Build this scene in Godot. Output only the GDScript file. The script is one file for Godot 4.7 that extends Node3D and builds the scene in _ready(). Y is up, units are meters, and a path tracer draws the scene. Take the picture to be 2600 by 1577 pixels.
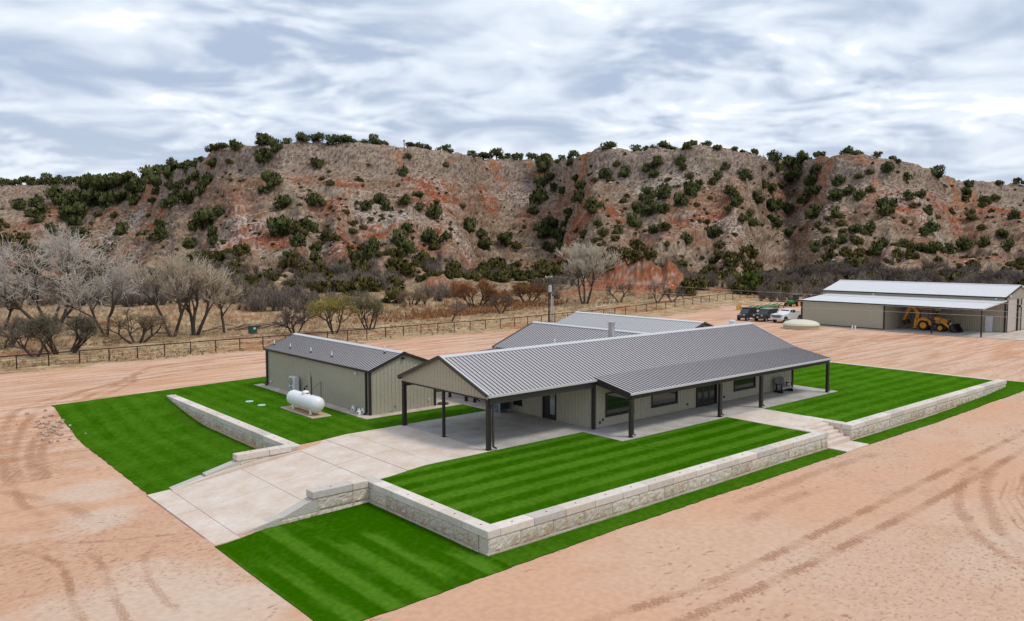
extends Node3D
# A ranch house, outbuildings and lawns on a red dirt lot below juniper-covered bluffs.
# +X runs along the house front to the right, -Z away to the left; the camera stands over the origin.

const CAM_H := 12.5
const TAU2 := TAU
var used := {}
var M := {}
var protos := {}

# ------------------------------------------------------------------ mesh builder
class MB:
	var v := PackedVector3Array()
	var n := PackedVector3Array()
	var c := PackedColorArray()
	var col := Color(1, 1, 1)
	var xf := Transform3D()
	func tri(a: Vector3, b: Vector3, d: Vector3) -> void:
		a = xf * a
		b = xf * b
		d = xf * d
		var nn := (d - a).cross(b - a).normalized()
		v.push_back(a)
		v.push_back(b)
		v.push_back(d)
		for i in 3:
			n.push_back(nn)
			c.push_back(col)
	func quad(a: Vector3, b: Vector3, d: Vector3, e: Vector3) -> void:
		tri(a, b, d)
		tri(a, d, e)
	func quad_out(a: Vector3, b: Vector3, d: Vector3, e: Vector3, inside: Vector3) -> void:
		if (d - a).cross(b - a).dot((a + d) * 0.5 - inside) < 0.0:
			quad(a, e, d, b)
		else:
			quad(a, b, d, e)
	func box(ctr: Vector3, s: Vector3, b := Basis()) -> void:
		hexa(ctr, b * Vector3(s.x * 0.5, 0, 0), b * Vector3(0, s.y * 0.5, 0), b * Vector3(0, 0, s.z * 0.5))
	func hexa(o: Vector3, x: Vector3, y: Vector3, z: Vector3) -> void:
		quad_out(o + x - y - z, o + x + y - z, o + x + y + z, o + x - y + z, o)
		quad_out(o - x - y - z, o - x + y - z, o - x + y + z, o - x - y + z, o)
		quad_out(o - x + y - z, o + x + y - z, o + x + y + z, o - x + y + z, o)
		quad_out(o - x - y - z, o + x - y - z, o + x - y + z, o - x - y + z, o)
		quad_out(o - x - y + z, o + x - y + z, o + x + y + z, o - x + y + z, o)
		quad_out(o - x - y - z, o + x - y - z, o + x + y - z, o - x + y - z, o)
	func cbox(ctr: Vector3, s: Vector3, k := 0.01, b := Basis()) -> void:
		# a box with its edges broken by a chamfer k
		var h := s * 0.5
		var loops := []
		for q in [[-h.y, k], [-h.y + k, 0.0], [h.y - k, 0.0], [h.y, k]]:
			var x: float = h.x - q[1]
			var z: float = h.z - q[1]
			var y: float = q[0]
			loops.push_back([Vector3(x, y, -z + k), Vector3(x, y, z - k), Vector3(x - k, y, z), Vector3(-x + k, y, z), Vector3(-x, y, z - k), Vector3(-x, y, -z + k), Vector3(-x + k, y, -z), Vector3(x - k, y, -z)])
		for l in 3:
			for i in 8:
				var j := (i + 1) % 8
				quad_out(ctr + b * loops[l][i], ctr + b * loops[l][j], ctr + b * loops[l + 1][j], ctr + b * loops[l + 1][i], ctr)
		for l in [0, 3]:
			for i in range(1, 7, 2):
				if i < 6:
					quad_out(ctr + b * loops[l][0], ctr + b * loops[l][i], ctr + b * loops[l][i + 1], ctr + b * loops[l][(i + 2) % 8], ctr)
	func bar(p: Vector3, q: Vector3, w: float, h: float, up := Vector3.UP) -> void:
		var d := q - p
		var s := d.cross(up).normalized()
		var u := s.cross(d).normalized()
		hexa((p + q) * 0.5, d * 0.5, u * h * 0.5, s * w * 0.5)
	func tube(pts: Array, rad: Array, sides := 6, cap := true) -> void:
		var last := []
		var rings := []
		var up := Vector3(0.31, 0.9, 0.2)
		for i in pts.size():
			var d: Vector3 = (pts[mini(i + 1, pts.size() - 1)] - pts[maxi(i - 1, 0)]).normalized()
			if absf(d.dot(up)) > 0.95:
				up = Vector3(0.9, -0.1, 0.35)
			var s := d.cross(up).normalized()
			var t := s.cross(d)
			var ring := []
			for k in sides:
				var a := TAU * k / sides
				ring.push_back(s * cos(a) + t * sin(a))
			rings.push_back(ring)
		for i in pts.size() - 1:
			var p: Vector3 = pts[i]
			var q: Vector3 = pts[i + 1]
			var r0: float = rad[mini(i, rad.size() - 1)]
			var r1: float = rad[mini(i + 1, rad.size() - 1)]
			for k in sides:
				var j := (k + 1) % sides
				var n0: Vector3 = rings[i][k]
				var n1: Vector3 = rings[i][j]
				var n2: Vector3 = rings[i + 1][j]
				var n3: Vector3 = rings[i + 1][k]
				push(p + n0 * r0, n0)
				push(p + n1 * r0, n1)
				push(q + n2 * r1, n2)
				push(p + n0 * r0, n0)
				push(q + n2 * r1, n2)
				push(q + n3 * r1, n3)
		if cap:
			for e in [0, pts.size() - 1]:
				var r: float = rad[mini(e, rad.size() - 1)]
				var ctr: Vector3 = pts[e]
				var other: Vector3 = pts[1] if e == 0 else pts[e - 1]
				for k in sides:
					var j := (k + 1) % sides
					var a: Vector3 = ctr + rings[e][k] * r
					var b: Vector3 = ctr + rings[e][j] * r
					if (b - ctr).cross(a - ctr).dot(ctr - other) < 0.0:
						tri(ctr, b, a)
					else:
						tri(ctr, a, b)
	func push(p: Vector3, nn: Vector3) -> void:
		v.push_back(xf * p)
		n.push_back((xf.basis * nn).normalized())
		c.push_back(col)
	func leaf(p: Vector3, q: Vector3, s: Vector3, nn: Vector3) -> void:
		if (s - p).cross(q - p).dot(nn) < 0.0:
			var t := q
			q = s
			s = t
		push(p, nn)
		push(q, nn)
		push(s, nn)
	func lathe(prof: Array, seg := 20) -> void:
		# prof: Vector2(radius, height) from bottom to top, about Y
		for i in prof.size() - 1:
			var a: Vector2 = prof[i]
			var b: Vector2 = prof[i + 1]
			var t := (b - a).normalized()
			var nr := Vector2(t.y, -t.x)
			for k in seg:
				var a0 := TAU * k / seg
				var a1 := TAU * (k + 1) / seg
				var d0 := Vector3(cos(a0), 0, sin(a0))
				var d1 := Vector3(cos(a1), 0, sin(a1))
				var n0 := d0 * nr.x + Vector3(0, nr.y, 0)
				var n1 := d1 * nr.x + Vector3(0, nr.y, 0)
				var p0 := d0 * a.x + Vector3(0, a.y, 0)
				var p1 := d1 * a.x + Vector3(0, a.y, 0)
				var q0 := d0 * b.x + Vector3(0, b.y, 0)
				var q1 := d1 * b.x + Vector3(0, b.y, 0)
				push(p0, n0)
				push(p1, n1)
				push(q1, n1)
				push(p0, n0)
				push(q1, n1)
				push(q0, n0)
	func prism(poly: PackedVector2Array, z0: float, z1: float, top_in := 0.0) -> void:
		# polygon in local XY, extruded along local Z
		var ix := Geometry2D.triangulate_polygon(poly)
		var cw := Geometry2D.is_polygon_clockwise(poly)
		for i in range(0, ix.size(), 3):
			var a := poly[ix[i]]
			var b := poly[ix[i + 1]]
			var d := poly[ix[i + 2]]
			if (b - a).cross(d - a) > 0.0:
				var t := b
				b = d
				d = t
			tri(Vector3(a.x, a.y, z1), Vector3(b.x, b.y, z1), Vector3(d.x, d.y, z1))
			tri(Vector3(a.x, a.y, z0), Vector3(d.x, d.y, z0), Vector3(b.x, b.y, z0))
		for i in poly.size():
			var a := poly[i]
			var b := poly[(i + 1) % poly.size()]
			var flip := (b - a).length() * 0.0 + (1.0 if cw else -1.0)
			if flip > 0.0:
				quad(Vector3(a.x, a.y, z1), Vector3(a.x, a.y, z0), Vector3(b.x, b.y, z0), Vector3(b.x, b.y, z1))
			else:
				quad(Vector3(a.x, a.y, z0), Vector3(a.x, a.y, z1), Vector3(b.x, b.y, z1), Vector3(b.x, b.y, z0))
	func mesh(mat: Material) -> ArrayMesh:
		var m := ArrayMesh.new()
		var arr := []
		arr.resize(Mesh.ARRAY_MAX)
		arr[Mesh.ARRAY_VERTEX] = v
		arr[Mesh.ARRAY_NORMAL] = n
		arr[Mesh.ARRAY_COLOR] = c
		m.add_surface_from_arrays(Mesh.PRIMITIVE_TRIANGLES, arr)
		m.surface_set_material(0, mat)
		return m

# ------------------------------------------------------------------ node helpers
func numbered(called: String) -> String:
	if not used.has(called):
		used[called] = 0
		return called
	used[called] += 1
	return "%s_%03d" % [called, used[called]]

func tag(o: Node3D, label: String, category: String, group := "") -> Node3D:
	o.set_meta("label", label)
	o.set_meta("category", category)
	if group:
		o.set_meta("group", group)
	return o

func thing(called: String, label: String, category: String, at := Vector3.ZERO, turn := 0.0, group := "") -> Node3D:
	var o := Node3D.new()
	o.name = numbered(called)
	add_child(o)
	o.position = at
	o.rotation.y = turn
	tag(o, label, category, group)
	return o

func put(called: String, m: Mesh, parent: Node = self, at := Vector3.ZERO, turn := 0.0) -> MeshInstance3D:
	var o := MeshInstance3D.new()
	o.name = numbered(called) if parent == self else called
	o.mesh = m
	o.position = at
	o.rotation.y = turn
	parent.add_child(o, true)
	return o

func obj(called: String, b: MB, mat: Material, parent: Node = self, at := Vector3.ZERO, turn := 0.0) -> MeshInstance3D:
	return put(called, b.mesh(mat), parent, at, turn)

func struct(called: String, m: Mesh, parent: Node = self) -> MeshInstance3D:
	var o := put(called, m, parent)
	if parent == self:
		o.set_meta("kind", "structure")
	return o

func boxed(called: String, ctr: Vector3, size: Vector3, mat: Material, parent: Node, k := 0.0) -> MeshInstance3D:
	var b := MB.new()
	if k > 0.0:
		b.cbox(ctr, size, k)
	else:
		b.box(ctr, size)
	return obj(called, b, mat, parent)

func lin(r: float, g: float, b: float) -> Color:
	return Color(r, g, b).linear_to_srgb()

func mat(r: float, g: float, b: float, rough := 0.8, metal := 0.0, spec := 0.5) -> StandardMaterial3D:
	var m := StandardMaterial3D.new()
	m.albedo_color = lin(r, g, b)
	m.roughness = rough
	m.metallic = metal
	m.metallic_specular = spec
	return m

func noise(seed_: int, freq: float, oct := 4, kind := FastNoiseLite.TYPE_SIMPLEX_SMOOTH) -> FastNoiseLite:
	var f := FastNoiseLite.new()
	f.seed = seed_
	f.frequency = freq
	f.noise_type = kind
	f.fractal_octaves = oct
	f.fractal_type = FastNoiseLite.FRACTAL_FBM if oct > 1 else FastNoiseLite.FRACTAL_NONE
	return f

func grain_tex(size: int, seed_: int, f1: float, f2: float, lo: Color, hi: Color, mixing := 0.5, gain := 1.0) -> ImageTexture:
	# two seamless noises mixed and laid on a ramp between two linear colours
	var a := noise(seed_, f1, 5).get_seamless_image(size, size)
	var b := noise(seed_ + 7, f2, 3).get_seamless_image(size, size)
	a.convert(Image.FORMAT_L8)
	b.convert(Image.FORMAT_L8)
	var da := a.get_data()
	var db := b.get_data()
	var ramp := []
	for i in 256:
		ramp.push_back(lo.lerp(hi, i / 255.0).linear_to_srgb())
	var out := PackedByteArray()
	out.resize(size * size * 3)
	for i in size * size:
		var t := (lerpf(da[i], db[i], mixing) / 255.0 - 0.5) * gain + 0.5
		var k: Color = ramp[clampi(int(t * 255.0), 0, 255)]
		out[i * 3] = int(k.r * 255.0)
		out[i * 3 + 1] = int(k.g * 255.0)
		out[i * 3 + 2] = int(k.b * 255.0)
	return ImageTexture.create_from_image(Image.create_from_data(size, size, false, Image.FORMAT_RGB8, out))

func bump_tex(size: int, seed_: int, f: float, oct := 4, strength := 4.0) -> ImageTexture:
	var a := noise(seed_, f, oct).get_seamless_image(size, size)
	a.convert(Image.FORMAT_RGBA8)
	a.bump_map_to_normal_map(strength)
	return ImageTexture.create_from_image(a)

func tri(m: StandardMaterial3D, scale: float) -> StandardMaterial3D:
	m.uv1_triplanar = true
	m.uv1_world_triplanar = true
	m.uv1_scale = Vector3.ONE * scale
	return m

# ------------------------------------------------------------------ terrain
# bearing (degrees from -Z towards +X), height of the rim, distance of the rim, distance of the foot
const RIDGE := [3.0, 47.3, 560, 380, 8.5, 49.4, 560, 380, 10.8, 50.6, 560, 380, 13.8, 51.6, 540, 360, 15.8, 52.1, 500, 320, 17.2, 51.7, 460, 290, 19.1, 52.0, 425, 250, 19.7, 53.5, 408, 235, 20.7, 56.9, 390, 222, 21.2, 58.4, 385, 218, 23.0, 56.7, 370, 212, 24.9, 56.2, 360, 205, 27.1, 57.1, 360, 205, 29.8, 57.5, 360, 205, 31.9, 57.0, 362, 208, 33.7, 57.0, 368, 215, 36.4, 57.1, 385, 235, 37.4, 57.5, 400, 262, 38.5, 60.1, 440, 300, 40.5, 61.5, 455, 335, 42.2, 61.3, 455, 335, 43.6, 59.2, 440, 300, 44.9, 55.3, 390, 238, 45.8, 55.5, 372, 215, 46.4, 55.4, 363, 208, 47.8, 54.4, 356, 205, 50.0, 54.0, 353, 205, 51.8, 53.4, 350, 207, 52.4, 54.6, 350, 208, 53.8, 54.6, 350, 212, 54.9, 53.5, 352, 218, 56.3, 52.6, 358, 230, 57.3, 54.2, 385, 268, 57.8, 55.6, 420, 300, 59.3, 57.0, 440, 320, 60.8, 53.8, 410, 280, 62.1, 52.6, 390, 245, 63.6, 51.9, 385, 235, 65.5, 49.8, 390, 233, 67.3, 47.7, 410, 236, 68.5, 44.6, 430, 245, 69.3, 43.6, 445, 262, 70.4, 45.0, 465, 262, 71.5, 43.4, 475, 250, 72.5, 43.3, 480, 245, 78.9, 41.4, 480, 245]
var rim_h := PackedFloat32Array()
var rim_d := PackedFloat32Array()
var foot_d := PackedFloat32Array()
var n_spur := noise(11, 1.0, 2)
var n_mid := noise(12, 0.09, 4)
var n_fine := noise(13, 0.5, 3)
var n_big := noise(14, 0.02, 3)
var n_red := noise(15, 0.028, 4)
var n_rock := noise(16, 0.11, 4)
var n_crag := noise(17, 1.0, 4)

func ridge_tables() -> void:
	for i in 1024:
		var phi := -10.0 + i * 0.1
		var k := 0
		while k < RIDGE.size() - 8 and phi > RIDGE[k + 4]:
			k += 4
		var t := clampf((phi - RIDGE[k]) / (RIDGE[k + 4] - RIDGE[k]), 0, 1)
		rim_h.push_back(lerpf(RIDGE[k + 1], RIDGE[k + 5], t))
		rim_d.push_back(lerpf(RIDGE[k + 2], RIDGE[k + 6], t))
		foot_d.push_back(lerpf(RIDGE[k + 3], RIDGE[k + 7], t))

func at_phi(a: PackedFloat32Array, phi: float) -> float:
	var f := clampf((phi + 10.0) * 10.0, 0, 1022.0)
	var i := int(f)
	return lerpf(a[i], a[i + 1], f - i)

const HUMPS := [[49.1, 3.5, 188.0, 7.6], [36.0, 1.8, 183.0, 3.0]]

func bluff(phi: float, d: float, rough := true) -> float:
	# height above the flat of the fields and bluffs at a bearing and distance
	if d < 125.0 or phi < -9.0 or phi > 110.0:
		return 0.0
	var hr := at_phi(rim_h, phi)
	var dr := at_phi(rim_d, phi)
	var df := at_phi(foot_d, phi)
	var fade := 1.0 - smoothstep(84.0, 108.0, phi)
	var base := 2.2 * smoothstep(130.0, df, d)
	var t := clampf((d - df) / (dr - df), 0, 1)
	var p := 0.87 * pow(t, 1.7) + 0.13 * smoothstep(0.93, 0.985, t)
	var h := base + (hr - 1.0 - base) * p
	h += 22.0 * exp(-pow((phi - 5.5) / 5.6, 2.0) - pow((d - 300.0) / 46.0, 2.0))
	for q in HUMPS:
		h += q[3] * (0.8 + 0.55 * n_spur.get_noise_2d(phi * 0.9, 5.0)) * exp(-pow((phi - q[0]) / q[1], 4.0)) * smoothstep(q[2], q[2] + 10.0, d) * (1.0 - smoothstep(q[2] + 12.0, q[2] + 60.0, d))
	if rough:
		var w := t * (1.0 - t) * 4.0
		var s := n_spur.get_noise_2d(phi * 0.165, d / 210.0)
		h += w * ((0.34 - sqrt(s * s + 0.012) * 2.0) * 7.5)
		var x := d * sin(deg_to_rad(phi))
		var z := -d * cos(deg_to_rad(phi))
		var amp := smoothstep(140.0, 240.0, d)
		h += amp * (n_mid.get_noise_3d(x * 0.7, h * 1.6, z * 0.7) * (0.5 + 1.9 * w) + n_fine.get_noise_3d(x * 0.27, h * 0.75, z * 0.27) * 0.75 * smoothstep(0.02, 0.2, t))
		# ledges of harder rock crossing the slope
		if t > 0.15 and t < 0.9:
			var lv := h * 0.16 + n_big.get_noise_2d(x, z) * 1.2
			var fr := lv - floorf(lv)
			h += (smoothstep(0.42, 0.58, fr) - fr) * 1.6 * w
		if t > 0.9:
			h += (n_rock.get_noise_3d(x * 0.9, h * 2.4, z * 0.9) * 1.3 + n_crag.get_noise_2d(phi * 0.35, 3.0) * 0.8) * smoothstep(0.9, 0.95, t) * (1.0 - smoothstep(0.985, 1.1, t))
	return h * fade

func terrace(x: float, z: float) -> bool:
	if x < 20.6 or x > 77.0 or z > -25.55:
		return false
	if x > 47.25 and x < 50.1 and z > -27.1:
		return false
	return true

func ground(x: float, z: float) -> float:
	if x < 23.4 and x > 12.0 and z < -34.75 and z > -43.2:
		return minf(drive_y(x), 1.0) - 0.16
	if terrace(x, z) and z > -66.0:
		return 0.99
	var y := lerpf(-0.12, 0.0, smoothstep(13.0, 20.0, x))
	y = lerpf(y, 1.0, pow(clampf((-z - 56.5) / 9.5, 0, 1), 1.5))
	if x > 55.0:
		var e := clampf((x - 60.0) / 26.0, 0, 1)
		y = maxf(y, e * e)
		if x > 77.0:
			y = maxf(y, 1.0 - smoothstep(-29.0, -25.2, z))
	var d := sqrt(x * x + z * z)
	y += n_mid.get_noise_2d(x * 1.5, z * 1.5) * 0.035
	if d > 125.0:
		y += bluff(rad_to_deg(atan2(x, -z)), d)
	return y

func fence_z(x: float) -> float:
	return -90.0 - clampf((x - 78.0) / 107.0, 0, 1.2) * 11.5
const RIM := [137,-421,86, 147,-335,71, 226,-312,75, 266,-246,71, 373,-223,85, 368,-213,83, 170,-316,65, 108,-552,95, 137,-441,78, 139,-404,72, 159,-323,61, 174,-314,61, 189,-313,62, 286,-348,76, 91,-557,88, 101,-555,88, 121,-539,86, 137,-461,75, 150,-337,57, 165,-320,56, 210,-310,58, 277,-348,69, 271,-234,56, 276,-224,55, 282,-214,55, 360,-223,66, 205,-310,53, 254,-328,59, 86,-557,80, 97,-556,80, 112,-547,80, 126,-533,78, 295,-349,65, 307,-342,65, 307,-330,64, 348,-179,56, 130,-527,70, 137,-388,53, 138,-357,50, 176,-313,47, 184,-315,47, 298,-344,59, 300,-312,56, 281,-283,52, 277,-221,46, 286,-209,46, 359,-199,53, 155,-330,47, 116,-539,64, 132,-504,61, 137,-362,45, 317,-207,44, 215,-311,39, 285,-203,36, 348,-175,40, 353,-169,41, 456,-146,50, 138,-371,41, 137,-380,37, 192,-311,33, 358,-164,36, 273,-231,28, 274,-228,28, 293,-200,28, 387,-160,27, 297,-199,23]
const SLOPE := [122,-265,98, 147,-227,91, 129,-502,168, 111,-504,167, 108,-529,154, 121,-509,149, 134,-436,130, 118,-326,99, 234,-195,87, 227,-218,90, 270,-288,102, 274,-180,85, 127,-515,137, 122,-523,139, 115,-522,139, 129,-378,104, 98,-462,122, 137,-306,87, 170,-245,77, 130,-219,66, 244,-291,99, 247,-208,84, 262,-284,100, 102,-292,80, 285,-311,109, 254,-264,95, 110,-359,92, 144,-283,78, 128,-258,71, 121,-250,69, 310,-144,84, 344,-196,92, 132,-491,119, 133,-474,115, 134,-460,112, 144,-328,84, 215,-281,83, 186,-265,76, 139,-218,60, 113,-234,61, 302,-327,104, 301,-325,103, 245,-198,74, 255,-193,75, 207,-178,64, 352,-198,94, 320,-179,86, 133,-287,70, 135,-232,59, 138,-231,59, 264,-179,70, 299,-193,79, 227,-285,80, 125,-388,85, 124,-493,105, 127,-481,103, 113,-326,72, 104,-288,64, 229,-290,77, 244,-190,64, 239,-171,61, 221,-192,61, 249,-260,75, 276,-129,63, 353,-132,78, 134,-482,97, 134,-468,95, 135,-420,86, 135,-360,75, 121,-319,66, 104,-480,96, 101,-450,90, 148,-326,70, 168,-276,63, 178,-273,63, 161,-246,57, 107,-230,49, 296,-323,85, 256,-253,70, 251,-249,69, 256,-260,71, 259,-265,72, 290,-193,68, 269,-185,64, 366,-213,82, 336,-208,77, 317,-124,66, 282,-114,59, 140,-348,68, 132,-361,70, 119,-340,65, 115,-433,81, 88,-526,97, 160,-312,64, 124,-244,50, 255,-238,63, 258,-230,63, 239,-201,57, 218,-176,51, 334,-176,69, 347,-161,70, 384,-156,75, 266,-126,53, 129,-361,65, 97,-520,89, 98,-481,83, 168,-270,54, 134,-255,49, 175,-242,50, 118,-233,44, 298,-317,73, 278,-308,70, 266,-219,58, 257,-172,52, 223,-171,47, 204,-158,44, 369,-221,73, 351,-195,68, 328,-168,62, 350,-210,69, 319,-169,61, 305,-161,58, 324,-193,64, 281,-141,53, 322,-132,59, 276,-116,50, 281,-156,54, 239,-207,49, 326,-173,57, 323,-198,59, 364,-122,60, 277,-122,47, 130,-461,75, 137,-402,66, 135,-403,66, 134,-415,68, 130,-397,65, 115,-309,51, 117,-378,62, 110,-294,49, 91,-513,81, 92,-505,80, 109,-497,79, 94,-481,76, 192,-296,55, 159,-271,49, 180,-267,50, 127,-226,40, 292,-308,66, 271,-211,53, 234,-189,47, 212,-192,45, 253,-272,58, 362,-222,66, 325,-162,57, 347,-216,64, 276,-144,48, 288,-139,50, 309,-129,52, 395,-128,65, 276,-149,49, 340,-120,56, 335,-110,55, 97,-530,84, 133,-305,52, 340,-189,61, 302,-141,52, 207,-194,41, 135,-381,58, 101,-412,60, 186,-276,48, 281,-290,58, 277,-280,56, 262,-217,49, 327,-208,55, 217,-180,40, 199,-181,38, 218,-156,38, 352,-149,55, 338,-148,53, 411,-154,63, 387,-142,59, 254,-124,40, 268,-268,54, 261,-117,41, 114,-397,54, 264,-223,45, 277,-197,44, 131,-434,59, 133,-432,59, 253,-299,51, 283,-198,45, 219,-215,40, 214,-203,38, 199,-190,36, 417,-155,58, 355,-157,50, 418,-148,57, 323,-201,49, 338,-140,47, 315,-99,43, 118,-402,54, 275,-211,41, 134,-432,53, 136,-395,49, 198,-302,42, 156,-293,39, 148,-267,36, 144,-255,34, 134,-240,32, 254,-234,40, 259,-235,41, 267,-220,40, 267,-203,39, 267,-198,39, 245,-219,38, 273,-197,39, 329,-210,46, 259,-179,37, 244,-178,35, 208,-156,30, 332,-161,43, 341,-166,44, 433,-149,53, 301,-157,40, 295,-160,39, 306,-169,41, 291,-151,38, 282,-139,37, 268,-135,35, 327,-119,41, 318,-118,40, 221,-293,43, 360,-219,49, 408,-153,51, 137,-347,39, 121,-465,50, 88,-446,47, 118,-487,52, 220,-304,39, 148,-262,31, 148,-255,31, 195,-276,35, 250,-239,36, 270,-209,35, 250,-187,32, 208,-167,28, 444,-151,49, 338,-169,39, 336,-145,38, 383,-149,43, 404,-144,45, 302,-163,36, 374,-133,41, 337,-125,37, 109,-420,45, 168,-292,31, 154,-259,27, 102,-235,23, 260,-209,30, 249,-220,30, 354,-221,38, 354,-160,35, 157,-302,29, 264,-191,25, 331,-194,30, 351,-142,29, 127,-428,35, 104,-433,35, 186,-254,25, 401,-139,33, 319,-141,27, 109,-436,29, 113,-479,32, 275,-191,22, 390,-155,27, 263,-234,18, 398,-155,22]
const FOOT := [126,-199,86, 165,-172,81, 86,-136,48, 92,-160,49, 162,-106,52, 80,-169,49, 96,-217,61, 40,-266,70, 146,-214,67, 118,-204,61, 102,-216,62, 108,-207,60, 223,-271,91, 199,-216,76, 112,-220,58, 188,-237,71, 209,-253,77, 149,-129,46, 247,-136,66, 151,-205,56, 67,-137,33, 185,-134,50, 178,-122,47, 235,-118,57, 147,-131,41, 223,-148,56, 246,-161,61, 152,-127,39, 143,-132,38, 206,-142,49, 191,-139,46, 254,-136,56, 90,-165,36, 144,-132,38, 217,-99,46, 263,-99,54, 226,-146,49, 48,-285,49, 191,-226,46, 213,-226,48, 151,-216,38, 245,-284,54, 190,-216,34, 227,-262,36, 278,-163,25]

# ------------------------------------------------------------------ the dirt's colour
var d_big := noise(31, 0.035, 4)
var d_mid := noise(32, 0.3, 4)
var d_fin := noise(33, 2.4, 3)
var d_str := noise(34, 1.0, 4)
var d_clod := noise(35, 1.1, 2)
const PALE := [[8.6, -30.6, 3.6], [10.6, -27.4, 2.6], [9.5, -41.0, 1.8], [10.4, -46.0, 2.2], [27.0, -19.5, 5.0], [41.0, -13.0, 4.0], [60.0, -17.0, 7.0], [36.0, -11.5, 3.0]]

func field_colour(x: float, z: float) -> Color:
	var a := d_big.get_noise_2d(x * 1.3 + 40.0, z * 2.0)
	var b := d_mid.get_noise_2d(x * 0.8, z * 1.6)
	var f := d_fin.get_noise_2d(x * 0.7, z * 0.7)
	var k := Color(0.40, 0.285, 0.17).lerp(Color(0.32, 0.20, 0.12), smoothstep(-0.1, 0.45, a))
	k = k.lerp(Color(0.47, 0.35, 0.22), smoothstep(0.0, 0.5, b))
	k = k.lerp(Color(0.36, 0.15, 0.075), smoothstep(0.22, 0.5, d_big.get_noise_2d(x * 2.0 - 90.0, z * 3.2)) * 0.75)
	return k * (1.0 + f * 0.5 + minf(b, 0.0) * 0.5)

func dirt_colour(x: float, z: float) -> Color:
	var a := d_big.get_noise_2d(x, z * 1.6)
	var b := d_mid.get_noise_2d(x * 0.8, z)
	var f := d_fin.get_noise_2d(x, z)
	var far := smoothstep(46.0, 60.0, -z)
	far = maxf(far, smoothstep(70.0, 84.0, x))
	var west := 1.0 - smoothstep(10.0, 16.0, x)
	var k := Color(0.57, 0.35, 0.235).lerp(Color(0.56, 0.38, 0.28), smoothstep(-0.25, 0.35, a))
	k = k.lerp(Color(0.53, 0.30, 0.18), west * smoothstep(-0.2, 0.3, b + a) * 0.55)
	k = k.lerp(Color(0.50, 0.305, 0.205), smoothstep(0.1, 0.55, b) * 0.35)
	var s := d_str.get_noise_2d(x * 0.07, z * 0.85)
	var s2 := d_str.get_noise_2d(x * 0.22 + 50.0, z * 2.1)
	if far > 0.0:
		k = k.lerp(Color(0.42, 0.205, 0.12), far * (smoothstep(0.02, 0.42, s) * 0.40 + smoothstep(0.1, 0.5, s2) * 0.35))
		k = k.lerp(Color(0.62, 0.45, 0.35), far * smoothstep(-0.1, 0.4, -s) * 0.7)
	elif west > 0.0:
		k = k.lerp(Color(0.44, 0.25, 0.15), west * smoothstep(0.16, 0.5, s2 + s * 0.4) * 0.45)
	for q in PALE:
		var d: float = Vector2(x - q[0], (z - q[1]) * 1.2).length() / q[2] + b * 0.5
		if d < 1.4:
			k = k.lerp(Color(0.58, 0.455, 0.365), (1.0 - smoothstep(0.6, 1.4, d)) * (0.75 if x < 15.0 else 0.3))
	# loose clods and scuffs
	var m := d_clod.get_noise_2d(x * 1.1, z * 2.4)
	var patch := smoothstep(-0.05, 0.35, d_mid.get_noise_2d(x * 0.35 + 70.0, z * 0.35))
	k = k.lerp(Color(0.27, 0.145, 0.09), smoothstep(0.46, 0.62, m) * patch * 0.65)
	k = k.lerp(Color(0.31, 0.17, 0.105), smoothstep(0.36, 0.5, d_clod.get_noise_2d(x * 2.6 + 90.0, z * 5.0)) * smoothstep(0.0, 0.3, a + b * 0.5) * 0.6)
	k = k * (1.0 + f * 0.12)
	# the field takes over towards the fence
	var edge := fence_z(x) + 2.6 + clampf((x - 60.0) / 40.0, 0, 1) * 4.0
	var g := 1.0 - smoothstep(edge - 0.9, edge + 0.9, z + b * 2.4 + a * 1.5)
	if g > 0.0:
		k = k.lerp(field_colour(x, z), g)
	return k

func paint_rows(i: int, into: Array, w: int, h: int, rect: Rect2, chunks: int, kind: int) -> void:
	var y0 := i * h / chunks
	var y1 := (i + 1) * h / chunks
	var out := PackedByteArray()
	out.resize((y1 - y0) * w * 3)
	var at := 0
	for y in range(y0, y1):
		for x in w:
			var k := dirt_colour(rect.position.x + (x + 0.5) / w * rect.size.x, rect.position.y + (y + 0.5) / h * rect.size.y).linear_to_srgb()
			out[at] = clampi(int(k.r * 255.0), 0, 255)
			out[at + 1] = clampi(int(k.g * 255.0), 0, 255)
			out[at + 2] = clampi(int(k.b * 255.0), 0, 255)
			at += 3
	into[i] = out

func in_threads(job: Callable, chunks: int) -> void:
	var id := WorkerThreadPool.add_group_task(job, chunks, -1, true)
	WorkerThreadPool.wait_for_group_task_completion(id)

func dirt_image(w: int, h: int, rect: Rect2) -> Image:
	var parts := []
	parts.resize(16)
	in_threads(paint_rows.bind(parts, w, h, rect, 16, 0), 16)
	var all := PackedByteArray()
	for p in parts:
		all.append_array(p)
	return Image.create_from_data(w, h, false, Image.FORMAT_RGB8, all)

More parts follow.
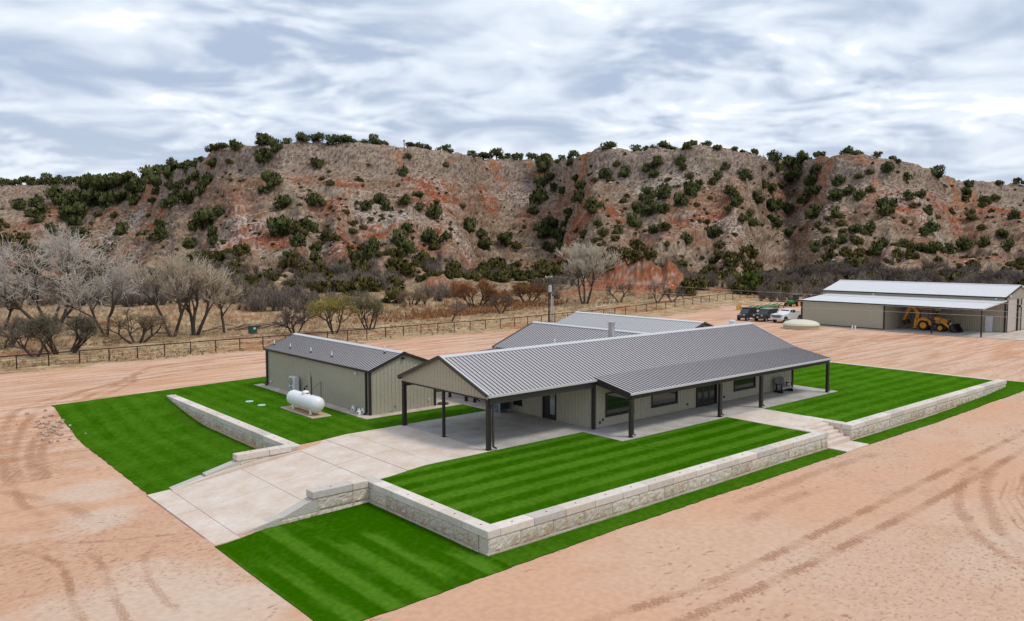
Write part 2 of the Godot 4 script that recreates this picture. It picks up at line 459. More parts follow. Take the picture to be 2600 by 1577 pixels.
func track(im: Image, rect: Rect2, pts: Array, width: float, deep: float, seed_: int, tread := 0.22, tint := Color(0.31, 0.155, 0.09)) -> void:
	# a tyre mark: darker disturbed soil along a curve, broken by noise, with a tread
	var cv := Curve2D.new()
	for i in pts.size():
		var p: Vector2 = pts[i]
		var t: Vector2 = (pts[mini(i + 1, pts.size() - 1)] - pts[maxi(i - 1, 0)]) * 0.16
		cv.add_point(p, -t, t)
	var px := Vector2(im.get_width() / rect.size.x, im.get_height() / rect.size.y)
	var step := 0.8 / maxf(px.x, px.y)
	var length := cv.get_baked_length()
	var s := 0.0
	while s < length:
		var p := cv.sample_baked(s)
		var q := cv.sample_baked(minf(s + 0.1, length))
		var side := (q - p).orthogonal().normalized() if q != p else Vector2.RIGHT
		var keep := (0.3 + 0.7 * smoothstep(-0.25, 0.2, d_mid.get_noise_2d(s * 0.9 + seed_ * 37.0, seed_ * 11.0))) * smoothstep(0.0, 1.5, s) * smoothstep(0.0, 1.5, length - s)
		var u := -width * 0.5
		while u < width * 0.5:
			var r := p + side * u
			var ix := int((r.x - rect.position.x) * px.x)
			var iy := int((r.y - rect.position.y) * px.y)
			if ix >= 0 and iy >= 0 and ix < im.get_width() and iy < im.get_height():
				var rag := d_clod.get_noise_2d(r.x * 3.0, r.y * 3.0) * 0.5 + d_fin.get_noise_2d(r.x * 1.5, r.y * 1.5) * 0.4
				var a := deep * keep * (1.0 - smoothstep(0.55, 1.0, absf(u) / (width * 0.5) + rag * 1.5)) * (0.75 + rag * 0.7)
				if tread > 0.0 and fmod(s + absf(u) * 0.8, tread) < tread * 0.35:
					a *= 0.5
				if a > 0.01:
					var old := im.get_pixel(ix, iy).srgb_to_linear()
					im.set_pixel(ix, iy, old.lerp(tint, clampf(a, 0, 1) * 0.7).linear_to_srgb())
			u += step
		s += step

func ground_mesh(xs: Array, zs: Array, rect: Rect2, hole: Rect2, m: Material) -> ArrayMesh:
	var w := xs.size()
	var v := PackedVector3Array()
	var n := PackedVector3Array()
	var uv := PackedVector2Array()
	var ix := PackedInt32Array()
	for z in zs:
		for x in xs:
			v.push_back(Vector3(x, ground(x, z), z))
			var gx := ground(x + 0.15, z) - ground(x - 0.15, z)
			var gz := ground(x, z + 0.15) - ground(x, z - 0.15)
			n.push_back(Vector3(clampf(-gx, -0.2, 0.2), 0.3, clampf(-gz, -0.2, 0.2)).normalized())
			uv.push_back(Vector2((x - rect.position.x) / rect.size.x, (z - rect.position.y) / rect.size.y))
	for j in zs.size() - 1:
		for i in w - 1:
			var mx: float = (xs[i] + xs[i + 1]) * 0.5
			var mz: float = (zs[j] + zs[j + 1]) * 0.5
			if hole.size.x > 0.0 and hole.has_point(Vector2(mx, mz)):
				continue
			var a := j * w + i
			ix.append_array([a, a + 1, a + w + 1, a, a + w + 1, a + w])
	var arr := []
	arr.resize(Mesh.ARRAY_MAX)
	arr[Mesh.ARRAY_VERTEX] = v
	arr[Mesh.ARRAY_NORMAL] = n
	arr[Mesh.ARRAY_TEX_UV] = uv
	arr[Mesh.ARRAY_INDEX] = ix
	var mesh := ArrayMesh.new()
	mesh.add_surface_from_arrays(Mesh.PRIMITIVE_TRIANGLES, arr)
	mesh.surface_set_material(0, m)
	return mesh

func lines(a: float, b: float, step: float, extra: Array, skip: float) -> Array:
	var l := []
	var k := a
	while k < b - 0.001:
		var near := false
		for e in extra:
			if absf(k - e) < skip:
				near = true
		if not near:
			l.push_back(k)
		k += step
	return l

func build_ground() -> void:
	var whole := Rect2(-32, -106, 236, 112)
	var near := Rect2(-12, -50, 84, 50)
	var ex := [20.22, 20.62, 47.2, 47.3, 50.05, 50.15, 76.95, 77.05, -12.0, 72.0]
	var ez := [-25.15, -25.6, -27.05, -27.15, -65.95, -66.05, -50.0, 0.0]
	var xs := lines(-32, -12, 2.0, ex, 0.3) + lines(-12, 90, 0.6, ex, 0.2) + lines(90, 204, 1.5, ex, 0.3) + [204.0] + ex
	var zs := lines(-106, -70, 1.0, ez, 0.3) + lines(-70, -20, 0.6, ez, 0.2) + lines(-20, 6, 1.5, ez, 0.3) + [6.0] + ez
	xs.sort()
	zs.sort()
	var im := dirt_image(2048, 1280, near)
	var tr := func(pts: Array) -> Array: return pts
	track(im, near, [Vector2(16.5, -18.8), Vector2(19.4, -18.3), Vector2(23.9, -17.6), Vector2(28.0, -17.6), Vector2(35.2, -17.8), Vector2(44.5, -18.1), Vector2(56.0, -18.5), Vector2(71.0, -19.0)], 0.62, 1.25, 1)
	track(im, near, [Vector2(19.0, -16.6), Vector2(25.2, -16.2), Vector2(31.9, -16.2), Vector2(36.9, -16.3), Vector2(45.4, -16.5), Vector2(56.0, -17.0), Vector2(71.0, -17.4)], 0.62, 1.2, 2)
	track(im, near, [Vector2(50.5, -17.6), Vector2(44.9, -16.5), Vector2(41.4, -15.3), Vector2(37.5, -13.0), Vector2(35.7, -11.1), Vector2(34.6, -8.0)], 0.7, 0.8, 3)
	track(im, near, [Vector2(53.0, -16.9), Vector2(47.3, -16.1), Vector2(42.5, -14.3), Vector2(38.9, -12.6), Vector2(37.1, -11.1), Vector2(36.0, -8.0)], 0.7, 0.7, 4)
	track(im, near, [Vector2(56.0, -15.6), Vector2(49.5, -14.9), Vector2(45.0, -13.4), Vector2(41.8, -11.4), Vector2(39.8, -8.8)], 0.6, 0.7, 5)
	track(im, near, [Vector2(58.0, -14.6), Vector2(51.5, -14.0), Vector2(47.0, -12.4), Vector2(44.0, -10.2), Vector2(42.5, -7.5)], 0.6, 0.6, 6)
	for k in 9:
		var o := Vector2(2.2 + k * 0.62, 0.55 + k * 0.16)
		track(im, near, [Vector2(46.5, -16.0) + o, Vector2(41.9, -14.9) + o, Vector2(38.1, -12.9) + o * (1.0 - k * 0.02), Vector2(36.3, -11.0) + o * 0.9], 0.17, 0.55, 60 + k, 0.0)
	track(im, near, [Vector2(33.0, -22.4), Vector2(38.0, -22.6), Vector2(43.0, -22.8), Vector2(49.0, -22.4)], 0.8, 0.55, 7, 0.0)
	track(im, near, [Vector2(30.5, -20.4), Vector2(36.0, -21.2), Vector2(40.0, -21.0)], 0.9, 0.5, 8, 0.0)
	track(im, near, [Vector2(8.6, -60.0), Vector2(7.8, -54.0), Vector2(7.1, -46.0), Vector2(7.6, -42.5)], 0.6, 0.9, 9)
	track(im, near, [Vector2(5.4, -39.4), Vector2(6.4, -37.6), Vector2(6.8, -36.0), Vector2(6.7, -34.2), Vector2(6.3, -31.4), Vector2(6.2, -28.0)], 0.4, 1.1, 10)
	track(im, near, [Vector2(6.9, -39.3), Vector2(7.8, -38.2), Vector2(9.2, -37.4), Vector2(11.1, -36.6), Vector2(12.0, -36.0)], 0.32, 0.9, 11)
	track(im, near, [Vector2(6.6, -37.4), Vector2(7.3, -36.9), Vector2(8.6, -36.2)], 0.28, 1.2, 12)
	track(im, near, [Vector2(7.6, -36.9), Vector2(8.1, -35.8), Vector2(7.9, -33.5), Vector2(7.5, -30.5), Vector2(7.2, -26.0)], 0.4, 0.8, 13)
	track(im, near, [Vector2(10.9, -36.2), Vector2(9.6, -34.6), Vector2(9.0, -32.0), Vector2(8.9, -28.0)], 0.4, 0.6, 14)
	track(im, near, [Vector2(6.2, -49.8), Vector2(8.2, -45.8), Vector2(9.0, -43.0), Vector2(9.0, -40.8)], 0.9, 0.5, 15, 0.0)
	var im2 := dirt_image(2048, 1024, whole)
	for s in [0.0, 1.7, 4.2, 5.9]:
		track(im2, whole, [Vector2(7.0 + s * 0.3, -48.0), Vector2(8.2 + s * 0.4, -59.0), Vector2(10.0 + s, -66.0 - s * 0.3), Vector2(14.5 + s, -71.5 - s * 0.5), Vector2(24.0, -76.5 - s), Vector2(40.0, -79.5 - s), Vector2(60.0, -80.5 - s), Vector2(95.0, -83.0 - s)], 0.7, 0.9, 20 + int(s), 0.0, Color(0.33, 0.17, 0.10))
	for s in [0.0, 1.8, 6.5, 8.4, 12.0]:
		track(im2, whole, [Vector2(64.0, -46.0 - s), Vector2(80.0, -45.0 - s * 0.9), Vector2(95.0, -46.0 - s * 0.6), Vector2(110.0, -44.0 - s * 0.2), Vector2(140.0, -33.0)], 0.8, 0.8, 40 + int(s), 0.0, Color(0.35, 0.17, 0.10))
	var bump := bump_tex(512, 41, 0.02, 5, 5.0)
	var mn := StandardMaterial3D.new()
	mn.albedo_texture = ImageTexture.create_from_image(im)
	mn.roughness = 0.95
	mn.specular_mode = BaseMaterial3D.SPECULAR_DISABLED
	mn.texture_repeat = false
	var mf := mn.duplicate()
	mf.albedo_texture = ImageTexture.create_from_image(im2)
	struct("dirt_yard", ground_mesh(xs.filter(func(q): return q >= near.position.x - 0.01 and q <= near.end.x + 0.01), zs.filter(func(q): return q >= near.position.y - 0.01 and q <= near.end.y + 0.01), near, Rect2(), mn))
	struct("dirt_lot", ground_mesh(xs, zs, whole, near, mf))

# ------------------------------------------------------------------ bluffs and fields
const RED := [117, -264, 9, 139, -249, 6, 200, -289, 16, 257, -329, 14, 150, -281, 9, 163, -292, 7, 150, -249, 9, 182, -252, 6, 124, -408, 11, 109, -537, 15, 99, -544, 11, 341, -159, 15, 330, -148, 13, 376, -154, 14, 421, -140, 10, 259, -247, 6, 242, -242, 8, 230, -232, 7, 231, -215, 10, 38, -256, 12, 143, -124, 17, 130, -134, 9, 154, -112, 9, 103, -146, 9, 98, -152, 7, 50, -150, 16, 110, -268, 9]
const WHITE := [164, -266, 17, 127, -243, 7, 121, -277, 9, 195, -264, 11, 187, -252, 8, 115, -291, 12, 105, -272, 11, 120, -441, 16, 261, -219, 11, 265, -206, 12, 249, -172, 12, 286, -326, 16, 343, -156, 16, 332, -134, 11, 310, -168, 10, 205, -294, 8, 160, -273, 10]

func bluff_colour(x: float, y: float, z: float, phi: float, d: float, slope: float) -> Color:
	var dr := at_phi(rim_d, phi)
	var df := at_phi(foot_d, phi)
	var t := (d - df) / (dr - df)
	var big := n_big.get_noise_2d(x, z)
	var mid := n_rock.get_noise_3d(x, y * 1.3, z)
	var fin := n_fine.get_noise_3d(x * 1.2, y * 1.6, z * 1.2)
	var fin2 := n_fine.get_noise_3d(x * 2.6 + 60.0, y * 3.0, z * 2.6)
	var red := n_red.get_noise_2d(x, z)
	# dry grass and earth
	var k := Color(0.262, 0.178, 0.122).lerp(Color(0.32, 0.243, 0.18), smoothstep(-0.3, 0.4, big + mid * 0.5))
	k = k.lerp(Color(0.29, 0.15, 0.098), smoothstep(-0.1, 0.35, red) * 0.75)
	k = k.lerp(Color(0.38, 0.285, 0.175), (1.0 - smoothstep(0.0, 0.35, t)) * smoothstep(-0.3, 0.3, mid) * 0.8)
	# bare red soil
	var r := smoothstep(0.38, 0.6, red + mid * 0.35 + fin * 0.15) * 0.7 * smoothstep(0.0, 0.2, t)
	for i in range(0, RED.size(), 3):
		var dx: float = x - RED[i]
		var dz: float = z - RED[i + 1]
		var rr: float = RED[i + 2]
		if absf(dx) < rr * 2.0 and absf(dz) < rr * 2.0:
			var q := sqrt(dx * dx + dz * dz) / rr + mid * 0.9 + fin * 0.25
			r = maxf(r, 1.0 - smoothstep(0.5, 1.0, q))
	for q in HUMPS:
		var across: float = absf(phi - q[0]) / q[1] + fin * 0.12
		var along: float = d - q[2] + mid * 3.0
		if across < 1.15 and along > -1.5 and along < 22.0:
			r = maxf(r, (1.0 - smoothstep(0.8, 1.1, across)) * (1.0 - smoothstep(9.0, 13.0, along)))
	k = k.lerp(Color(0.37, 0.115, 0.055).lerp(Color(0.29, 0.085, 0.042), smoothstep(-0.2, 0.4, fin)), r * 0.95)
	# pale rock and gypsum bands
	var wr := smoothstep(0.30, 0.46, mid + fin * 0.3) * 0.35 * smoothstep(0.05, 0.25, t)
	for i in range(0, WHITE.size(), 3):
		var dx: float = x - WHITE[i]
		var dz: float = z - WHITE[i + 1]
		var rr: float = WHITE[i + 2]
		if absf(dx) < rr * 2.0 and absf(dz) < rr * 2.0:
			var q := sqrt(dx * dx + dz * dz) / rr + mid * 0.8
			wr = maxf(wr, (1.0 - smoothstep(0.5, 1.0, q)) * smoothstep(-0.25, 0.25, fin + fin2 * 0.6))
	k = k.lerp(Color(0.52, 0.465, 0.42), wr * 0.8)
	# beds of harder stone, roughly level
	var bed := n_crag.get_noise_2d(y * 0.33 + mid * 0.35, phi * 0.22)
	k = k.lerp(Color(0.42, 0.345, 0.29), smoothstep(0.16, 0.32, bed) * smoothstep(0.3, 0.6, slope + fin * 0.4) * 0.65)
	k = k.lerp(Color(0.185, 0.125, 0.09), smoothstep(0.2, 0.34, -bed) * smoothstep(0.3, 0.6, slope) * 0.5)
	# the caprock
	var cap := smoothstep(0.88, 0.93, t) * (1.0 - smoothstep(0.99, 1.02, t))
	if cap > 0.0:
		var crack := n_crag.get_noise_2d(phi * 1.9, y * 0.55)
		var rock := Color(0.40, 0.32, 0.265).lerp(Color(0.30, 0.23, 0.185), smoothstep(-0.3, 0.3, mid))
		rock = rock.lerp(Color(0.16, 0.115, 0.09), (1.0 - smoothstep(0.02, 0.09, absf(crack))) * 0.8)
		rock = rock.lerp(Color(0.44, 0.20, 0.10), smoothstep(0.3, 0.45, red + mid * 0.4) * 0.8)
		k = k.lerp(rock, cap * 0.9)
	# tufts and stones
	k = k * (1.0 + fin * 0.4 + fin2 * 0.45)
	k = k.lerp(Color(0.40, 0.335, 0.255), smoothstep(0.2, 0.5, fin2 + fin * 0.4) * 0.45)
	k = k.lerp(Color(0.105, 0.085, 0.058), smoothstep(0.15, 0.42, -fin - mid * 0.25) * 0.6)
	return k

const COLS := 1240
const ROWS := 298

func bluff_d(j: int, df: float, dr: float) -> float:
	if j < 20:
		return lerpf(90.0, 178.0, j / 20.0)
	if j < 44:
		return lerpf(178.0, 200.0, (j - 20) / 24.0)
	if j < 68:
		return lerpf(200.0, df, (j - 44) / 24.0)
	if j < 238:
		return lerpf(df, df + 0.9 * (dr - df), (j - 68) / 170.0)
	if j < 278:
		return lerpf(df + 0.9 * (dr - df), dr + 1.0, (j - 238) / 40.0)
	return dr + 1.0 + (j - 278) * 7.0

func bluff_cols(i: int, into: Array, chunks: int) -> void:
	var v := PackedVector3Array()
	var c := PackedColorArray()
	for q in range(i * COLS / chunks, (i + 1) * COLS / chunks):
		var phi := -4.0 + q * (92.0 / (COLS - 1))
		var df := at_phi(foot_d, phi)
		var dr := at_phi(rim_d, phi)
		var sn := sin(deg_to_rad(phi))
		var cs := cos(deg_to_rad(phi))
		var last := 1.0
		var last_d := 88.0
		for j in ROWS:
			var d := bluff_d(j, df, dr)
			var x := d * sn
			var z := -d * cs
			var y := 1.0 + bluff(phi, d)
			var slope := (y - last) / (d - last_d)
			last = y
			last_d = d
			if d < 150.0:
				y = ground(x, z)
			var k := field_colour(x, z)
			if d > 150.0:
				k = k.lerp(bluff_colour(x, y, z, phi, d, slope), smoothstep(150.0, 205.0, d))
				# single stones and clumps, about a mesh cell each
				k = k * (0.72 + 0.56 * fmod(absf(sin(q * 12.9898 + j * 78.233) * 43758.5453), 1.0))
			# dips below the lot's own sheet where the two overlap
			var inside := minf(minf(x + 32.0, 204.0 - x), minf(z + 106.0, 6.0 - z))
			if inside > 0.0:
				y -= 0.03 + clampf(inside / 3.0, 0, 1) * 0.6
			v.push_back(Vector3(x, y, z))
			c.push_back(k)
	into[i] = [v, c]

func build_bluffs() -> void:
	var parts := []
	parts.resize(20)
	in_threads(bluff_cols.bind(parts, 20), 20)
	var v := PackedVector3Array()
	var c := PackedColorArray()
	for p in parts:
		v.append_array(p[0])
		c.append_array(p[1])
	var n := PackedVector3Array()
	n.resize(v.size())
	var ix := PackedInt32Array()
	ix.resize((COLS - 1) * (ROWS - 1) * 6)
	var at := 0
	for i in COLS:
		for j in ROWS:
			var a := i * ROWS + j
			var dx := v[mini(i + 1, COLS - 1) * ROWS + j] - v[maxi(i - 1, 0) * ROWS + j]
			var dz := v[i * ROWS + mini(j + 1, ROWS - 1)] - v[i * ROWS + maxi(j - 1, 0)]
			n[a] = dx.cross(dz).normalized()
			if i < COLS - 1 and j < ROWS - 1:
				ix[at] = a
				ix[at + 1] = a + 1
				ix[at + 2] = a + ROWS + 1
				ix[at + 3] = a
				ix[at + 4] = a + ROWS + 1
				ix[at + 5] = a + ROWS
				at += 6
	if n[0].y < 0.0:
		for i in n.size():
			n[i] = -n[i]
	var arr := []
	arr.resize(Mesh.ARRAY_MAX)
	arr[Mesh.ARRAY_VERTEX] = v
	arr[Mesh.ARRAY_NORMAL] = n
	arr[Mesh.ARRAY_COLOR] = c
	arr[Mesh.ARRAY_INDEX] = ix
	var mesh := ArrayMesh.new()
	mesh.add_surface_from_arrays(Mesh.PRIMITIVE_TRIANGLES, arr)
	var m := tri(mat(1, 1, 1, 1.0, 0.0, 0.2), 0.11)
	m.vertex_color_use_as_albedo = true
	m.albedo_texture = M.stony
	m.specular_mode = BaseMaterial3D.SPECULAR_DISABLED
	mesh.surface_set_material(0, m)
	struct("hills", mesh)

# ------------------------------------------------------------------ sky
var k_a := noise(51, 1.0, 5)
var k_b := noise(52, 1.0, 4)
var k_c := noise(53, 1.0, 2)
const SKY_W := 4096
const SKY_H := 2048

func sky_colour(phi: float, el: float) -> Color:
	# a broken sheet of altocumulus seen from below: dx, dz on the cloud layer
	var y := sin(el)
	var r := cos(el) / (y + 0.15)
	var x := sin(phi) * r
	var z := -cos(phi) * r
	var wx := k_c.get_noise_2d(x * 1.2, z * 1.2) * 0.14
	var wz := k_c.get_noise_2d(x * 1.2 + 31.0, z * 1.2) * 0.14
	# rolls lie slightly askew to the house
	var u := x * 0.82 + z * 0.57 + wx
	var w := -x * 0.57 + z * 0.82 + wz
	var big := k_a.get_noise_2d(u * 0.8 + 3.0, w * 0.8)
	var roll := k_b.get_noise_2d(u * 1.9 + 9.0, w * 2.3)
	var fine := k_a.get_noise_2d(u * 4.4 - 20.0, w * 5.6)
	var fluff := k_b.get_noise_2d(u * 10.0 + 70.0, w * 12.0)
	# lumpy in one part of the sky, drawn out smooth in another
	var lumpy := smoothstep(-0.25, 0.3, k_c.get_noise_2d(x * 0.6 - 12.0, z * 0.6))
	var d := big * 0.95 + roll * 0.6 + fine * (0.2 + 0.35 * lumpy) + fluff * (0.06 + 0.12 * lumpy)
	var thick := smoothstep(-0.42, 0.58, d)
	var k := Color(0.70, 0.765, 0.85).lerp(Color(0.385, 0.465, 0.605), thick)
	# gaps where the light behind the sheet comes through
	k = k.lerp(Color(1.0, 1.0, 1.0), smoothstep(0.34, 0.74, -d) * 0.85)
	# paler, warmer air towards the horizon
	var low := 1.0 - smoothstep(0.02, 0.2, y)
	k = k.lerp(Color(0.84, 0.86, 0.87), low * 0.22)
	k = k.lerp(Color(0.78, 0.81, 0.83), (1.0 - smoothstep(-0.01, 0.06, y)) * 0.8)
	return k

func sky_rows(i: int, into: Array, chunks: int) -> void:
	var out := PackedByteArray()
	var y0 := i * SKY_H / chunks
	var y1 := (i + 1) * SKY_H / chunks
	for yy in range(y0, y1):
		var el := (0.5 - (yy + 0.5) / SKY_H) * PI
		var step := 1 if el < 0.45 and el > -0.01 else (4 if el < 1.2 else 16)
		if el <= -0.01:
			step = 64
		var row := PackedByteArray()
		row.resize(SKY_W * 3)
		var x := 0
		while x < SKY_W:
			var k: Color
			if el > -0.01:
				k = sky_colour(((x + step * 0.5) / SKY_W - 0.5) * TAU, maxf(el, 0.0))
			else:
				k = Color(0.80, 0.82, 0.83).lerp(Color(0.36, 0.29, 0.23), smoothstep(0.0, 0.12, -el))
			k = k.linear_to_srgb()
			for s in step:
				var at := (x + s) * 3
				row[at] = int(clampf(k.r, 0, 1) * 255.0)
				row[at + 1] = int(clampf(k.g, 0, 1) * 255.0)
				row[at + 2] = int(clampf(k.b, 0, 1) * 255.0)
			x += step
		out.append_array(row)
	into[i] = out

func sky_texture() -> ImageTexture:
	var parts := []
	parts.resize(64)
	in_threads(sky_rows.bind(parts, 64), 64)
	var all := PackedByteArray()
	for p in parts:
		all.append_array(p)
	return ImageTexture.create_from_image(Image.create_from_data(SKY_W, SKY_H, false, Image.FORMAT_RGB8, all))

# ------------------------------------------------------------------ materials
func materials() -> void:
	var speck := grain_tex(512, 71, 0.012, 0.09, Color(0.72, 0.72, 0.72), Color(1.0, 1.0, 1.0), 0.6, 1.2)
	M.stony = grain_tex(1024, 61, 0.02, 0.13, Color(0.62, 0.60, 0.58), Color(1.0, 1.0, 1.0), 0.6, 1.9)
	M.siding = tri(mat(0.45, 0.42, 0.325, 0.5, 0.0, 0.4), 0.5)
	M.siding.albedo_texture = speck
	M.gable = M.siding.duplicate()
	M.gable.albedo_color = lin(0.46, 0.405, 0.31)
	M.trim = mat(0.032, 0.026, 0.0225, 0.5, 0.0, 0.35)
	M.trim2 = mat(0.062, 0.052, 0.044, 0.5, 0.0, 0.35)
	M.roof = mat(0.46, 0.435, 0.45, 0.36, 0.25, 0.6)
	M.ridge = mat(0.56, 0.57, 0.58, 0.4, 0.2, 0.5)
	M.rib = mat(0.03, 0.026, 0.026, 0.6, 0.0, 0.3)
	M.roof_pale = tri(mat(0.56, 0.555, 0.56, 0.38, 0.35, 0.6), 0.35)
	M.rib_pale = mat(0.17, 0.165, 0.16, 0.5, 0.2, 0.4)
	M.galv = tri(mat(0.68, 0.68, 0.69, 0.42, 0.3, 0.5), 0.4)
	M.flue = mat(0.5, 0.51, 0.53, 0.3, 0.8, 0.5)
	var conc := grain_tex(1024, 81, 0.006, 0.06, Color(0.43, 0.345, 0.275), Color(0.60, 0.535, 0.475), 0.3, 2.0)
	M.conc = tri(mat(1, 1, 1, 0.85, 0.0, 0.35), 0.11)
	M.conc.albedo_texture = conc
	M.drive = tri(mat(1.0, 1.0, 1.0, 0.85, 0.0, 0.35), 0.09)
	M.drive.albedo_texture = grain_tex(1024, 83, 0.005, 0.03, Color(0.56, 0.44, 0.35), Color(0.67, 0.60, 0.54), 0.35, 1.7)
	M.floor = tri(mat(1.0, 1.0, 1.0, 0.8, 0.0, 0.35), 0.1)
	M.floor.albedo_texture = grain_tex(1024, 84, 0.006, 0.04, Color(0.36, 0.335, 0.31), Color(0.50, 0.48, 0.46), 0.35, 1.8)
	M.block = tri(mat(1, 1, 1, 0.95, 0.0, 0.25), 0.9)
	M.block.albedo_texture = grain_tex(512, 85, 0.02, 0.11, Color(0.68, 0.68, 0.68), Color(1, 1, 1), 0.6, 1.5)
	M.block.vertex_color_use_as_albedo = true
	M.block.normal_enabled = true
	M.block.normal_texture = bump_tex(512, 86, 0.03, 5, 8.0)
	M.cap = tri(mat(1, 1, 1, 0.9, 0.0, 0.3), 0.45)
	M.cap.albedo_texture = grain_tex(1024, 87, 0.008, 0.05, Color(0.80, 0.745, 0.70), Color(1, 1, 1), 0.4, 1.5)
	M.cap.vertex_color_use_as_albedo = true
	M.turf = tri(mat(1, 1, 1, 0.9, 0.0, 0.2), 0.14)
	M.turf.albedo_texture = grain_tex(1024, 88, 0.02, 0.16, Color(0.55, 0.60, 0.5), Color(1, 1, 1), 0.55, 1.6)
	M.turf.vertex_color_use_as_albedo = true
	M.glass = mat(0.05, 0.052, 0.055, 0.03, 0.6, 0.7)
	M.black = mat(0.012, 0.012, 0.012, 0.4, 0.0, 0.5)
	M.rubber = mat(0.022, 0.021, 0.02, 0.8, 0.0, 0.3)
	M.white = mat(0.78, 0.79, 0.80, 0.35, 0.0, 0.5)
	M.offwhite = mat(0.62, 0.62, 0.60, 0.5, 0.0, 0.4)
	M.grey = mat(0.22, 0.225, 0.23, 0.5, 0.0, 0.5)
	M.dark = mat(0.05, 0.05, 0.052, 0.5, 0.1, 0.5)
	M.rust = mat(0.05, 0.026, 0.018, 0.85, 0.1, 0.3)
	M.red = mat(0.55, 0.03, 0.03, 0.4, 0.0, 0.5)
	M.yellow = mat(0.66, 0.285, 0.012, 0.4, 0.0, 0.5)
	M.green = mat(0.03, 0.17, 0.03, 0.45, 0.0, 0.5)
	M.hole = mat(0.16, 0.085, 0.055, 0.95, 0.0, 0.1)
	M.leaf = mat(1, 1, 1, 0.85, 0.0, 0.25)
	M.leaf.vertex_color_use_as_albedo = true
	for k in ["turf", "leaf"]:
		M[k].specular_mode = BaseMaterial3D.SPECULAR_DISABLED
	M.leaf.backlight_enabled = true
	M.leaf.backlight = Color(0.12, 0.14, 0.08)
	M.bark = mat(1, 1, 1, 0.95, 0.0, 0.2)
	M.bark.vertex_color_use_as_albedo = true
	M.bark.specular_mode = BaseMaterial3D.SPECULAR_DISABLED

# ------------------------------------------------------------------ lawns
func sheet(called: String, x0: float, x1: float, nx: int, za: Callable, zb: Callable, nz: int, yy: Callable, colour: Callable) -> void:
	var v := PackedVector3Array()
	var n := PackedVector3Array()
	var c := PackedColorArray()
	var ix := PackedInt32Array()
	for i in nx + 1:
		var x := lerpf(x0, x1, float(i) / nx)
		var a: float = za.call(x)
		var b: float = zb.call(x)
		for j in nz + 1:
			var z := lerpf(a, b, float(j) / nz)
			var y: float = yy.call(x, z)
			var dx: float = yy.call(x + 0.2, z) - yy.call(x - 0.2, z)
			var dz: float = yy.call(x, z + 0.2) - yy.call(x, z - 0.2)
			v.push_back(Vector3(x, y, z))
			n.push_back(Vector3(clampf(-dx, -0.25, 0.25), 0.4, clampf(-dz, -0.25, 0.25)).normalized())
			c.push_back(colour.call(x, z))
	var w := nz + 1
	var up: bool = zb.call(x0 + 0.01) > za.call(x0 + 0.01)
	for i in nx:
		for j in nz:
			var a := i * w + j
			if up:
				ix.append_array([a, a + w, a + w + 1, a, a + w + 1, a + 1])
			else:
				ix.append_array([a, a + w + 1, a + w, a, a + 1, a + w + 1])
	# the edge of the turf, a few centimetres thick
	var edge := []
	for i in nx + 1:
		edge.push_back(i * w)
	for j in range(1, nz + 1):
		edge.push_back(nx * w + j)
	for i in range(nx - 1, -1, -1):
		edge.push_back(i * w + nz)
	for j in range(nz - 1, -1, -1):
		edge.push_back(j)
	for k in edge.size() - 1:
		var p: Vector3 = v[edge[k]]
		var q: Vector3 = v[edge[k + 1]]
		var s := (q - p).cross(Vector3.UP).normalized() * (1.0 if not up else -1.0)
		var at := v.size()
		for r in [p, q, q - Vector3(0, 0.07, 0), p - Vector3(0, 0.07, 0)]:
			v.push_back(r)
			n.push_back(s)
			c.push_back(Color(0.03, 0.07, 0.01))
		ix.append_array([at, at + 1, at + 2, at, at + 2, at + 3])
	var arr := []
	arr.resize(Mesh.ARRAY_MAX)
	arr[Mesh.ARRAY_VERTEX] = v
	arr[Mesh.ARRAY_NORMAL] = n
	arr[Mesh.ARRAY_COLOR] = c
	arr[Mesh.ARRAY_INDEX] = ix
	var m := ArrayMesh.new()
	m.add_surface_from_arrays(Mesh.PRIMITIVE_TRIANGLES, arr)
	m.surface_set_material(0, M.turf)
	struct(called, m)

var t_n := noise(91, 0.35, 4)
var t_f := noise(92, 2.6, 3)

func turf(x: float, z: float, t: float, contrast: float) -> Color:
	# the pile leans one way and the other in brushed bands
	var a := t_n.get_noise_2d(x * 0.5, z * 0.5)
	var b := t_n.get_noise_2d(x * 2.2 + 40.0, z * 2.2)
	var f := t_f.get_noise_2d(x, z)
	var s := clampf(0.46 + (t - 0.5) * contrast + a * 0.3 + b * 0.22 + f * 0.4, 0, 1)
	return Color(0.034, 0.118, 0.003).lerp(Color(0.092, 0.215, 0.016), s)

func band(u: float, period: float, soft := 0.08) -> float:
	var f := u / period - floorf(u / period)
	return smoothstep(0.25 - soft, 0.25 + soft, absf(f - 0.5))

